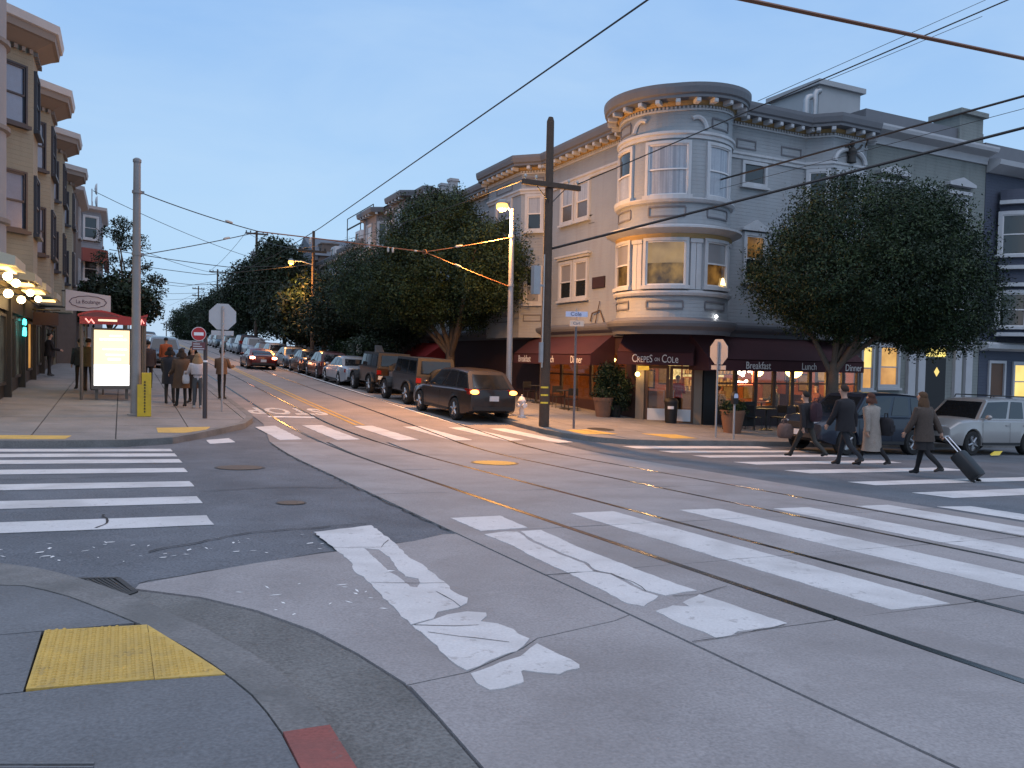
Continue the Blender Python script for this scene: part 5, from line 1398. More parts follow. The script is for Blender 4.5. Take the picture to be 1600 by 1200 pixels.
for i, (lb, x, y, bl) in enumerate([('grey green shrub behind the parked cars, left of the white board', 13.2, 45.0, [(13.0, 45.6, 1.6, 1.3, 1.6, 1.0)]), ('low olive hedge beyond the grey green shrub', 12.9, 49, [(12.7, 49.6, 1.6, .9, 1.6, .8)])]):
    t = thing('shrub', lb, 'shrub', (x, y, G(x, y)), group='shrubs behind the parked cars')
    leaves('foliage', t, bl, 260, 34, .10, (M_leafG, M_leafB, M_leafC) if i == 0 else GL, 50 + i, origin=t.location, spread=.25)
    mb = MB(); mb.tube([(x, y, G(x, y)), (x, y + .4, G(x, y) + 1.0)], [.08, .03], 6); mb.build('stem', M_bark, t)
# left side: airy tall gum, round street tree
t = tree('tall airy gum tree showing sky through its crown on the left', (0.25, 60), 4.2,
     [(-.8, 60, 9.1, .85, .8, .55), (.7, 60, 8.7, .9, .9, .6), (-1.0, 59.6, 7.4, .7, .7, .5), (1.1, 60, 7.2, 1.0, .9, .5), (1.9, 60.3, 6.3, .75, .7, .4), (.1, 60, 9.9, .7, .7, .45), (-.7, 60.3, 6.1, .6, .6, .4), (2.3, 60.1, 5.6, .45, .5, .3), (.5, 59.7, 6.4, .5, .5, .3)],
     150, 26, .10, (M_leafD, M_leafA, M_leafB), 21, r0=.16, nl=11, spread=.17, lump=.25)
tree('round dark street tree behind the white oval sign', (-.6, 50), 2.2, [(-.5, 50, 4.6, 1.75, 1.8, 1.0), (.7, 50.3, 4.0, 1.2, 1.3, .9), (-1.6, 49.6, 3.9, 1.1, 1.2, .9)], 420, 30, .13, (M_leafA, M_leafD, M_leafB), 22, r0=.12, nl=6, spread=.3)

# ================================================================== POLES, LAMPS, WIRES
M_steel = mat('painted steel pole', (0.22, 0.225, 0.235), 0.6, 0.12, 3, 40, stain_fold=(0.15, 0.14, 0.13), stain_fold_amt=0.3)
M_galv = mat('galvanised steel', (0.36, 0.36, 0.37), 0.5, 0.12, 4, 40, metal=0.5)
M_timber = mat('weathered pole timber', (0.075, 0.050, 0.036), 0.9, 0.3, 6, 40, 0.4)
M_wire = mat('black wire', (0.014, 0.014, 0.015), 0.6)
M_wirec = mat('copper brown wire', (0.20, 0.085, 0.045), 0.5, metal=0.4)
M_insul = mat('pale insulator', (0.45, 0.43, 0.40), 0.4)
M_lampglow = mat('sodium lamp glow', (1, .6, .15), .4, 0, emit=2.6, ecol=(1.0, 0.52, 0.09))
WALK = 0.12
def gz(x, y): return G(x, y) + WALK
def plate_base(mb, x, y, z, r): mb.lathe([(0, 0), (r, 0), (r, .03), (r * .6, .05), (0, .05)], (x, y, z), 14)
def street_lamp(label, x, y, top, arm, lampz, energy, radius=.16, own_pole=True, group='orange street lamps'):
    z = gz(x, y)
    t = thing('street_lamp', label, 'street lamp', (x, y, z), group=group)
    if own_pole:
        mb = MB(); mb.tube([(x, y, z), (x, y, z + 1.2), (x, y, top)], [.115, .105, .075], 14); plate_base(mb, x, y, z, .2); mb.build('pole', M_galv, t, smooth=True)
        for zz in (lampz - 1.05, lampz - 2.7):
            mb = MB(); mb.lathe([(.075, zz), (.105, zz), (.105, zz + .07), (.075, zz + .07)], (x, y, 0), 14); mb.build('band', M_galv, t)
    mb = MB(); mb.tube([(x, y, top - .15), (x - abs(arm) * .5, y, top + .05), (x - abs(arm) + .1, y, lampz + .06)], .035, 8); mb.build('arm', M_galv, t, smooth=True)
    lx = x - abs(arm)
    mb = MB(); mb.lathe([(0, .20), (.12, .17), (.19, .10), (.205, 0.03), (.195, 0.03)], (lx, y, lampz), 16); mb.build('lamp_head', M_steel, t, smooth=True)
    mb = MB(); mb.sphere((lx, y, lampz - .06), (.2, .2, .17), 16, 10); mb.build('bulb', M_lampglow, t, smooth=True)
    ld = bpy.data.lights.new('lamp_light', 'SPOT'); ld.energy = energy; ld.color = (1.0, 0.42, 0.10); ld.shadow_soft_size = .18; ld.spot_size = math.radians(158); ld.spot_blend = .75
    lo = bpy.data.objects.new('lamp_light', ld); COL.objects.link(lo); lo.parent = t; lo.location = Vector((lx, y, lampz - .45)) - t.location
    l2 = bpy.data.lights.new('lamp_glow', 'POINT'); l2.energy = energy * .6; l2.color = (1.0, 0.44, 0.10); l2.shadow_soft_size = .2
    lo = bpy.data.objects.new('lamp_glow', l2); COL.objects.link(lo); lo.parent = t; lo.location = Vector((lx, y, lampz - .42)) - t.location
    return t
street_lamp('bright orange street lamp on a pale steel pole beside the wooden pole', 11.8, 24.4, 6.5, .38, 6.58, 2600)
street_lamp('smaller orange street lamp farther up the hill on a wooden pole', 12.2, 57.5, 7.95, 1.55, 7.95, 1150, own_pole=False)
# left steel traction pole
t = thing('traction_pole', 'tall grey steel pole behind the yellow box on the left corner', 'pole', (.33, 22.5, gz(.33, 22.5)))
z = gz(.33, 22.5)
mb = MB(); mb.tube([(.33, 22.5, z), (.33, 22.5, z + .9), (.33, 22.5, 6.22)], [.125, .115, .085], 16); plate_base(mb, .33, 22.5, z, .2); mb.build('pole', M_steel, t, smooth=True)
mb = MB(); mb.lathe([(.10, 6.2), (.10, 6.27), (.05, 6.31), (0, 6.31)], (.33, 22.5, 0), 16); mb.build('cap', M_steel, t)
for zz in (5.42, 3.86):
    mb = MB(); mb.lathe([(.09, zz), (.115, zz), (.115, zz + .07), (.09, zz + .07)], (.33, 22.5, 0), 16); mb.box(.42, .50, 22.47, 22.53, zz, zz + .07); mb.build('band', M_steel, t)
# yellow box at its foot
M_ybox = mat('yellow painted steel', (0.60, 0.40, 0.02), 0.5, 0.1, 4, 50, stain_fold=(0.4, 0.27, 0.04), stain_fold_amt=.4, stain_fold_scale=3)
t = thing('signal_box', 'yellow upright box with black marks at the foot of the steel pole', 'box', (.52, 22.35, gz(.52, 22.35)))
z = gz(.52, 22.35)
mb = MB(); mb.box(.36, .68, 22.16, 22.44, z, z + .80); mb.build('body', M_ybox, t)
mb = MB(); mb.box(.46, .68, 22.18, 22.42, z + .80, z + 1.10); mb.build('upper_body', M_ybox, t)
mb = MB(); rr = random.Random(5)
for k in range(11):
    zz = z + .10 + k * .075; mb.box(.515, .545, 22.152, 22.159, zz, zz + .045)
    if k % 2: mb.box(.50, .56, 22.152, 22.158, zz + .01, zz + .02)
mb.build('stencil_mark', M_black, t)
# wooden utility pole at the right corner
x, y = 11.4, 21.1; z = gz(x, y)
t = thing('utility_pole', 'tall dark wooden utility pole with a crossarm at the right corner', 'utility pole', (x, y, z))
mb = MB(); mb.tube([(x, y, z), (x, y, z + 3), (x, y, 8.5), (x + .01, y, 8.62)], [.155, .145, .11, .07], 12); mb.build('pole', M_timber, t, smooth=True)
mb = MB(); mb.box(10.45, 12.4, y - .17, y - .06, 6.53, 6.68); mb.build('crossarm', M_timber, t)
mb = MB()
for s_ in (-1, 1): mb.tube([(x + s_ * .5, y - .12, 6.55), (x + s_ * .05, y - .12, 6.1)], .015, 5)
mb.build('brace', M_iron, t)
for xx in (10.55, 10.9, 12.0, 12.3):
    mb = MB(); mb.lathe([(.015, 0), (.015, .06), (.04, .07), (.045, .12), (.03, .15), (0, .16)], (xx, y - .115, 6.68), 8); mb.build('insulator', M_insul, t)
mb = MB(); mb.box(10.88, 11.10, y - .16, y + .04, 3.36, 4.2); mb.box(11.1, 11.28, y - .09, y - .04, 3.6, 3.66); mb.build('meter_cabinet', M_galv, t)
mb = MB(); mb.tube([(x - .15, y - .09, 4.55), (x - .155, y - .09, 3.0), (x - .16, y - .09, 1.9), (x - .16, y - .09, 1.2)], .022, 6); mb.build('conduit', M_insul, t, smooth=True)
mb = MB(); mb.box(x - .26, x - .16, y - .16, y - .06, 1.35, 1.95); mb.build('junction_box', M_galv, t)
M_refl = mat('yellow reflector', (0.75, 0.55, 0.05), 0.4)
for k in range(3):
    zz = z + .70 + k * .23
    mb = MB(); mb.arcbox((x, y), .152, .158, math.radians(195), math.radians(285), zz, zz + .05, 6); mb.build('reflector', M_refl, t)
mb = MB(); mb.lathe([(.165, z + .62), (.165, z + 1.28), (.160, z + 1.28)], (x, y, 0), 14, math.radians(170), math.radians(310)) if False else mb.tube([(x + .14, y + .02, z + .1), (x + .14, y + .02, z + 2.2)], .02, 5); mb.build('ground_wire', M_iron, t)
# small clips
# farther poles
def far_pole(label, x, y, top, arms, r=.14):
    z = gz(x, y)
    t = thing('utility_pole', label, 'utility pole', (x, y, z), group='utility poles up the hill')
    mb = MB(); mb.tube([(x, y, z), (x, y, top)], [r * 1.1, r * .7], 9); mb.build('pole', M_timber, t, smooth=True)
    for (zz, L, dx) in arms:
        mb = MB(); mb.box(x - L / 2 + dx, x + L / 2 + dx, y - .16, y - .06, zz - .08, zz + .08); a = mb.build('crossarm', M_timber, t)
        mb = MB()
        for k in (-1, -.6, .6, 1): mb.lathe([(.02, 0), (.06, .05), (.06, .18), (0, .2)], (x + dx + k * (L / 2 - .1), y - .11, zz + .08), 6)
        mb.build('insulator', M_iron, a)
    return t
far_pole('wooden pole carrying the smaller orange lamp', 12.2, 57.5, 10.2, [(8.75, 2.0, -.1)])
t = far_pole('T topped pole where the span wires seem to meet', 12.0, 83, 13.6, [(13.3, 2.2, 0)], .16)
mb = MB(); mb.lathe([(0, 0), (.3, 0), (.3, .9), (0, 1.0)], (11.7, 82.7, 10.6), 10); mb.build('transformer', M_steel, t)
far_pole('thin pole beyond the crest, left of the trees', 12.0, 150, 13.0, [(12.5, 2, 0), (11.3, 2, 0)])
far_pole('thin pole at the crest among the tree tops', 11.9, 118, 13.0, [(12.6, 2.2, 0)])
for i, (x, y) in enumerate([(11.5, 205), (1.5, 200), (11.5, 250), (1.0, 255)]):
    far_pole(['faint pole far beyond the crest, right of the gap', 'faint pole far beyond the crest, left of the gap', 'faintest far pole, right of the gap', 'faintest far pole, left of the gap'][i], x, y, G(x, y) + 10.5, [(G(x, y) + 9.8, 3, 0)], .16)

def wire(label, pts, r=.012, m=None, sag=0.0, group=None, fit=()):
    t = thing('overhead_wire', label, 'wire', pts[0], group=group)
    q = []
    for a, b in zip(pts[:-1], pts[1:]):
        a, b = Vector(a), Vector(b)
        for k in range(10):
            s_ = k / 10; p = a.lerp(b, s_); p.z -= sag * 4 * s_ * (1 - s_); q.append(p)
    q.append(Vector(pts[-1]))
    mb = MB(); mb.tube(q, r, 5); mb.build('wire', m or M_wire, t)
    for (p, d, L, rr) in fit:
        mb = MB(); d = Vector(d).normalized(); p = Vector(p); mb.tube([p - d * L / 2, p - d * L * .3, p + d * L * .3, p + d * L / 2], [rr * .6, rr, rr, rr * .6], 7); mb.build('insulator', M_insul, t)
    return t
K = Vector((3.54, 24, 4.94)); RG = Vector((8.6, 24.1, 4.76)); PL = Vector((.42, 22.5, 5.45)); PL2 = Vector((.42, 22.5, 3.88)); LP = Vector((11.75, 24.4, 5.52)); LP2 = Vector((11.75, 24.4, 3.87))
gs = 'span wires over the tram tracks'
wire('span wire from the top of the left steel pole over the near track', [PL, K], .014, sag=.05, group=gs, fit=[(PL.lerp(K, .72), K - PL, .22, .035)])
wire('lower span wire from the left steel pole band', [PL2, K], .012, sag=.03, group=gs, fit=[(PL2.lerp(K, .70), K - PL2, .2, .03)])
wire('pinkish span wire between the trolley fittings and the ring', [K, (5.0, 24.05, 4.90), RG], .018, M_wirec, sag=.0, group=gs, fit=[((7.4, 24.08, 4.74), (0, 0, 1), .16, .035), ((7.55, 24.08, 4.74), (0, 0, 1), .16, .035), ((5.0, 24.05, 4.82), (0, 0, 1), .2, .04), ((8.3, 24.1, 4.77), (1, 0, 0), .1, .03)])
wire('upper wire from the ring to the street lamp pole', [RG, LP], .014, M_wirec, sag=.02, group=gs, fit=[(RG.lerp(LP, .38), LP - RG, .26, .035)])
wire('lower wire from the ring to the street lamp pole', [RG, LP2], .014, M_wirec, sag=.02, group=gs, fit=[(RG.lerp(LP2, .38), LP2 - RG, .26, .035)])
t = thing('span_ring', 'small metal ring joining the three span wires', 'ring', RG)
mb = MB(); mb.tube([(.07 * math.cos(a), 0, .07 * math.sin(a)) for a in np.linspace(0, 2 * PI, 13)], .016, 6); mb.build('ring', M_wirec, t, local=True)
cz = lambda y: 5.02 if y < 26 else 5.02 + .026 * (y - 26)
wire('long trolley wire rising across the sky to the upper middle', [(4.9, -6, 5.25), (4.9, 7, 5.2), (4.95, 22.5, 4.97), (5.0, 29.2, 5.02), (5.3, 60, cz(60)), (5.3, 110, cz(110))], .011)
gh_ = 'heavy overhead wires on the right'
wire('thick copper coloured wire crossing the upper right corner', [(2.0, 9, 6.32), (7.98, 9, 6.63), (14.39, 9, 6.96), (24, 9, 7.45)], .033, M_wirec, group=gh_)
wire('dark wire from the wooden pole crossarm up past the tower top', [(12.3, 21.0, 6.72), (18.51, 12, 10.03), (23, 5.5, 12.4)], .018, group=gh_)
wire('dark cable from the left wing wall past the tower to the right edge', [(16.75, 27.9, 7.21), (19.25, 12, 7.93), (20.2, 6, 8.2)], .032, group=gh_)
wire('lowest thick cable from the wooden pole across the tower ledge', [(11.5, 21.05, 4.74), (19.3, 12, 7.19), (25, 5.4, 8.98)], .038, group=gh_)
wire('thin cable just below the wall cable', [(16.75, 27.6, 6.9), (19.2, 12.3, 7.62), (20.2, 6, 7.9)], .008, group=gh_)
wire('thin wire high above the right wing roof', [(27.55, 30, 14.12), (44.25, 30, 22.48)], .016, group=gh_)
wire('second thin wire high above the right wing roof', [(28.44, 30, 14.17), (33.76, 30, 16.67), (44, 30, 21.5)], .016, group=gh_)
gw = 'span wires up the hill'
for i, (y, zl, zr, lb) in enumerate([(46, 6.6, 6.8, 'first span wire across the street up the hill'), (58, 7.2, 7.9, 'second span wire across the street up the hill'), (70, 7.4, 7.6, 'third span wire across the street up the hill'), (83, 8.2, 9.4, 'fourth span wire across the street up the hill'), (100, 8.6, 8.8, 'fifth span wire across the street up the hill'), (120, 9.0, 9.4, 'farthest span wire across the street at the crest')]):
    wire(lb, [(-.6, y, zl), (5.2, y, zl - .5), (12.1, y, zr)], .02, sag=.05, group=gw)
gl2 = 'long wires along the street'
wire('wire slanting down from the left roofs toward the T topped pole', [(-1.8, 62, 12.3), (12, 83, 10.8)], .022, sag=.3, group=gl2)
wire('second wire slanting from the left roofs across the street', [(-1.6, 68, 10.3), (11.9, 118, 12.4)], .025, sag=.4, group=gl2)
wire('power line joining the lamp pole to the T topped pole', [(11.2, 57.5, 8.85), (11.0, 83, 13.4), (11.0, 118, 12.8)], .02, sag=.3, group=gl2)
wire('power line from the wooden corner pole up the hill', [(10.6, 21.0, 6.7), (11.3, 57.5, 8.9)], .012, sag=.3, group=gl2)

# ================================================================== SIGNS AND STREET FURNITURE
M_signback = mat('bare aluminium sign back', (0.46, 0.45, 0.46), 0.5, 0.08, 4, metal=0.3)
M_signwhite = mat('sign white', (0.74, 0.74, 0.76), 0.6, 0.04)
M_signred = mat('sign red', (0.42, 0.02, 0.025), 0.5, 0.06)
M_postdk = mat('dark sign post', (0.05, 0.042, 0.045), 0.6, .2, 5)
def octagon(r): return [(r * math.cos(PI / 8 + k * PI / 4), r * math.sin(PI / 8 + k * PI / 4)) for k in range(8)]
def stop_sign(label, x, y, rz, top, r, post_m, post_r=.03, tilt=0.0):
    z = gz(x, y)
    t = thing('stop_sign', label, 'stop sign', (x, y, z), rz, group='stop signs seen from behind')
    mb = MB(); mb.tube([(0, 0, 0), (tilt, 0, top - z - .08)], post_r, 8); mb.build('post', post_m, t, smooth=True, local=True)
    c = top - z - r
    mb = MB(); mb.prism([(a + tilt, b + c) for a, b in octagon(r * 1.06)], 'y', .034, .040); pl = mb.build('sign_plate', M_signback, t, local=True)
    mb = MB(); mb.prism([(a + tilt, b + c) for a, b in octagon(r * 1.02)], 'y', .0405, .043); mb.build('red_face', M_signred, pl, local=True)
    m = text_mesh('STOP', .30, .002); m.v = [(-a + tilt, .0445 + d, h + c) for a, d, h in m.v]; m.build('lettering', M_signwhite, pl, local=True)
    mb = MB(); mb.box(tilt - .30 * r / .37, tilt + .30 * r / .37, .034, .040, c - r - .15, c - r - .02); mb.build('small_plate', M_signback, t, local=True)
    mb = MB()
    for dz in (-.2, .2): mb.box(tilt - .03, tilt + .03, -.035, .034, c + dz - .02, c + dz + .02)
    mb.build('clamp', M_galv, t, local=True)
    return t
stop_sign('back of a stop sign facing up the hill on the left corner', 2.54, 23.7, 0.06, 2.82, .37, mat('pinkish grey post', (.34, .32, .32), .6))
stop_sign('back of a stop sign seen at an angle before the cafe', 16.05, 18.85, math.radians(-88), 2.16, .385, M_galv)
# no-entry sign
x, y = 1.94, 22.0; z = gz(x, y)
t = thing('no_entry_sign', 'round red and white no entry sign on a dark post', 'sign', (x, y, z))
mb = MB(); mb.tube([(x, y, z), (x, y, z + 1.45)], .058, 10); mb.tube([(x, y, z + 1.5), (x, y, 1.86)], .05, 10); mb.build('post', M_postdk, t, smooth=True)
mb = MB(); mb.tube([(x, y, z + 1.45), (x, y, z + 1.5)], .06, 10); mb.build('band', M_signwhite, t)
def disc_xz(mb, cx, cy, cz_, r, d=.006, n=24): return mb.prism([(cx + r * math.cos(2 * PI * k / n), cz_ + r * math.sin(2 * PI * k / n)) for k in range(n)], 'y', cy - d, cy)
cxs = x - .17
mb = MB(); mb.box(cxs - .16, x + .03, y - .075, y - .062, 1.86, 1.9); mb.box(cxs - .16, x + .03, y - .075, y - .062, 1.6, 1.64); mb.build('bracket', M_postdk, t)
mb = MB(); disc_xz(mb, cxs, y - .076, 1.91, .178); s1 = mb.build('sign_plate', M_signwhite, t)
mb = MB(); disc_xz(mb, cxs, y - .083, 1.91, .165); mb.build('red_disc', M_signred, s1)
mb = MB(); mb.box(cxs - .115, cxs + .115, y - .092, y - .090, 1.87, 1.95); mb.build('white_bar', M_signwhite, s1)
mb = MB(); mb.box(cxs - .16, cxs + .16, y - .083, y - .076, 1.50, 1.70); s2 = mb.build('lower_plate', mat('dull red plate', (.14, .05, .055), .6, .2, 9), t)
mb = MB()
for k in range(3): mb.box(cxs - .13, cxs + .13 - .05 * k, y - .086, y - .084, 1.52 + k * .06, 1.545 + k * .06)
mb.build('print_line', M_signback, s2)
# street name pole
x, y = 12.2, 20.7; z = gz(x, y)
t = thing('street_name_sign', 'slim pole with Cole street name plates at the right corner', 'sign', (x, y, z))
mb = MB(); mb.tube([(x, y, z), (x, y, 2.42)], .035, 8); mb.build('pole', mat('sticker covered pole', (.13, .12, .13), .6, .5, 30), t, smooth=True)
mb = MB(); mb.tube([(x, y, 2.42), (x, y, 2.98)], .02, 6); mb.build('stem', M_galv, t)
FN = Face((x, y - .03), Vector((.90, -.44)), Vector((-.44, -.90)))
M_blue_l = mat('sign ink blue', (.02, .03, .12), .6)
mb = MB(); mb.fbox(FN, -.33, .33, -.012, 0, 2.73, 2.89); p1 = mb.build('name_plate', mat('name plate white', (.55, .58, .74), .5), t)
m = text_mesh('Cole', .17, .002); place_text(m, FN, -.02, .003, 2.81); m.build('lettering', M_blue_l, p1)
m = text_mesh('ST', .11, .012); place_text(m, FN, .02, .003, 2.675); m.build('lettering', mat('orange plate', (.75, .42, .25), .5), t)
mb = MB(); mb.fbox(FN, -.2, .22, -.012, 0, 2.45, 2.62); p2 = mb.build('name_plate', mat('name plate peach', (.78, .56, .42), .5), t)
m = text_mesh('Carl', .12, .002); place_text(m, FN, 0, .003, 2.535); m.build('lettering', M_blue_l, p2)
# hydrant
x, y = 11.95, 23.7; z = gz(x, y)
M_hyd = mat('hydrant white paint', (0.70, 0.68, 0.70), 0.5, 0.1, 5)
t = thing('fire_hydrant', 'white fire hydrant between the steel lamp pole and the wooden pole', 'hydrant', (x, y, z))
mb = MB(); mb.lathe([(0, 0), (.15, 0), (.15, .05), (.085, .06), (.08, .45), (.12, .47), (.12, .52), (.09, .53)], (0, 0, 0), 14); mb.build('barrel', M_hyd, t, smooth=True, local=True)
mb = MB(); mb.lathe([(.135, .53), (.135, .57), (.11, .60), (.08, .67), (.03, .70), (.03, .75), (0, .76)], (0, 0, 0), 14); mb.build('bonnet', M_hyd, t, smooth=True, local=True)
for (dx, dy, r) in ((-.15, -.03, .06), (.15, .03, .06), (.02, -.15, .075)):
    mb = MB(); mb.tube([(0, 0, .40), (dx, dy, .40), (dx * 1.25, dy * 1.25, .40)], [r, r, r * 1.1], 10); mb.build('outlet', M_hyd, t, smooth=True, local=True)
# planters
M_terra = mat('terracotta pot', (0.20, 0.105, 0.065), 0.8, 0.2, 4, 50, stain_fold=(.12, .07, .05), stain_fold_amt=.5, stain_fold_scale=2)
M_soil = mat('soil', (.03, .022, .015), .95)
def planter(label, x, y, r, h, foliage):
    z = gz(x, y)
    t = thing('planter', label, 'planter', (x, y, z))
    mb = MB(); mb.lathe([(0, 0), (r * .68, 0), (r * .95, h - .12), (r * 1.0, h - .12), (r * 1.04, h), (r * .9, h), (r * .86, h - .06), (0, h - .06)], (0, 0, 0), 22); mb.build('pot', M_terra, t, smooth=True, local=True)
    mb = MB(); mb.tube([(0, 0, h - .08), (0.05, 0.02, h + .3)], [.04, .015], 6); mb.tube([(0, 0, h - .08), (-.08, -.05, h + .3)], [.04, .015], 6); mb.build('stem', M_bark, t, local=True)
    leaves('foliage', t, [(x + a, y + b, z + c, d, d, e) for a, b, c, d, e in foliage], 90, 30, .055, GL, int(x * 100), origin=(x, y, z), spread=.12)
    return t
planter('terracotta planter with a dark bush left of the cafe doors', 15.65, 24.5, .36, .70, [(.0, .1, .85, .30, .2), (.2, .3, 1.15, .26, .36)])
planter('terracotta planter in front of the right cafe windows', 17.75, 20.05, .40, .74, [(0, 0, .80, .30, .14)])
t = thing('potted_bush', 'tall dark bush against the pilaster left of the cafe doors', 'bush', (16.2, 24.55, gz(16.2, 24.55)))
z = gz(16.2, 24.55)
leaves('foliage', t, [(16.2, 24.55, z + .9, .45, .4, .7), (16.05, 24.7, z + 1.5, .38, .35, .4)], 150, 32, .06, (M_leafA, M_leafA, M_leafB), 77, origin=t.location, spread=.14)
mb = MB(); mb.lathe([(0, 0), (.2, 0), (.28, .45), (.24, .45), (0, .4)], (0, 0, 0), 14); mb.build('pot', M_black, t, local=True)
# parking meter
x, y = 16.3, 18.35; z = gz(x, y)
t = thing('parking_meter', 'single parking meter on a pipe before the right planter', 'parking meter', (x, y, z))
mb = MB(); mb.tube([(0, 0, 0), (0, 0, 1.05)], .032, 8); mb.build('post', M_galv, t, smooth=True, local=True)
mb = MB(); mb.prism([(-.08, 1.05), (.08, 1.05), (.10, 1.2), (.10, 1.3), (.07, 1.38), (0, 1.42), (-.07, 1.38), (-.10, 1.3), (-.10, 1.2)], 'y', -.06, .06); h = mb.build('meter_head', M_black, t, local=True)
mb = MB(); mb.prism([(-.075, 1.23), (.075, 1.23), (.075, 1.30), (.05, 1.36), (-.05, 1.36), (-.075, 1.30)], 'y', -.068, -.061); mb.build('window', mat('meter window', (.55, .6, .75), .3), h, local=True)
# black swing-top bin by the door
x, y = 17.35, 22.75; z = gz(x, y)
t = thing('trash_can', 'black bin with a pale label in front of the cafe doors', 'bin', (x, y, z))
mb = MB(); mb.lathe([(0, 0), (.2, 0), (.235, .72), (0, .72)], (0, 0, 0), 18); mb.build('body', M_black, t, smooth=True, local=True)
mb = MB(); mb.lathe([(.25, .72), (.25, .77), (.18, .86), (0, .9)], (0, 0, 0), 18); mb.build('lid', M_black, t, smooth=True, local=True)
mb = MB(); mb.arcbox((0, 0), .242, .246, math.radians(205), math.radians(255), .5, .6, 4); mb.build('label', M_signwhite, t, local=True)
# cafe tables and chairs
def cafe_set(x, y, rz, lb, cl):
    z = gz(x, y)
    t = thing('cafe_table', lb, 'table', (x, y, z), rz, group='small dark cafe tables')
    mb = MB(); mb.lathe([(0, .72), (.33, .72), (.34, .74), (.33, .75), (0, .75)], (0, 0, 0), 20); mb.build('table_top', M_iron, t, local=True)
    mb = MB(); mb.tube([(0, 0, .02), (0, 0, .72)], .03, 8); mb.lathe([(0, .05), (.22, .0), (.22, .02), (.03, .07)], (0, 0, 0), 14); mb.build('pedestal', M_iron, t, local=True)
    for k, l2 in zip((-1, 1), cl):
        c = Matrix.Rotation(rz, 3, 'Z') @ Vector((k * .62, 0, 0))
        ch = thing('cafe_chair', l2, 'chair', (x + c.x, y + c.y, gz(x + c.x, y + c.y)), rz + (0 if k > 0 else PI), group='dark cafe chairs on the pavement')
        mb = MB(); mb.box(-.2, .2, -.2, .2, .43, .46); mb.build('seat', M_black, ch, local=True)
        mb = MB(); mb.box(.18, .21, -.2, .2, .6, .86); mb.tube([(.19, -.18, .45), (.2, -.18, .87)], .014, 5); mb.tube([(.19, .18, .45), (.2, .18, .87)], .014, 5); mb.build('backrest', M_black, ch, local=True)
        for a in (-1, 1):
            for b in (-1, 1):
                mb = MB(); mb.tube([(a * .17, b * .17, .44), (a * .2, b * .2, 0)], .014, 5); mb.build('leg', M_iron, ch, local=True)
cafe_set(20.0, 20.9, 0.1, 'dark cafe table before the cafe\'s right window, below the neon sign', ['dark chair left of the table below the neon sign', 'dark chair right of the table below the neon sign'])
cafe_set(22.3, 20.8, 0.0, 'dark cafe table before the cafe\'s right window, below the bigger lamp', ['dark chair left of the table below the bigger lamp', 'dark chair right of the table below the bigger lamp'])
cafe_set(15.6, 27.2, 1.45, 'dark cafe table beside the left awning, nearer the planter', ['dark chair at the table under the left awning, street end', 'dark chair at the table under the left awning, planter end'])
cafe_set(15.7, 29.8, 1.6, 'dark cafe table under the far end of the left awning', ['dark chair beyond the far table under the left awning', 'dark chair before the far table under the left awning'])
# low dark barrier with white pennants under the right awning
t = thing('cafe_barrier', 'low black barrier with small white points right of the corner pier', 'barrier', (18.9, 21.1, gz(18.9, 21.1)))
mb = MB(); mb.box(18.2, 19.6, 21.0, 21.04, gz(18.9, 21) + .1, gz(18.9, 21) + .95); mb.build('panel', M_black, t)
mb = MB()
for k in range(5): mb.add([(18.25 + k * .17, 20.993, gz(18.9, 21) + .62), (18.40 + k * .17, 20.993, gz(18.9, 21) + .62), (18.325 + k * .17, 20.993, gz(18.9, 21) + .74)], [(0, 1, 2)])
mb.build('pennant', M_signwhite, t)
for xx in (18.2, 19.6):
    mb = MB(); mb.tube([(xx, 21.02, gz(xx, 21)), (xx, 21.02, gz(xx, 21) + 1.0)], .025, 6); mb.build('post', M_iron, t)
# transit shelter with its lit advertising panel
t = thing('transit_shelter', 'transit shelter with a wavy red roof and lit yellow panel', 'shelter', (-.3, 27.2, gz(-.3, 27.2)))
z = gz(-.3, 27.2)
M_redr = mat('red roof with glow', (0.26, 0.02, 0.022), 0.35, 0.15, 2, emit=0.04, ecol=(1, .12, .08))  # faint red emission put in for light passing through the roof
M_shm = mat('shelter metal', (.12, .11, .10), .5, .15, 4)
mb = MB(); vs = []; 
for i in range(13):
    xx = -1.15 + 1.85 * i / 12
    for j in range(2):
        yy = 26.4 + 3.6 * j; zz = 2.50 + .10 * math.sin((xx + 1.1) * 3.4) + .06 * i / 12
        vs += [(xx, yy, zz), (xx, yy, zz - .06)]
fs = []
for i in range(12):
    o = i * 4; q = o + 4; fs += [(o, q, q + 2, o + 2), (o + 1, o + 3, q + 3, q + 1), (o, o + 1, q + 1, q), (o + 2, q + 2, q + 3, o + 3)]
fs += [(0, 2, 3, 1), (48, 49, 51, 50)]
mb.add(vs, fs); mb.build('roof', M_redr, t, smooth=True)
mb = MB(); mb.box(-1.1, .66, 26.38, 26.44, 2.20, 2.42); mb.build('fascia', M_redr, t)
mb = MB(); mb.box(-.62, -.12, 26.362, 26.378, 2.29, 2.35); mb.build('sign_strip', mat('cream strip glow', (.9, .8, .55), .5, 0, emit=.7, ecol=(1, .85, .55)), t)
mb = MB(); mb.tube([(-.95, 26.37, 2.36), (-.86, 26.37, 2.24), (-.80, 26.37, 2.34), (-.72, 26.37, 2.22)], .022, 5); mb.tube([(.50, 26.37, 2.22), (.54, 26.37, 2.38), (.60, 26.37, 2.26)], .022, 5); mb.build('emblem', mat('emblem glow', (1, .5, .45), .5, 0, emit=1.2, ecol=(1, .35, .3)), t)
for px_, py_ in ((-1.05, 26.5), (.62, 26.5), (-1.05, 29.8), (.62, 29.8)):
    mb = MB(); mb.tube([(px_, py_, z), (px_, py_, 2.45)], .045, 8); mb.build('post', M_shm, t)
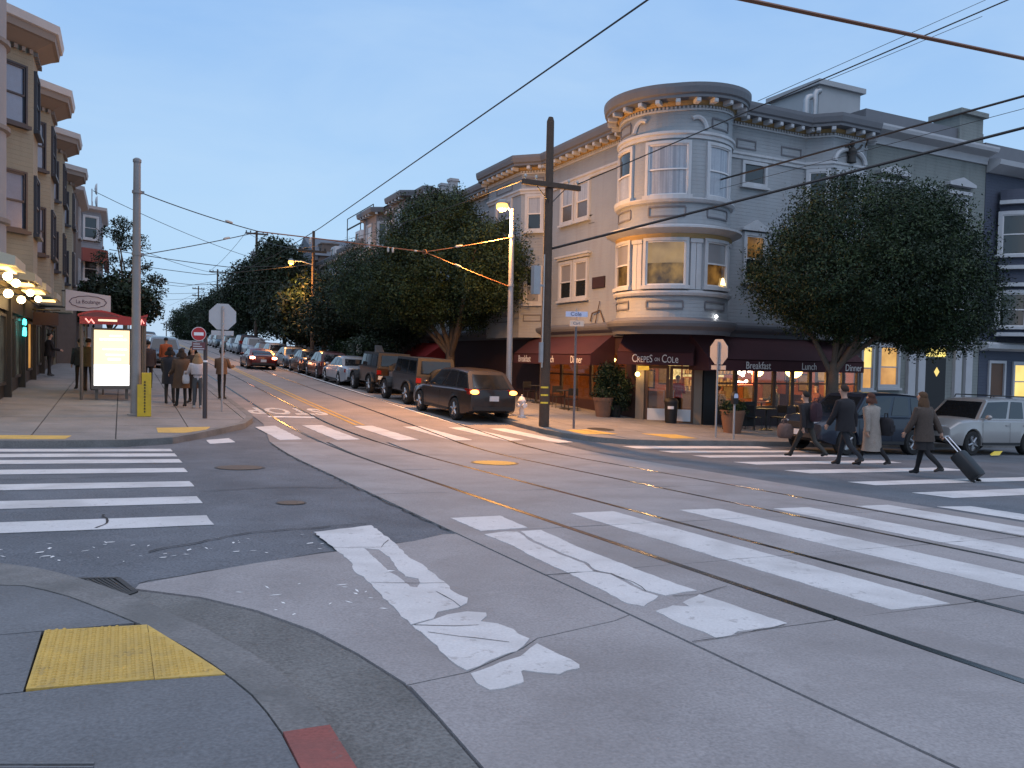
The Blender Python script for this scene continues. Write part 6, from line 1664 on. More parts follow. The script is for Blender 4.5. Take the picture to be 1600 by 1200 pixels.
mb = MB(); mb.box(-1.07, -1.05, 26.7, 29.7, z + .3, 2.2); mb.build('glass_wall', M_clear, t)
ad = MB(); ad.box(-.80, .28, 26.55, 26.78, z + .38, 2.10); ad.box(-.80, .28, 26.50, 26.83, z + .30, z + .40); ad.box(-.7, -.62, 26.6, 26.72, z, z + .3); ad.box(.1, .18, 26.6, 26.72, z, z + .3)
adp = ad.build('advert_case', M_shm, t)
def poster_mat(name, ctop, cbot, s):
    m = mat(name, ctop, .4, 0.03, emit=s, ecol=ctop); return m
mb = MB(); mb.box(-.73, .21, 26.538, 26.548, 1.02, 2.04); mb.build('poster', poster_mat('poster cream glow', (1.0, .73, .40), None, 1.15), adp)
mb = MB(); mb.box(-.73, .21, 26.536, 26.548, .40, 1.02); mb.build('poster_lower', poster_mat('poster white glow', (1.0, .98, .92), None, 1.5), adp)
for (xa, xb, zz, hh) in ((-.32, .03, 1.86, .035), (-.58, .16, 1.74, .05), (-.5, .16, 1.46, .035), (-.42, .10, 1.30, .03), (-.36, -.02, 1.15, .06)):
    n = 7; mb = MB()
    for k in range(n):
        a = xa + (xb - xa) * k / n; mb.box(a, a + (xb - xa) / n * .78, 26.530, 26.5375, zz, zz + hh)
    mb.build('print_line', poster_mat('print white glow', (1, .93, .75), None, 1.6), adp)
mb = MB(); mb.box(-.6, .5, 28.3, 28.7, z + .42, z + .47); mb.box(-.55, -.5, 28.4, 28.6, z, z + .42); mb.box(.4, .45, 28.4, 28.6, z, z + .42); mb.build('bench', M_shm, t)
# white sign board with the oval emblem
t = thing('projecting_sign', 'large white board with a dark oval and script above the shelter', 'sign', (-1.2, 36, 3.4))
FP = Face((0, 36), (1, 0), (0, -1))
M_board = mat('off white board', (0.60, 0.56, 0.58), .7, .06)
mb = MB(); mb.hexa([FP.pt(-1.98, -.05, 2.98), FP.pt(-.40, -.05, 2.98), FP.pt(-.40, .05, 2.98), FP.pt(-1.98, .05, 2.98), FP.pt(-1.98, -.05, 3.80), FP.pt(-.40, -.05, 3.62), FP.pt(-.40, .05, 3.62), FP.pt(-1.98, .05, 3.80)]); mb.build('board', M_board, t)
M_ink = mat('dark plum ink', (.07, .03, .07), .7)
mb = MB(); pts = []
for k in range(49):
    a = 2 * PI * k / 48; s_ = 1 + .03 * math.cos(12 * a); pts.append(FP.pt(-1.2 + .64 * s_ * math.cos(a), .056, 3.34 + .235 * s_ * math.sin(a)))
mb.tube(pts, .014, 5); mb.build('oval_ring', M_ink, t)
m = text_mesh('La Boulange', .21, .004, .95, .9); place_text(m, FP, -1.2, .056, 3.34); m.build('lettering', M_ink, t)
mb = MB(); mb.tube([(-2.9, 36, 3.75), (-2.0, 36, 3.75)], .03, 6); mb.tube([(-2.9, 36, 3.1), (-2.0, 36, 3.1)], .03, 6); mb.build('bracket', M_iron, t)
# red awning and white board behind the big left tree; white slatted A-frame
t = thing('awning', 'small bright red awning behind the big left tree', 'awning', (16, 45.5, 2))
mb = MB(); mb.hexa([(16.78, 43.2, 1.2), (16.78, 47.8, 1.2), (15.6, 47.8, 1.0), (15.6, 43.2, 1.0), (16.78, 43.2, 2.3), (16.78, 47.8, 2.3), (15.6, 47.8, 1.5), (15.6, 43.2, 1.5)]); mb.build('canopy', mat('bright red canvas', (.32, .02, .02), .8, .2, 3), t)
t = thing('white_board', 'pale slanted board behind the parked silver sedan', 'board', (12.9, 42.5, gz(12.9, 42.5)))
z = gz(12.9, 42.5); mb = MB(); mb.prism([(12.4, z), (13.5, z), (12.75, z + 1.9), (12.4, z + 1.9)], 'y', 42.4, 42.5); mb.build('panel', M_greyd, t)
t = thing('a_frame', 'white slatted pyramid frame beyond the row of parked cars', 'frame', (12.3, 64, gz(12.3, 64)))
z = gz(12.3, 64); mb = MB()
for k in range(8):
    h = .3 + k * .24; w_ = .75 * (1 - h / 2.6); mb = MB(); mb.box(12.3 - w_, 12.3 + w_, 63.95, 64, z + h, z + h + .12); mb.build('slat', M_trim, t)
for s_ in (-1, 1):
    mb = MB(); mb.tube([(12.3 + s_ * .8, 64, z), (12.3 + s_ * .06, 64, z + 2.5)], .04, 5); mb.build('leg', M_trim, t)
x, y = 12.0, 50.5; z = gz(x, y)
t = thing('parking_sign', 'pair of white parking plates on a thin post up the hill', 'sign', (x, y, z))
mb = MB(); mb.tube([(x, y, z), (x, y, z + 3.0)], .03, 6); mb.build('post', M_galv, t)
for k in range(2):
    mb = MB(); mb.box(x - .2, x + .2, y - .05, y - .04, z + 2.25 + k * .4, z + 2.6 + k * .4); mb.build('plate', M_signback, t)
x, y = 12.1, 44.6; z = gz(x, y)
t = thing('parking_sign', 'low white plate on a dark meter post behind the dark cars', 'sign', (x, y, z))
mb = MB(); mb.tube([(x, y, z), (x, y, z + 1.4)], .03, 6); mb.build('post', M_postdk, t)
mb = MB(); mb.box(x - .16, x + .16, y - .05, y - .04, z + 1.35, z + 1.85); mb.build('plate', M_signwhite, t)
# yellow litter beside the silver car
t = thing('litter', 'crumpled yellow wrapper on the road beside the silver car wheel', 'litter', (22.9, 14.75, G(22.9, 14.75)))
mb = MB(); mb.poly([(22.75, 14.72, G(22.8, 14.7) + .02), (23.05, 14.66, G(22.8, 14.7) + .03), (23.1, 14.86, G(22.8, 14.7) + .12), (22.85, 14.82, G(22.8, 14.7) + .05)]); mb.poly([(23.05, 14.66, G(22.8, 14.7) + .03), (23.28, 14.72, G(22.8, 14.7) + .14), (23.1, 14.86, G(22.8, 14.7) + .12)]); mb.build('wrapper', M_refl, t)
# ================================================================== VEHICLES
M_tyre = mat('tyre rubber', (0.014, 0.014, 0.014), 0.85, .2, 8)
M_rim = mat('alloy rim', (0.35, 0.35, 0.36), 0.35, .1, 4, metal=.8)
M_cglass = glass_mat('car glass', (0.010, 0.012, 0.015), 0.06)
M_plast = mat('black plastic', (0.018, 0.018, 0.019), 0.6)
M_head = mat('headlamp glass', (0.55, 0.57, 0.60), 0.12, .2, 20, spec=.9)
M_tail = mat('tail lamp red', (0.22, 0.012, 0.010), 0.2, .1)
M_tail_on = mat('brake lamp on', (1, .1, .05), .3, 0, emit=9, ecol=(1, .10, .05))
M_tail_hot = mat('brake lamp core', (1, .5, .3), .3, 0, emit=22, ecol=(1, .42, .22))
M_ind_on = mat('amber lamp on', (1, .6, .2), .3, 0, emit=3.6, ecol=(1, .46, .09))
M_plate = mat('number plate', (0.55, 0.55, 0.56), 0.5, .15, 30)
M_chrome = mat('chrome', (0.5, 0.5, 0.52), 0.15, .05, metal=1)
M_under = mat('underbody', (0.008, 0.008, 0.008), .95)
def paint(name, col, metal=0.35): return mat('car paint ' + name, col, 0.32, 0.04, 3, 200, metal=metal, coat=0.45)
WHEEL = {}
def wheel_meshes(r, w):
    k = (round(r, 2), round(w, 2))
    if k in WHEEL: return WHEEL[k]
    a = MB(); a.lathe([(r * .64, -w / 2), (r * .93, -w / 2), (r, -w / 2 + .03), (r, w / 2 - .03), (r * .93, w / 2), (r * .64, w / 2), (r * .64, -w / 2)], (0, 0, 0), 24, axis='x')
    b = MB()
    b.lathe([(r * .64, w * .42), (r * .60, w * .44), (r * .58, w * .30), (r * .2, w * .2), (0, w * .2)], (0, 0, 0), 24, axis='x')
    for q in range(5):
        t = 2 * PI * q / 5
        p0 = (w * .40, r * .1 * math.cos(t), r * .1 * math.sin(t)); p1 = (w * .44, r * .61 * math.cos(t), r * .61 * math.sin(t))
        b.tube([p0, p1], [r * .12, r * .085], 6)
    b.lathe([(0, w * .5), (r * .14, w * .47), (r * .15, w * .3)], (0, 0, 0), 10, axis='x')
    WHEEL[k] = (a.mesh('tyre', M_tyre, True), b.mesh('rim', M_rim, True))
    return WHEEL[k]
def add_wheel(parent, x, y, r, w):
    tm_, rm_ = wheel_meshes(r, w)
    wz = bpy.data.objects.new('wheel', None); COL.objects.link(wz); wz.parent = parent; wz.location = (x, y, r); wz.rotation_euler = (rnd.uniform(0, 1), 0, 0 if x > 0 else PI); wz.empty_display_size = .1
    for nm, me in (('tyre', tm_), ('rim', rm_)):
        o = bpy.data.objects.new(nm, me); COL.objects.link(o); o.parent = wz
def interp(x, pts):
    if x <= pts[0][0]: return pts[0][1]
    for (a, va), (b, vb) in zip(pts[:-1], pts[1:]):
        if x <= b:
            t = (x - a) / (b - a); t = t * t * (3 - 2 * t) if b - a > .15 else t
            return va + (vb - va) * t
    return pts[-1][1]
SPEC = dict(
    suv=dict(L=4.75, W=1.86, H=1.66, clear=.26, wr=.36, ww=.235, fa=.92, ra=.95, belt=[(-2.4, 1.02), (-1.6, 1.03), (.9, .98), (1.2, .97), (2.1, .86), (2.4, .74)], ctr=[(-2.4, 1.06), (.9, 1.04), (1.2, 1.05), (2.0, .93), (2.4, .76)], cowl=1.02, rear=-2.26, rf=.12, rr=-1.72, pill=(-1.25, -.25), tailz=(.88, 1.06)),
    compact_suv=dict(L=4.44, W=1.82, H=1.72, clear=.28, wr=.355, ww=.23, fa=.86, ra=.92, belt=[(-2.2, 1.06), (1.0, 1.05), (1.2, 1.04), (1.95, .98), (2.15, .90), (2.22, .72)], ctr=[(-2.2, 1.08), (1.0, 1.10), (1.25, 1.11), (1.95, 1.03), (2.15, .93), (2.22, .74)], cowl=1.05, rear=-2.1, rf=.42, rr=-1.95, pill=(-1.2, -.35), tailz=(.85, 1.1)),
    sedan=dict(L=4.55, W=1.76, H=1.43, clear=.20, wr=.315, ww=.2, fa=.90, ra=1.0, belt=[(-2.28, .84), (-1.9, .93), (-1.3, .95), (.85, .88), (1.9, .74), (2.28, .58)], ctr=[(-2.28, .86), (-1.9, .97), (-1.3, .99), (.85, .93), (1.9, .80), (2.28, .60)], cowl=.88, rear=-1.62, rf=.1, rr=-.98, pill=(-.95, -.2), tailz=(.66, .84)),
    hatch=dict(L=4.1, W=1.74, H=1.5, clear=.2, wr=.315, ww=.2, fa=.85, ra=.72, belt=[(-2.05, .92), (.8, .90), (1.7, .78), (2.05, .6)], ctr=[(-2.05, .95), (.8, .96), (1.7, .84), (2.05, .62)], cowl=.85, rear=-1.95, rf=.1, rr=-1.35, pill=(-.95, -.2), tailz=(.72, .95)),
    van=dict(L=4.9, W=1.95, H=1.85, clear=.24, wr=.34, ww=.22, fa=.95, ra=1.0, belt=[(-2.45, 1.0), (1.4, 1.0), (2.2, .9), (2.45, .7)], ctr=[(-2.45, 1.02), (1.4, 1.08), (2.2, .95), (2.45, .72)], cowl=1.35, rear=-2.4, rf=.75, rr=-2.25, pill=(-1.3, -.2), tailz=(.9, 1.3)),
    coupe=dict(L=4.4, W=1.76, H=1.27, clear=.17, wr=.315, ww=.215, fa=.9, ra=.95, belt=[(-2.2, .82), (-1.6, .86), (.75, .80), (1.8, .68), (2.2, .54)], ctr=[(-2.2, .86), (-1.6, .90), (.75, .86), (1.8, .73), (2.2, .56)], cowl=.72, rear=-1.75, rf=-.05, rr=-.85, pill=(-.9, -.15), tailz=(.66, .80)),
)
def make_car(name, label, kind, pm, x, y, heading, group, front_lamps=None, tail=None, tail_inner=None, plates=True, near=True, rack=False):
    S = SPEC[kind]; L, W, H = S['L'], S['W'], S['H']; hw = W / 2
    t = thing(name, label, 'car', (x, y, G(x, y) + .005), heading, group)
    # tilt with the street
    fx, fy = -math.sin(heading), math.cos(heading)
    pitch = math.atan(G(x + fx, y + fy) - G(x, y)); rx, ry = math.cos(heading), math.sin(heading); rollv = math.atan(G(x + rx, y + ry) - G(x, y))
    t.rotation_mode = 'XYZ'; t.rotation_euler = (Matrix.Rotation(heading, 3, 'Z') @ Matrix.Rotation(pitch, 3, 'X') @ Matrix.Rotation(-rollv, 3, 'Y')).to_euler()
    yf, yr = L / 2 - S['fa'], -L / 2 + S['ra']; wr = S['wr']; ra = wr + .055
    ys = set(np.linspace(-L / 2 + .03, L / 2 - .03, 17).tolist())
    for yw in (yf, yr):
        ys = {v for v in ys if abs(v - yw) > ra + .05}
        for k in (-1.001, -.999, -.87, -.62, -.3, 0, .3, .62, .87, .999, 1.001): ys.add(yw + k * ra)
    ys |= {-L / 2, L / 2}
    ys = sorted(ys)
    rows = []
    for yy in ys:
        e = max(0, (abs(yy) - (L / 2 - .65)) / .65)
        w = hw * (1 - .16 * e ** 2.2); zb = S['clear'] + .14 * max(0, (abs(yy) - (L / 2 - .5)) / .5) ** 2
        side = zb
        for yw in (yf, yr):
            if abs(yy - yw) < ra: side = max(side, wr + math.sqrt(max(0, ra * ra - (yy - yw) ** 2)))
        zs = interp(yy, S['belt']); zc = interp(yy, S['ctr'])
        if abs(yy) > L / 2 - .005: zs -= .10; zc -= .10; w *= .94
        sh = min(side, zs - .12)
        inner = .62
        rows.append([(0, zb + .02), (w * inner, zb + .02), (w * inner, max(zb, sh)), (w * .965, sh), (w, max(sh + .03, .42 * zs + .05)), (w * .99, max(sh + .05, zs * .72)), (w * .965, zs - .05), (w * .90, zs), (w * .5, (zs + zc) / 2 + .012), (0, zc)])
    n = len(rows[0]); vs = []; fs = []
    mb = MB()
    for yy, rw_ in zip(ys, rows):
        vs += [(a, yy, b) for a, b in rw_] + [(-a, yy, b) for a, b in reversed(rw_[1:-1])]
    m = 2 * n - 2
    mats_idx = []
    for i in range(len(ys) - 1):
        for j in range(m):
            fs.append((i * m + j, i * m + (j + 1) % m, (i + 1) * m + (j + 1) % m, (i + 1) * m + j))
            mats_idx.append(1 if j in (0, 1, m - 1, m - 2) else 0)
    fs += [tuple(range(m)), tuple((len(ys) - 1) * m + k for k in reversed(range(m)))]; mats_idx += [0, 0]
    mb.add(vs, fs); mb.m = mats_idx
    body = mb.build('body', (pm, M_under), t, smooth=True, local=True, sharp=38)
    # cabin
    zt = H
    def belt_z(yy): return interp(yy, S['belt']) - .01
    yc, yr2, yrf, yrr = S['cowl'], S['rear'], S['rf'], S['rr']
    wb_, wt_ = hw * .885, hw * .70
    bf = [(-wb_ * .93, yc, belt_z(yc)), (wb_ * .93, yc, belt_z(yc))]
    nS = 7
    vs = []; fs = []
    st = []
    for k in range(nS):
        s_ = k / (nS - 1); yb_ = yc + (yr2 - yc) * s_; yt = yrf + (yrr - yrf) * s_
        ee = abs(s_ - .5) * 2
        wb2 = wb_; wt2 = wt_; z2 = zt - .055 * ee ** 2
        sl = (yb_ - yt) * .07 / max(.2, z2 - belt_z(yb_)) if k in (0, nS - 1) else 0
        st.append((yb_, yt + sl, wb2, wt2, z2))
        vs += [(wb2, yb_, belt_z(yb_)), (wt2 + .03, yt + sl, z2 - .07), (wt2 - .06, yt, z2 - .015), (0, yt, z2 + .012), (-wt2 + .06, yt, z2 - .015), (-wt2 - .03, yt + sl, z2 - .07), (-wb2, yb_, belt_z(yb_))]
    for k in range(nS - 1):
        for j in range(6): fs.append((k * 7 + j, k * 7 + j + 1, (k + 1) * 7 + j + 1, (k + 1) * 7 + j))
    fs += [tuple(range(7)), tuple((nS - 1) * 7 + j for j in reversed(range(7)))]
    mb = MB(); mb.add(vs, fs); mb.build('cabin', pm, t, smooth=True, local=True, sharp=30)
    def panel(name, q, off=.006, inset=(.06, .06), m_=M_cglass):
        q = [Vector(p) for p in q]; c = sum(q, Vector()) / 4
        u0, v0 = inset
        def at_(u, v): return q[0].lerp(q[1], u).lerp(q[3].lerp(q[2], u), v)
        P = [at_(u0, v0), at_(1 - u0, v0), at_(1 - u0, 1 - v0), at_(u0, 1 - v0)]
        nn = (P[1] - P[0]).cross(P[3] - P[0]).normalized()
        if nn.dot(c - Vector((0, 0 if abs(c.x) > .3 else -.3, .9))) < 0: nn = -nn
        mb = MB(); P2 = [p + nn * off for p in P]; P1 = [p - nn * .01 for p in P]; mb.hexa(P1 + P2); return mb.build(name, m_, t, local=True)
    a = st[0]; panel('windscreen', [(-a[2], a[0], belt_z(a[0])), (a[2], a[0], belt_z(a[0])), (a[3], a[1], a[4] - .07), (-a[3], a[1], a[4] - .07)], .014, (.06, .05))
    a = st[-1]; panel('rear_window', [(a[2], a[0], belt_z(a[0])), (-a[2], a[0], belt_z(a[0])), (-a[3], a[1], a[4] - .07), (a[3], a[1], a[4] - .07)], .014, (.09, .10))
    cuts = [0] + [1 - (p - yr2) / (yc - yr2) for p in reversed(S['pill'])] + [1]
    def stat(s_):
        k = min(nS - 2, int(s_ * (nS - 1))); f = s_ * (nS - 1) - k
        return [st[k][i] + (st[k + 1][i] - st[k][i]) * f for i in range(5)]
    for sg in (-1, 1):
        for c0, c1 in zip(cuts[:-1], cuts[1:]):
            A, B = stat(c0 + (.02 if c0 == 0 else .012)), stat(c1 - (.02 if c1 == 1 else .012))
            e0 = .10 if c0 == 0 else 0; e1 = .10 if c1 == 1 else 0
            panel('side_window', [(sg * A[2], A[0], belt_z(A[0]) + .03), (sg * B[2], B[0], belt_z(B[0]) + .03), (sg * (B[3] + .03), B[1], B[4] - .075), (sg * (A[3] + .03), A[1], A[4] - .075)], .006, (.035, .05))
    if near:
        for sg in (-1, 1):
            yy = yc - .25; mb = MB(); mb.sphere((sg * (hw + .06), yy, belt_z(yy) + .09), (.11, .06, .075), 8, 6); mb.tube([(sg * hw * .9, yy, belt_z(yy) + .03), (sg * (hw + .02), yy, belt_z(yy) + .07)], .025, 6); mb.build('mirror', pm, t, smooth=True, local=True)
            for p in S['pill']:
                mb = MB(); mb.box(*sorted((sg * hw * .972, sg * (hw * .985 + .012))), p + .04, p + .2, belt_z(p) - .17, belt_z(p) - .135); mb.build('handle', pm, t, local=True)
            for yq in (S['cowl'] - .12, *S['pill']):
                mb = MB(); z1 = belt_z(yq) - .07; mb.add([(sg * hw * .992, yq - .006, .38), (sg * hw * .992, yq + .006, .38), (sg * hw * .973, yq + .006, z1), (sg * hw * .973, yq - .006, z1)], [(0, 1, 2, 3)])
                mb.v = [(q[0] + sg * .012, q[1], q[2]) for q in mb.v]; 
                if abs(yq - yf) > ra and abs(yq - yr) > ra: mb.build('door_seam', M_under, t, local=True)
            mb = MB(); mb.box(*sorted((sg * hw * .93, sg * hw * 1.005)), yr + ra + .03, yf - ra - .03, S['clear'] + .02, S['clear'] + .10); mb.build('sill', M_plast, t, local=True)
    for yw in (yf, yr):
        for sg in (-1, 1): add_wheel(t, sg * (hw - S['ww'] * .5), yw, wr, S['ww'])
    # lamps, bumpers, plates
    fl = front_lamps or M_head
    zf = interp(L / 2 - .12, S['belt'])
    for sg in (-1, 1):
        mb = MB(); x0, x1 = sg * hw * .50, sg * hw * .88
        mb.hexa([(x0, L / 2 - .10, zf - .19), (x1, L / 2 - .42, zf - .16), (x1, L / 2 - .46, zf - .16), (x0, L / 2 - .3, zf - .19), (x0, L / 2 - .03, zf - .06), (x1, L / 2 - .33, zf - .01), (x1, L / 2 - .46, zf - .0), (x0, L / 2 - .3, zf - .05)])
        mb.v = [(q[0] * 1.03, q[1] + .03, q[2]) for q in mb.v]; mb.build('headlight', fl, t, smooth=False, local=True)
        z0, z1 = S['tailz']; tlw = tail or M_tail
        mb = MB(); xo, xi = hw * .90, hw * .56
        mb.hexa([(sg * xi, -L / 2 - .012, z0), (sg * xo, -L / 2 + .10, z0), (sg * (xo + .02), -L / 2 + .38, z0 + .06), (sg * xi, -L / 2 + .1, z0), (sg * xi, -L / 2 - .006, z1 - .03), (sg * xo * .98, -L / 2 + .10, z1), (sg * (xo + .01), -L / 2 + .40, z1), (sg * xi, -L / 2 + .1, z1)]); tl = mb.build('taillight', tlw, t, local=True)
        if tail_inner:
            mb = MB(); mb.sphere((sg * hw * .73, -L / 2 + .015, (z0 + z1) / 2), (hw * .17, .07, .075), 10, 6); mb.build('bulb', tail_inner, tl, local=True)
    mb = MB(); mb.box(-hw * .45, hw * .45, L / 2 - .07, L / 2 + .005, zf - .24, zf - .08)
    for k in range(4): mb.box(-hw * .45, hw * .45, L / 2 + .004, L / 2 + .012, zf - .23 + k * .04, zf - .215 + k * .04)
    mb.build('grille', M_plast, t, local=True)
    mb = MB(); mb.box(-hw * .7, hw * .7, L / 2 - .08, L / 2 + .02, S['clear'] + .14, S['clear'] + .25); mb.build('front_bumper', M_plast, t, local=True)
    mb = MB(); mb.box(-hw * .78, hw * .78, -L / 2 - .03, -L / 2 + .08, S['clear'] + .14, S['clear'] + .26); mb.build('rear_bumper', M_plast, t, local=True)
    if plates:
        zpl = S['tailz'][0] - .10
        mb = MB(); mb.box(-.16, .16, -L / 2 - .036, -L / 2 - .028 + .02, zpl - .08, zpl + .08); mb.build('number_plate', M_plate, t, local=True)
        mb = MB(); mb.box(-.16, .16, L / 2 + .02, L / 2 + .03, S['clear'] + .20, S['clear'] + .35); mb.build('number_plate', M_plate, t, local=True)
    if rack:
        mb = MB()
        for sg in (-1, 1): mb.tube([(sg * wt_ * .9, yrf - .25, zt - .02), (sg * wt_ * .9, yrf - .3, zt + .06), (sg * wt_ * .9, yrr + .2, zt + .06), (sg * wt_ * .9, yrr + .15, zt - .02)], .02, 6)
        for q in (.3, .7): yy = yrf + (yrr - yrf) * q; mb.tube([(-wt_ * .9, yy, zt + .06), (wt_ * .9, yy, zt + .06)], .018, 6)
        mb.build('roof_rack', M_plast, t, smooth=True, local=True)
    return t
def make_jeep(label, pm, x, y, heading, group, top=M_plast, lit=True, plate_m=None):
    """upright off-roader with separate wings, soft hard-top and rear spare wheel"""
    t = thing('parked_off_roader', label, 'car', (x, y, G(x, y) + .005), heading, group)
    L, W = 4.0, 1.62; hw = W / 2; r = .39
    pitch = math.atan(G(x, y + 1) - G(x, y)); rollv = math.atan(G(x + 1, y) - G(x, y))
    t.rotation_euler = (Matrix.Rotation(heading, 3, 'Z') @ Matrix.Rotation(pitch, 3, 'X') @ Matrix.Rotation(-rollv, 3, 'Y')).to_euler()
    yf, yr = 1.32, -1.15
    mb = MB()
    mb.prism([(-1.9, .55), (-1.75, .5), (-1.62, .5), (-1.55, .82), (-.76, .82), (-.68, .46), (.62, .46), (.70, 1.12), (-1.9, 1.12)], 'x', -hw, hw); mb.build('body', pm, t, local=True)
    mb = MB(); mb.hexa([(-.62, .62, .55), (.62, .62, .55), (.52, 1.88, .55), (-.52, 1.88, .55), (-.66, .62, 1.16), (.66, .62, 1.16), (.54, 1.88, 1.06), (-.54, 1.88, 1.06)]); mb.build('bonnet', pm, t, local=True)
    mb = MB(); mb.box(-.52, .52, 1.87, 1.93, .58, 1.05)
    for k in range(7): mb.box(-.30 + k * .088, -.26 + k * .088, 1.93, 1.94, .66, .98)
    mb.build('grille', pm, t, local=True)
    for sg in (-1, 1):
        for yw in (yf, yr):
            mb = MB(); pts = [(sg * (hw + .04), yw + (r + .12) * math.cos(a), r + (r + .08) * math.sin(a)) for a in np.linspace(.25, PI - .25, 9)]
            for p, q in zip(pts[:-1], pts[1:]):
                xi, xo = sorted((sg * (hw - .18), sg * (hw + .13)))
                mb.hexa([(xi, p[1], p[2]), (xo, p[1], p[2]), (xo, q[1], q[2]), (xi, q[1], q[2]), (xi, p[1], p[2] + .05), (xo, p[1], p[2] + .05), (xo, q[1], q[2] + .05), (xi, q[1], q[2] + .05)])
            mb.build('wing', M_plast, t, local=True)
            add_wheel(t, sg * (hw + .0), yw, r, .24)
        mb = MB(); mb.lathe([(0, 1.97), (.09, 1.96), (.10, 1.9)], (sg * .4, 0, .86), 12, axis='y'); mb.build('headlight', M_head, t, local=True)
        mb = MB(); mb.box(*sorted((sg * .62, sg * .82)), -1.96, -1.90, .86, 1.04); mb.build('taillight', M_ind_on if (lit and sg > 0) else M_tail, t, local=True)
        mb = MB(); mb.box(*sorted((sg * (hw + .06), sg * (hw + .24))), .52, .60, 1.18, 1.36); mb.build('mirror', M_plast, t, local=True)
    mb = MB(); mb.hexa([(-hw + .02, -1.88, 1.12), (hw - .02, -1.88, 1.12), (hw - .02, .66, 1.12), (-hw + .02, .66, 1.12), (-hw + .1, -1.78, 1.78), (hw - .1, -1.78, 1.78), (hw - .12, .42, 1.78), (-hw + .12, .42, 1.78)]); mb.build('top', top, t, local=True)
    q = lambda s_, a, b: None
    for sg in (-1, 1):
        for y0, y1 in ((-1.72, -.98), (-.88, -.18), (-.10, .50)):
            mb = MB(); f = lambda yy, zz: (sg * (hw - .02 - .08 * (zz - 1.12) / .66 + .008), yy, zz)
            P = [f(y0, 1.2), f(y1, 1.2), f(y1 - (.12 if y1 > .4 else 0), 1.68), f(y0 + (.05 if y0 < -1.5 else 0), 1.68)]; mb.add(P + [(p[0] - sg * .01, p[1], p[2]) for p in P], [(0, 1, 2, 3), (4, 5, 6, 7)]); mb.build('side_window', M_cglass, t, local=True)
    mb = MB(); mb.hexa([(-.62, -1.885, 1.22), (.62, -1.885, 1.22), (.62, -1.86, 1.22), (-.62, -1.86, 1.22), (-.58, -1.812, 1.68), (.58, -1.812, 1.68), (.58, -1.79, 1.68), (-.58, -1.79, 1.68)]); mb.v = [(p[0], p[1] - .012, p[2]) for p in mb.v]; mb.build('rear_window', M_cglass, t, local=True)
    mb = MB(); mb.hexa([(-.66, .66, 1.18), (.66, .66, 1.18), (.66, .64, 1.18), (-.66, .64, 1.18), (-.6, .46, 1.70), (.6, .46, 1.70), (.6, .44, 1.70), (-.6, .44, 1.70)]); mb.v = [(p[0], p[1] + .02, p[2]) for p in mb.v]; mb.build('windscreen', M_cglass, t, local=True)
    tm_, rm_ = wheel_meshes(.39, .24)
    wz = bpy.data.objects.new('spare_wheel', None); COL.objects.link(wz); wz.parent = t; wz.location = (.1, -2.04, 1.02); wz.rotation_euler = (0, 0, -PI / 2)
    for nm, me in (('tyre', tm_), ('rim', rm_)):
        o = bpy.data.objects.new(nm, me); COL.objects.link(o); o.parent = wz
    mb = MB(); mb.box(-.72, .72, -2.02, -1.9, .46, .60); mb.build('rear_bumper', M_plast, t, local=True)
    mb = MB(); mb.box(-.74, .74, 1.92, 2.06, .46, .60); mb.build('front_bumper', M_plast, t, local=True)
    mb = MB(); mb.box(-.74, -.44, -1.935, -1.915, .64, .80); mb.build('number_plate', plate_m or M_plate, t, local=True)
    return t
gp = 'cars parked along the right kerb up the hill'
make_car('parked_suv', 'dark brown grey SUV with glowing amber rear lamps at the right kerb', 'suv', paint('umber', (0.032, 0.024, 0.022)), 10.35, 25.15, math.radians(3), gp, tail=M_tail, tail_inner=M_ind_on)
make_jeep('dark grey off-roader with a lit tail lamp just ahead of the brown SUV', paint('gunmetal', (0.045, 0.045, 0.05)), 10.55, 30.25, math.radians(2), gp, plate_m=mat('lit plate', (.8, .6, .15), .5, .1, emit=.5, ecol=(1, .65, .15)))
make_jeep('brown black off-roader with a spare wheel, second ahead of the brown SUV', paint('brown black', (0.05, 0.03, 0.02)), 10.6, 35.4, math.radians(1), gp, lit=False)
make_car('parked_sedan', 'pale silver blue sedan ahead of the two off-roaders', 'sedan', paint('silver blue', (0.36, 0.41, 0.46)), 10.35, 40.2, math.radians(1), gp)
make_car('parked_hatchback', 'dark maroon hatchback directly ahead of the pale silver sedan', 'hatch', paint('maroon', (0.07, 0.02, 0.022)), 10.35, 45.0, 0, gp)
make_car('parked_sedan', 'black sedan with a pale bright windscreen behind the moving red car', 'sedan', paint('black', (0.02, 0.02, 0.024)), 10.3, 49.6, 0, gp)
make_car('parked_sedan', 'dark blue grey sedan parked beside the parking sign plates', 'sedan', paint('slate', (0.06, 0.07, 0.085)), 10.35, 54.8, PI, gp)
row = [('hatch', 'white small car nose on, up the hill past the dark sedans', (0.26, 0.27, 0.28), 61, PI), ('sedan', 'brown sedan beside the white slatted frame', (0.10, 0.06, 0.045), 66.5, 0), ('compact_suv', 'pale small SUV halfway up the hill row', (0.22, 0.23, 0.25), 72, PI), ('van', 'dark navy van standing tall in the parked row', (0.03, 0.035, 0.06), 78, 0),
       ('sedan', 'silver sedan right above the dark navy van', (0.17, 0.18, 0.19), 84, PI), ('hatch', 'greenish grey hatchback two above the navy van', (0.10, 0.11, 0.10), 90, 0), ('suv', 'black SUV parked below the crest', (0.02, 0.02, 0.02), 97, PI), ('sedan', 'white sedan parked near the crest', (0.25, 0.25, 0.25), 104, PI), ('hatch', 'farthest small grey car parked at the crest', (0.2, 0.2, 0.22), 112, 0)]
for kd, lb, c, yy, hd in row:
    make_car('parked_car', lb, kd, paint('row %d' % yy, c), 10.35, yy, hd, gp, near=False)
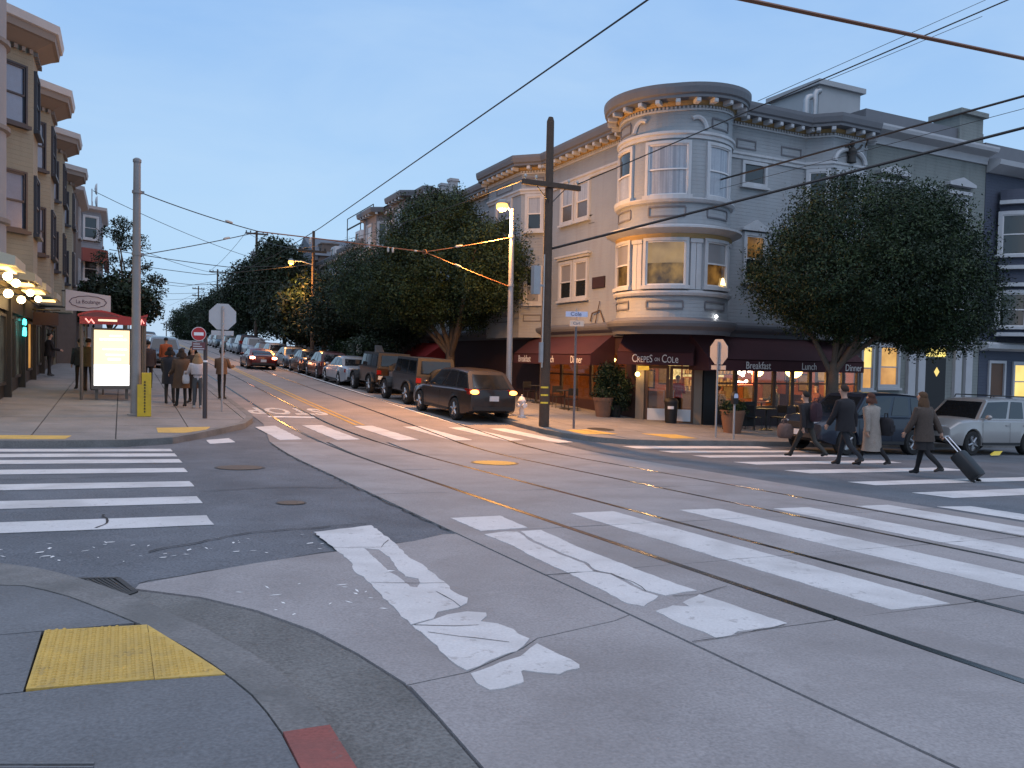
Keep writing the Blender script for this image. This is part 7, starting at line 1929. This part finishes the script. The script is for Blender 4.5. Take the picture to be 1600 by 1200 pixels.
rc = make_car('moving_car', 'red coupe driving up the hill with brake lights glowing', 'coupe', paint('deep red', (0.085, 0.008, 0.010)), 7.75, 52.6, 0, None, tail=M_tail_on, tail_inner=M_tail_hot)
mb = MB(); mb.box(-.7, .7, -2.22, -2.08, 1.0, 1.03); mb.box(-.68, -.62, -2.18, -2.1, .86, 1.0); mb.box(.62, .68, -2.18, -2.1, .86, 1.0); mb.build('spoiler', paint('deep red', (0, 0, 0)), rc, local=True)
gl3 = 'cars parked along the left kerb'
make_car('parked_suv', 'blue grey SUV facing down the hill at the left kerb', 'compact_suv', paint('steel blue', (0.10, 0.13, 0.17)), 2.1, 49.2, PI, gl3)
for kd, lb, c, yy in [('sedan', 'dark car parked behind the blue grey SUV on the left', (.05, .05, .06), 55.2), ('sedan', 'pale silver car farther up the left kerb', (.34, .35, .36), 61.5), ('hatch', 'white hatchback far up the left kerb', (.45, .46, .47), 68), ('suv', 'dark SUV far up the left kerb', (.05, .05, .06), 75), ('sedan', 'bright silver sedan near the crest on the left', (.4, .4, .42), 84), ('sedan', 'farthest pale car on the left near the crest', (.42, .42, .44), 96)]:
    make_car('parked_car', lb, kd, paint('left %d' % yy, c), 1.85, yy, PI, gl3, near=False)
gr_ = 'cars on the cross street at the right'
make_car('parked_suv', 'champagne silver SUV with a roof rack at the right edge', 'compact_suv', paint('champagne', (0.36, 0.345, 0.335)), 23.75, 15.95, PI / 2, gr_, rack=True)
make_car('parked_suv', 'dark blue SUV behind the crossing pedestrians', 'compact_suv', paint('midnight', (0.018, 0.025, 0.042)), 18.95, 16.25, PI / 2, gr_)

# ================================================================== PEOPLE
M_skin = mat('skin', (0.42, 0.25, 0.18), 0.55, .08, 8)
M_eye = mat('eye', (0.02, 0.015, 0.012), .2)
def cloth(name, col, rough=.9, var=.25, scale=8): return mat('cloth ' + name, tuple(q * .75 for q in col), rough, var, scale, 60)
DG = None
def skin_mesh(verts, edges, radii, root=0, sub=1):
    me = bpy.data.meshes.new('skel'); me.from_pydata(verts, edges, [])
    o = bpy.data.objects.new('skel', me); COL.objects.link(o)
    sm = o.modifiers.new('skin', 'SKIN'); sm.use_smooth_shade = True; sm.branch_smoothing = .3
    ss = o.modifiers.new('sub', 'SUBSURF'); ss.levels = sub; ss.render_levels = sub
    if not me.skin_vertices: 
        bmx = bmesh.new(); bmx.from_mesh(me); bmx.verts.layers.skin.verify(); bmx.to_mesh(me); bmx.free()
    for i, r in enumerate(radii):
        sv = me.skin_vertices[0].data[i]; sv.radius = (r, r) if not isinstance(r, tuple) else r; sv.use_root = (i == root)
    dg = bpy.context.evaluated_depsgraph_get(); dg.update()
    out = bpy.data.meshes.new_from_object(o.evaluated_get(dg))
    bpy.data.objects.remove(o); bpy.data.meshes.remove(me)
    return out
def person(label, x, y, rz, h=1.72, pose=None, skin=M_skin, top=None, legs=None, shoe=None, coat=None, coat_hem=.5, coat_w=1.0, hair=None, hair_long=0, cap=None, group=None, sub=1, z=None, skirt=None, sleeves=True):
    P = dict(lth=0, lkn=0, rth=0, rkn=0, lsh=0, rsh=0, lel=10, rel=10, lab=8, rab=8, lean=0, head=0, sit=False)
    P.update(pose or {})
    k = h / 1.72
    t = thing('person', label, 'person', (x, y, gz(x, y) if z is None else z), rz, group)
    V = []; E = []; Rd = []; seg = []
    def v(p, r, par=None, s='top'):
        V.append(Vector(p)); Rd.append(r); i = len(V) - 1
        if par is not None: E.append((par, i)); seg.append((par, i, s))
        return i
    R_ = math.radians
    def leg(side, th, kn):
        hp = Vector((side * .092, 0, .90)); d1 = Vector((0, math.sin(R_(th)), -math.cos(R_(th)))); kk = hp + d1 * .42
        a2 = R_(th - kn); d2 = Vector((0, math.sin(a2), -math.cos(a2))); an = kk + d2 * .41
        ft = a2 * .35 if not P['sit'] else 0
        toe = an + Vector((side * .02, .17 * math.cos(ft), -.045 - .17 * math.sin(-ft) * .6)); heel = an + Vector((0, -.04, -.045))
        return hp, kk, an, toe, heel
    legsP = [leg(-1, P['lth'], P['lkn']), leg(1, P['rth'], P['rkn'])]
    low = min(min(q[2].z - .085, q[3].z - .03) for q in legsP)
    dz = -low
    ln = R_(P['lean'])
    def up(p):      # torso lean about the hips
        p = Vector(p); q = p - Vector((0, 0, .92)); return Vector((q.x, q.y * math.cos(ln) + q.z * math.sin(ln), .92 + q.z * math.cos(ln) - q.y * math.sin(ln)))
    pel = v((0, 0, .93), (.13, .105)); wa = v(up((0, .0, 1.08)), (.125, .10), pel); ch = v(up((0, .01, 1.28)), (.155, .115), wa); nb = v(up((0, 0, 1.43)), (.09, .075), ch)
    nk = v(up((0, .012, 1.50)), .052, nb, 'skin')
    hy = math.sin(R_(P['head'])) * .0
    h1 = v(up((0, .03, 1.565)), (.07, .082), nk, 'skin'); h2 = v(up((0, .025, 1.64)), (.078, .098), h1, 'skin'); h3 = v(up((0, .012, 1.705)), (.055, .07), h2, 'skin')
    hands = []
    arms = []
    for side, sh, el, ab in ((-1, P['lsh'], P['lel'], P['lab']), (1, P['rsh'], P['rel'], P['rab'])):
        s0 = up((side * .175, 0, 1.385)); si = v(s0, .062, nb if False else ch)
        a = R_(sh); b = R_(ab)
        d1 = Vector((side * math.sin(b), math.sin(a) * math.cos(b), -math.cos(a) * math.cos(b))); e = s0 + d1 * .285
        a2 = a + R_(el); d2 = Vector((side * math.sin(b) * .4, math.sin(a2), -math.cos(a2))).normalized(); w = e + d2 * .245
        ei = v(e, .046, si); wi = v(w, .03, ei)
        pi_ = v(w + d2 * .05, (.034, .02), wi, 'skin')
        sd_ = Vector((0, 1, 0)) - d2 * d2.y; sd_ = sd_.normalized() if sd_.length > .1 else Vector((0, 0, 1))
        pn = d2.cross(sd_) * -side
        for q, fl_ in zip((-.028, -.01, .009, .027), (.062, .078, .084, .072)):
            f1 = v(w + d2 * (.05 + .045) + sd_ * q, .0095, pi_, 'skin'); v(w + d2 * (.085 + fl_ * .7) + sd_ * q * 1.05 + pn * .02, .0075, f1, 'skin')
        th1 = v(w + d2 * .055 + sd_ * .045, .011, pi_, 'skin'); v(w + d2 * .095 + sd_ * .055 + pn * .012, .009, th1, 'skin')
        hands.append(w + d2 * .1); arms.append((s0, e, w))
    lj = []
    for (hp, kk, an, toe, heel) in legsP:
        hi = v(hp, .088, pel, 'legs'); ki = v(kk, .058, hi, 'legs'); c1 = v(kk.lerp(an, .3), .058, ki, 'legs'); ai = v(an, .04, c1, 'legs'); ti = v(toe, (.042, .03), ai, 'shoe'); v(heel, .036, ai, 'shoe')
    Vp = [((p + Vector((0, 0, dz))) * k) for p in V]
    me = skin_mesh([tuple(p) for p in Vp], E, [tuple(q * k for q in r) if isinstance(r, tuple) else r * k for r in Rd], 0, sub)
    mats_ = {'skin': skin, 'top': top or cloth('dark', (.03, .03, .035)), 'legs': legs or cloth('black trousers', (.018, .018, .021)), 'shoe': shoe or M_plast}
    order = list(mats_); me.materials.clear()
    for nm in order: me.materials.append(mats_[nm])
    SG = [(Vp[a], Vp[b], order.index(s)) for a, b, s in seg]
    cs = np.empty(len(me.polygons) * 3); me.polygons.foreach_get('center', cs); cs = cs.reshape(-1, 3)
    A = np.array([tuple(s[0]) for s in SG]); Bv = np.array([tuple(s[1]) for s in SG]); ab_ = Bv - A; L2 = (ab_ ** 2).sum(1) + 1e-9
    tt = np.clip(((cs[:, None, :] - A) * ab_).sum(2) / L2, 0, 1); dd = np.linalg.norm(cs[:, None, :] - (A + tt[..., None] * ab_), axis=2)
    me.polygons.foreach_set('material_index', np.array([SG[i][2] for i in dd.argmin(1)], dtype=np.int32)); me.update()
    o = bpy.data.objects.new('body', me); COL.objects.link(o); o.parent = t
    T = lambda p: (Vector(p) + Vector((0, 0, dz))) * k
    hc = T(up((0, .025, 1.635)))
    # face
    f = MB(); f.sphere(tuple(hc + Vector((0, .098, -.01)) * k), (.013 * k, .022 * k, .022 * k), 6, 5); 
    for s_ in (-1, 1): f.sphere(tuple(hc + Vector((s_ * .08, -.005, -.01)) * k), (.012 * k, .02 * k, .03 * k), 6, 5)
    f.box(hc.x - .022 * k, hc.x + .022 * k, hc.y + .085 * k, hc.y + .092 * k, hc.z - .062 * k, hc.z - .052 * k)
    fo = f.build('face', skin, o, local=True, smooth=True)
    f = MB()
    for s_ in (-1, 1): f.sphere(tuple(hc + Vector((s_ * .03, .088, .015)) * k), .010 * k, 6, 5)
    f.build('eyes', M_eye, fo, local=True)
    if hair:
        m_ = MB(); vs = []; N = 14; M_ = 8
        for j in range(M_ + 1):
            for i in range(N):
                az = 2 * PI * i / N; front = math.cos(az - PI / 2)
                lim = 1.05 if front > .35 else (1.55 if front > -.2 else 2.0)
                th = lim * j / M_
                rr_ = 1.0 + rnd.uniform(-.03, .03)
                vs.append(tuple(hc + Vector((.090 * rr_ * math.sin(th) * math.cos(az), .106 * rr_ * math.sin(th) * math.sin(az) - .012, .100 * rr_ * math.cos(th) + .012)) * k))
        m_.add(vs, [(j * N + i, (j + 1) * N + i, (j + 1) * N + (i + 1) % N, j * N + (i + 1) % N) for j in range(M_) for i in range(N)])
        if hair_long:
            q = []
            for j in range(6):
                s_ = j / 5
                for i in range(9):
                    az = PI * 1.02 + (PI * .96) * i / 8
                    w_ = .098 + .05 * math.sin(s_ * PI * .8)
                    q.append(tuple(hc + Vector((w_ * math.cos(az) * (1 + .15 * s_), (.105 + .03 * s_) * math.sin(az) - .01, -.01 - hair_long * s_ + rnd.uniform(-.01, .01))) * k))
            m_.add(q, [(j * 9 + i, (j + 1) * 9 + i, (j + 1) * 9 + i + 1, j * 9 + i + 1) for j in range(5) for i in range(8)])
        m_.build('hair', hair, o, local=True, smooth=True, sharp=70)
    if cap:
        m_ = MB(); m_.lathe([(0, .125), (.06, .12), (.095, .085), (.108, .04), (.108, .02)], (0, 0, 0), 14); m_.hexa([(-.07, .08, .02), (.07, .08, .02), (.06, .19, .005), (-.06, .19, .005), (-.07, .08, .035), (.07, .08, .035), (.06, .19, .015), (-.06, .19, .015)])
        m_.v = [tuple(hc + (Vector(p) + Vector((0, -.008, .01))) * k) for p in m_.v]; m_.build('cap', cap, o, local=True, smooth=True)
    if coat:
        rings = [(1.46, .085, .075), (1.42, .165, .10), (1.36, .215 * coat_w, .135 * coat_w), (1.24, .20 * coat_w, .15 * coat_w), (1.08, .175 * coat_w, .14 * coat_w), (.95, .185 * coat_w, .15 * coat_w)]
        zz = .95
        while zz - .12 > coat_hem: zz -= .12; rings.append((zz, (.19 + .05 * (.95 - zz)) * coat_w, (.155 + .07 * (.95 - zz)) * coat_w))
        if coat_hem < .95: rings.append((coat_hem, (.19 + .06 * (.95 - coat_hem)) * coat_w, (.155 + .09 * (.95 - coat_hem)) * coat_w))
        else: rings = [r for r in rings if r[0] >= coat_hem]
        N = 18; vs = []
        for j, (z_, rx_, ry_) in enumerate(rings):
            for i in range(N):
                a = 2 * PI * i / N; fold = 1 + (.035 * math.sin(a * 5 + j * .7) + rnd.uniform(-.012, .012)) * min(1, j / 4)
                p = Vector((rx_ * math.cos(a) * fold, ry_ * math.sin(a) * fold, z_))
                p = up(p) if z_ > .92 else p
                vs.append(tuple(T(p)))
        m_ = MB(); m_.add(vs, [(j * N + i, j * N + (i + 1) % N, (j + 1) * N + (i + 1) % N, (j + 1) * N + i) for j in range(len(rings) - 1) for i in range(N)])
        if sleeves:
            for s0, e, w in arms:
                s_in = s0.lerp(Vector((0, s0.y, s0.z)), .25)
                m_.tube([T(s_in), T(s0), T(s0.lerp(e, .5)), T(e), T(e.lerp(w, .5)), T(w)], [.06 * k, .082 * k, .074 * k, .064 * k, .06 * k, .052 * k], 10)
        m_.build('coat' if coat_hem < .85 else 'jacket', coat, o, local=True, smooth=True, sharp=60)
    return t, [T(hh) for hh in hands], k
def walk(ph=1, amp=26): return dict(lth=amp * ph, rth=-amp * .8 * ph, lkn=4 if ph > 0 else 30, rkn=30 if ph > 0 else 4, lsh=-18 * ph, rsh=18 * ph, lel=14, rel=18, lean=4)
gpd = 'pedestrians on the right crossing'
def road_z(x, y): return G(x, y) + .004
# first: dark clothes, backpack, carrying a brown bag
t, hd, k = person('person striding left at the front of the crossing group with a backpack and brown bag', 15.05, 14.35, .12, 1.72, walk(1, 30), top=cloth('charcoal jacket', (.022, .02, .024)), legs=cloth('olive grey trousers', (.06, .055, .048)), coat=cloth('charcoal jacket', (.022, .02, .024)), coat_hem=.86, hair=cloth('dark hair', (.02, .014, .01)), group=gpd, z=road_z(15.05, 14.35), sub=2)
def bag(owner_label, t, pos, size, m, name='bag', lbl=None, rz=0.0, strap=None):
    w = Matrix.Rotation(t.rotation_euler.z, 3, 'Z') @ Vector(pos) + t.location
    b = thing(name, lbl, 'bag', w, t.rotation_euler.z + rz)
    sx, sy, sz = size
    mb = MB(); vs = []; N = 14; prof = [(0, .0), (.75, .0), (.95, .12), (1.0, .45), (.92, .8), (.7, .97), (0, 1.0)]
    for r_, zf_ in prof:
        for i in range(N):
            a = 2 * PI * i / N; c, s_ = math.cos(a), math.sin(a); e = .6
            vs.append((sx / 2 * r_ * math.copysign(abs(c) ** e, c), sy / 2 * r_ * math.copysign(abs(s_) ** e, s_), sz * (zf_ - 1)))
    mb.add(vs, [(j * N + i, j * N + (i + 1) % N, (j + 1) * N + (i + 1) % N, (j + 1) * N + i) for j in range(len(prof) - 1) for i in range(N)])
    mb.build('body', m, b, local=True, smooth=True, sharp=60)
    mb = MB(); mb.tube([(-sx * .28, 0, -.02), (-sx * .2, 0, .09), (sx * .2, 0, .09), (sx * .28, 0, -.02)], .014, 6); mb.build('handle', m, b, local=True, smooth=True)
    mb = MB(); mb.box(-sx * .34, sx * .34, -sy * .52, -sy * .44, -sz * .75, -sz * .4); mb.build('pocket', m, b, local=True)
    return b
M_bagbrown = cloth('brown bag', (.16, .10, .085)); M_bagdk = cloth('dark bag', (.02, .018, .022))
bag('', t, (0, -.24, 1.40), (.32, .2, .46), cloth('maroon backpack', (.05, .02, .03)), 'backpack', 'dark maroon backpack on the first crossing pedestrian')
bag('', t, (-.36, .36, .86), (.3, .34, .36), M_bagbrown, 'shopping_bag', 'soft brown bag swinging ahead of the first crossing pedestrian')
t, hd, k = person('person in dark clothes walking second in the crossing group', 14.2, 12.45, .1, 1.80, walk(-1, 22), top=cloth('black jacket', (.018, .016, .02)), legs=cloth('dark jeans', (.02, .023, .03)), coat=cloth('black jacket', (.018, .016, .02)), coat_hem=.78, coat_w=1.12, hair=cloth('brown hair', (.04, .022, .014)), group=gpd, z=road_z(14.2, 12.45), sub=2)
t, hd, k = person('person in a long pale beige coat carrying a dark shoulder bag', 14.85, 12.3, .0, 1.66, walk(1, 20), top=cloth('beige coat', (.36, .31, .27)), legs=cloth('black tights', (.012, .012, .014)), coat=cloth('beige coat', (.36, .31, .27)), coat_hem=.42, coat_w=1.05, hair=cloth('reddish hair', (.10, .035, .02)), hair_long=.12, group=gpd, z=road_z(14.85, 12.3), sub=2)
bag('', t, (.26, -.14, 1.12), (.2, .36, .4), M_bagdk, 'shoulder_bag', 'black shoulder bag on the person in the beige coat')
t, hd, k = person('person in a brown striped jumper and dark skirt pulling a suitcase', 14.3, 10.62, .08, 1.68, dict(walk(-1, 20), rsh=-28, rel=4, rab=12), top=cloth('brown striped knit', (.085, .062, .05), scale=30), legs=cloth('black tights', (.012, .012, .014)), coat=cloth('brown striped knit', (.085, .062, .05), var=.5, scale=30), coat_hem=.74, coat_w=1.1, hair=cloth('auburn hair', (.11, .055, .025)), hair_long=.2, group=gpd, z=road_z(14.3, 10.62), sub=2)
mb = MB(); N = 16; vs = []
for z_, rx_, ry_ in ((.98, .13, .11), (.78, .18, .15), (.55, .22, .19)):
    for i in range(N):
        a = 2 * PI * i / N; vs.append((rx_ * math.cos(a), ry_ * math.sin(a), z_))
mb.add(vs, [(j * N + i, j * N + (i + 1) % N, (j + 1) * N + (i + 1) % N, (j + 1) * N + i) for j in range(2) for i in range(N)])
mb.build('skirt', cloth('dark skirt', (.02, .018, .02)), t, local=True, smooth=True)
hw_ = Matrix.Rotation(.08, 3, 'Z') @ hd[1] + t.location
# rolling suitcase, tilted, trailing the last pedestrian
sx_, sy_ = 14.75, 9.75; gzv = road_z(sx_, sy_)
s = thing('suitcase', 'black wheeled suitcase pulled by the last crossing pedestrian', 'suitcase', (sx_, sy_, gzv))
base = Vector((0, 0, .05)); dirv = (hw_ - Vector((sx_, sy_, gzv + .05))).normalized()
side = dirv.cross(Vector((0, 0, 1))).normalized(); nrm = side.cross(dirv).normalized()
Mx = Matrix((side, nrm, dirv)).transposed()
def sc_(p): return base + Mx @ Vector(p)
mb = MB(); vs = []; prof = [(0, .0), (.9, .0), (1, .04), (1, .52), (.92, .56), (0, .56)]; N = 20
for r_, zz in prof:
    for i in range(N):
        a = 2 * PI * i / N; c, q = math.cos(a), math.sin(a); vs.append(sc_((.19 * r_ * math.copysign(abs(c) ** .4, c), .125 * r_ * math.copysign(abs(q) ** .4, q), .04 + zz)))
mb.add(vs, [(j * N + i, j * N + (i + 1) % N, (j + 1) * N + (i + 1) % N, (j + 1) * N + i) for j in range(len(prof) - 1) for i in range(N)]); mb.build('shell', cloth('black suitcase', (.014, .014, .016), .6), s, local=True, smooth=True)
Lh = (hw_ - Vector((sx_, sy_, gzv + .05))).length
for q in (-.09, .09):
    mb = MB(); mb.tube([sc_((q, .06, .55)), sc_((q, .06, Lh - .02))], .013, 6); mb.build('handle_rail', M_chrome, s, local=True)
mb = MB(); mb.tube([sc_((-.11, .06, Lh - .02)), sc_((.11, .06, Lh - .02))], .02, 6); mb.build('grip', M_galv, s, local=True)
for q in (-.15, .15):
    mb = MB(); mb.lathe([(0, -.02), (.045, -.02), (.045, .02), (0, .02)], (base + Mx @ Vector((q, -.09, .0))), 12, axis='x'); mb.build('wheel', M_tyre, s, local=True)
# left corner group
gq = 'people waiting on the left corner'
person('person in a brown jacket and cap standing alone by the stop sign', 2.95, 27.7, -.5, 1.60, dict(lth=3, rth=-3, lsh=22, rsh=22, lel=75, rel=75, lab=14, rab=14), top=cloth('tan brown jacket', (.15, .085, .05)), legs=cloth('black jeans', (.014, .014, .016)), coat=cloth('tan brown jacket', (.15, .085, .05)), coat_hem=.88, coat_w=1.05, hair=cloth('dark hair', (.02, .014, .01)), cap=cloth('black cap', (.012, .012, .014)), group=gq)
t, hd, k = person('person in a short white jacket with long fair hair behind the dark post', 1.95, 24.45, .1, 1.55, dict(lth=2, rth=-1, lsh=20, rsh=24, lel=70, rel=80, lab=18, rab=14), top=cloth('white knit', (.55, .52, .55)), legs=cloth('grey blue jeans', (.075, .085, .095)), shoe=cloth('white trainers', (.6, .6, .62)), coat=cloth('white knit', (.55, .52, .55)), coat_hem=.96, coat_w=1.12, hair=cloth('fair hair', (.34, .22, .12)), hair_long=.22, group=gq)
bag('', t, (-.30, .05, .98), (.2, .14, .26), cloth('pale handbag', (.55, .54, .56)), 'handbag', 'small pale handbag at the side of the white jacket')
person('person in a brown fur coat and dark tights on the left corner', 1.55, 24.85, .35, 1.66, dict(lth=6, rth=-5, lsh=10, rsh=15, lel=50, rel=50), top=cloth('fur coat', (.10, .062, .04)), legs=cloth('dark tights', (.02, .025, .028)), coat=cloth('fur coat', (.11, .066, .042), var=.5, scale=25), coat_hem=.56, coat_w=1.18, hair=cloth('dark brown hair', (.03, .02, .015)), hair_long=.16, group=gq)
person('person in a dark navy coat at the left of the corner group', 1.28, 25.6, -.3, 1.66, dict(lth=-4, rth=5, lsh=8, rsh=10, lel=45, rel=35), top=cloth('navy coat', (.022, .026, .038)), legs=cloth('dark grey tights', (.03, .035, .038)), coat=cloth('navy coat', (.022, .026, .038)), coat_hem=.62, coat_w=1.12, hair=cloth('black hair', (.012, .01, .01)), hair_long=.14, group=gq)
person('person in a dark brown long coat facing the others on the left corner', 1.95, 26.1, 2.6, 1.72, dict(lth=2, rth=-2, lsh=12, rsh=12, lel=60, rel=60), top=cloth('brown coat', (.045, .027, .02)), legs=cloth('black jeans', (.014, .014, .016)), coat=cloth('brown coat', (.045, .027, .02)), coat_hem=.45, coat_w=1.12, hair=cloth('brown hair', (.05, .03, .02)), hair_long=.2, group=gq)
person('person in an orange jacket in front of the blue grey SUV', 1.75, 38.2, .1, 1.72, dict(lth=0, rth=0, lsh=5, rsh=5), top=cloth('orange jacket', (.45, .10, .03)), legs=cloth('black jeans', (.014, .014, .016)), coat=cloth('orange jacket', (.45, .10, .03)), coat_hem=.86, coat_w=1.1, hair=cloth('black hair', (.012, .01, .01)), group=gq)
person('person in dark clothes half hidden by the steel pole, up the pavement', .86, 31.5, .0, 1.68, dict(lth=4, rth=-4, lsh=10, rsh=4), top=cloth('dark plum jacket', (.04, .03, .035)), coat=cloth('dark plum jacket', (.04, .03, .035)), coat_hem=.8, coat_w=1.15, hair=cloth('black hair', (.012, .01, .01)), group=gq)
person('person in a navy jacket standing left of the shelter', -1.23, 30.1, .4, 1.66, dict(lth=3, rth=-3, lsh=6, rsh=12, rel=40), top=cloth('navy jacket', (.03, .04, .055)), coat=cloth('navy jacket', (.03, .04, .055)), coat_hem=.82, coat_w=1.05, hair=cloth('dark hair', (.02, .014, .01)), group=gq)
person('person in a khaki jacket next to the shelter\'s lit panel', -.98, 29.6, -.4, 1.70, dict(lth=-3, rth=3, lsh=14, rsh=8, lel=50), top=cloth('khaki jacket', (.11, .10, .06)), coat=cloth('khaki jacket', (.11, .10, .06)), coat_hem=.8, coat_w=1.05, hair=cloth('dark hair', (.02, .014, .01)), group=gq)
person('person in black leaning by the dark shop front', -2.55, 36.2, -1.2, 1.68, dict(lth=4, rth=-4, lsh=20, rsh=16, lel=60, rel=60), top=cloth('black jacket', (.018, .016, .02)), coat=cloth('black jacket', (.018, .016, .02)), coat_hem=.8, coat_w=1.1, hair=cloth('black hair', (.012, .01, .01)), group=gq)
person('distant person with a white shirt front walking along the left shops', -1.7, 47, PI, 1.70, dict(lth=14, rth=-14, lsh=-10, rsh=10), top=cloth('white shirt', (.5, .5, .5)), coat=None, hair=cloth('black hair', (.012, .01, .01)), group=gq)
person('person seated on the shelter bench with legs stretched out', .05, 28.25, -PI / 2 + .5, 1.68, dict(lth=82, rth=76, lkn=58, rkn=50, lsh=20, rsh=20, lel=60, rel=60, sit=True), top=cloth('black jacket', (.018, .016, .02)), legs=cloth('dark jeans', (.02, .023, .03)), coat=cloth('black jacket', (.018, .016, .02)), coat_hem=.9, hair=cloth('dark hair', (.02, .014, .01)), group=gq)
# inside the cafe, behind the door
person('person in a red shirt standing behind the cafe door glass', 18.5, 23.9, 2.7, 1.7, dict(lth=2, rth=-2, lsh=20, rsh=35, lel=70, rel=60), top=cloth('red shirt', (.45, .04, .03)), coat=cloth('red shirt', (.45, .04, .03)), coat_hem=.9, hair=cloth('dark hair', (.02, .014, .01)), z=-.78)
person('person with grey hair seated inside the left cafe door', 17.75, 25.2, 2.4, 1.6, dict(lth=80, rth=80, lkn=80, rkn=80, lsh=30, rsh=30, lel=50, rel=50, sit=True), top=cloth('dark jumper', (.03, .028, .03)), coat=cloth('dark jumper', (.03, .028, .03)), coat_hem=.9, hair=cloth('grey hair', (.35, .33, .3)), z=-.78)

person('diner in a pale top seated inside the right cafe window below the neon sign', 20.1, 23.5, -1.2, 1.65, dict(lth=80, rth=80, lkn=80, rkn=80, lsh=30, rsh=35, lel=50, rel=60, sit=True), top=cloth('pale top', (.4, .34, .28)), coat=cloth('pale top', (.4, .34, .28)), coat_hem=.92, hair=cloth('brown hair', (.04, .022, .014)), z=-.78)
person('diner in a dark top seated inside the cafe between the two window lamps', 23.15, 23.75, 1.3, 1.7, dict(lth=80, rth=80, lkn=80, rkn=80, lsh=30, rsh=35, lel=50, rel=60, sit=True), top=cloth('dark top', (.03, .03, .035)), coat=cloth('dark top', (.03, .03, .035)), coat_hem=.92, hair=cloth('dark hair', (.02, .014, .01)), z=-.78)
person('diner in a red brown top seated inside the last cafe window', 25.1, 23.5, 1.4, 1.7, dict(lth=80, rth=80, lkn=80, rkn=80, lsh=30, rsh=35, lel=50, rel=60, sit=True), top=cloth('rust top', (.2, .06, .03)), coat=cloth('rust top', (.2, .06, .03)), coat_hem=.92, hair=cloth('grey hair', (.35, .33, .3)), z=-.78)
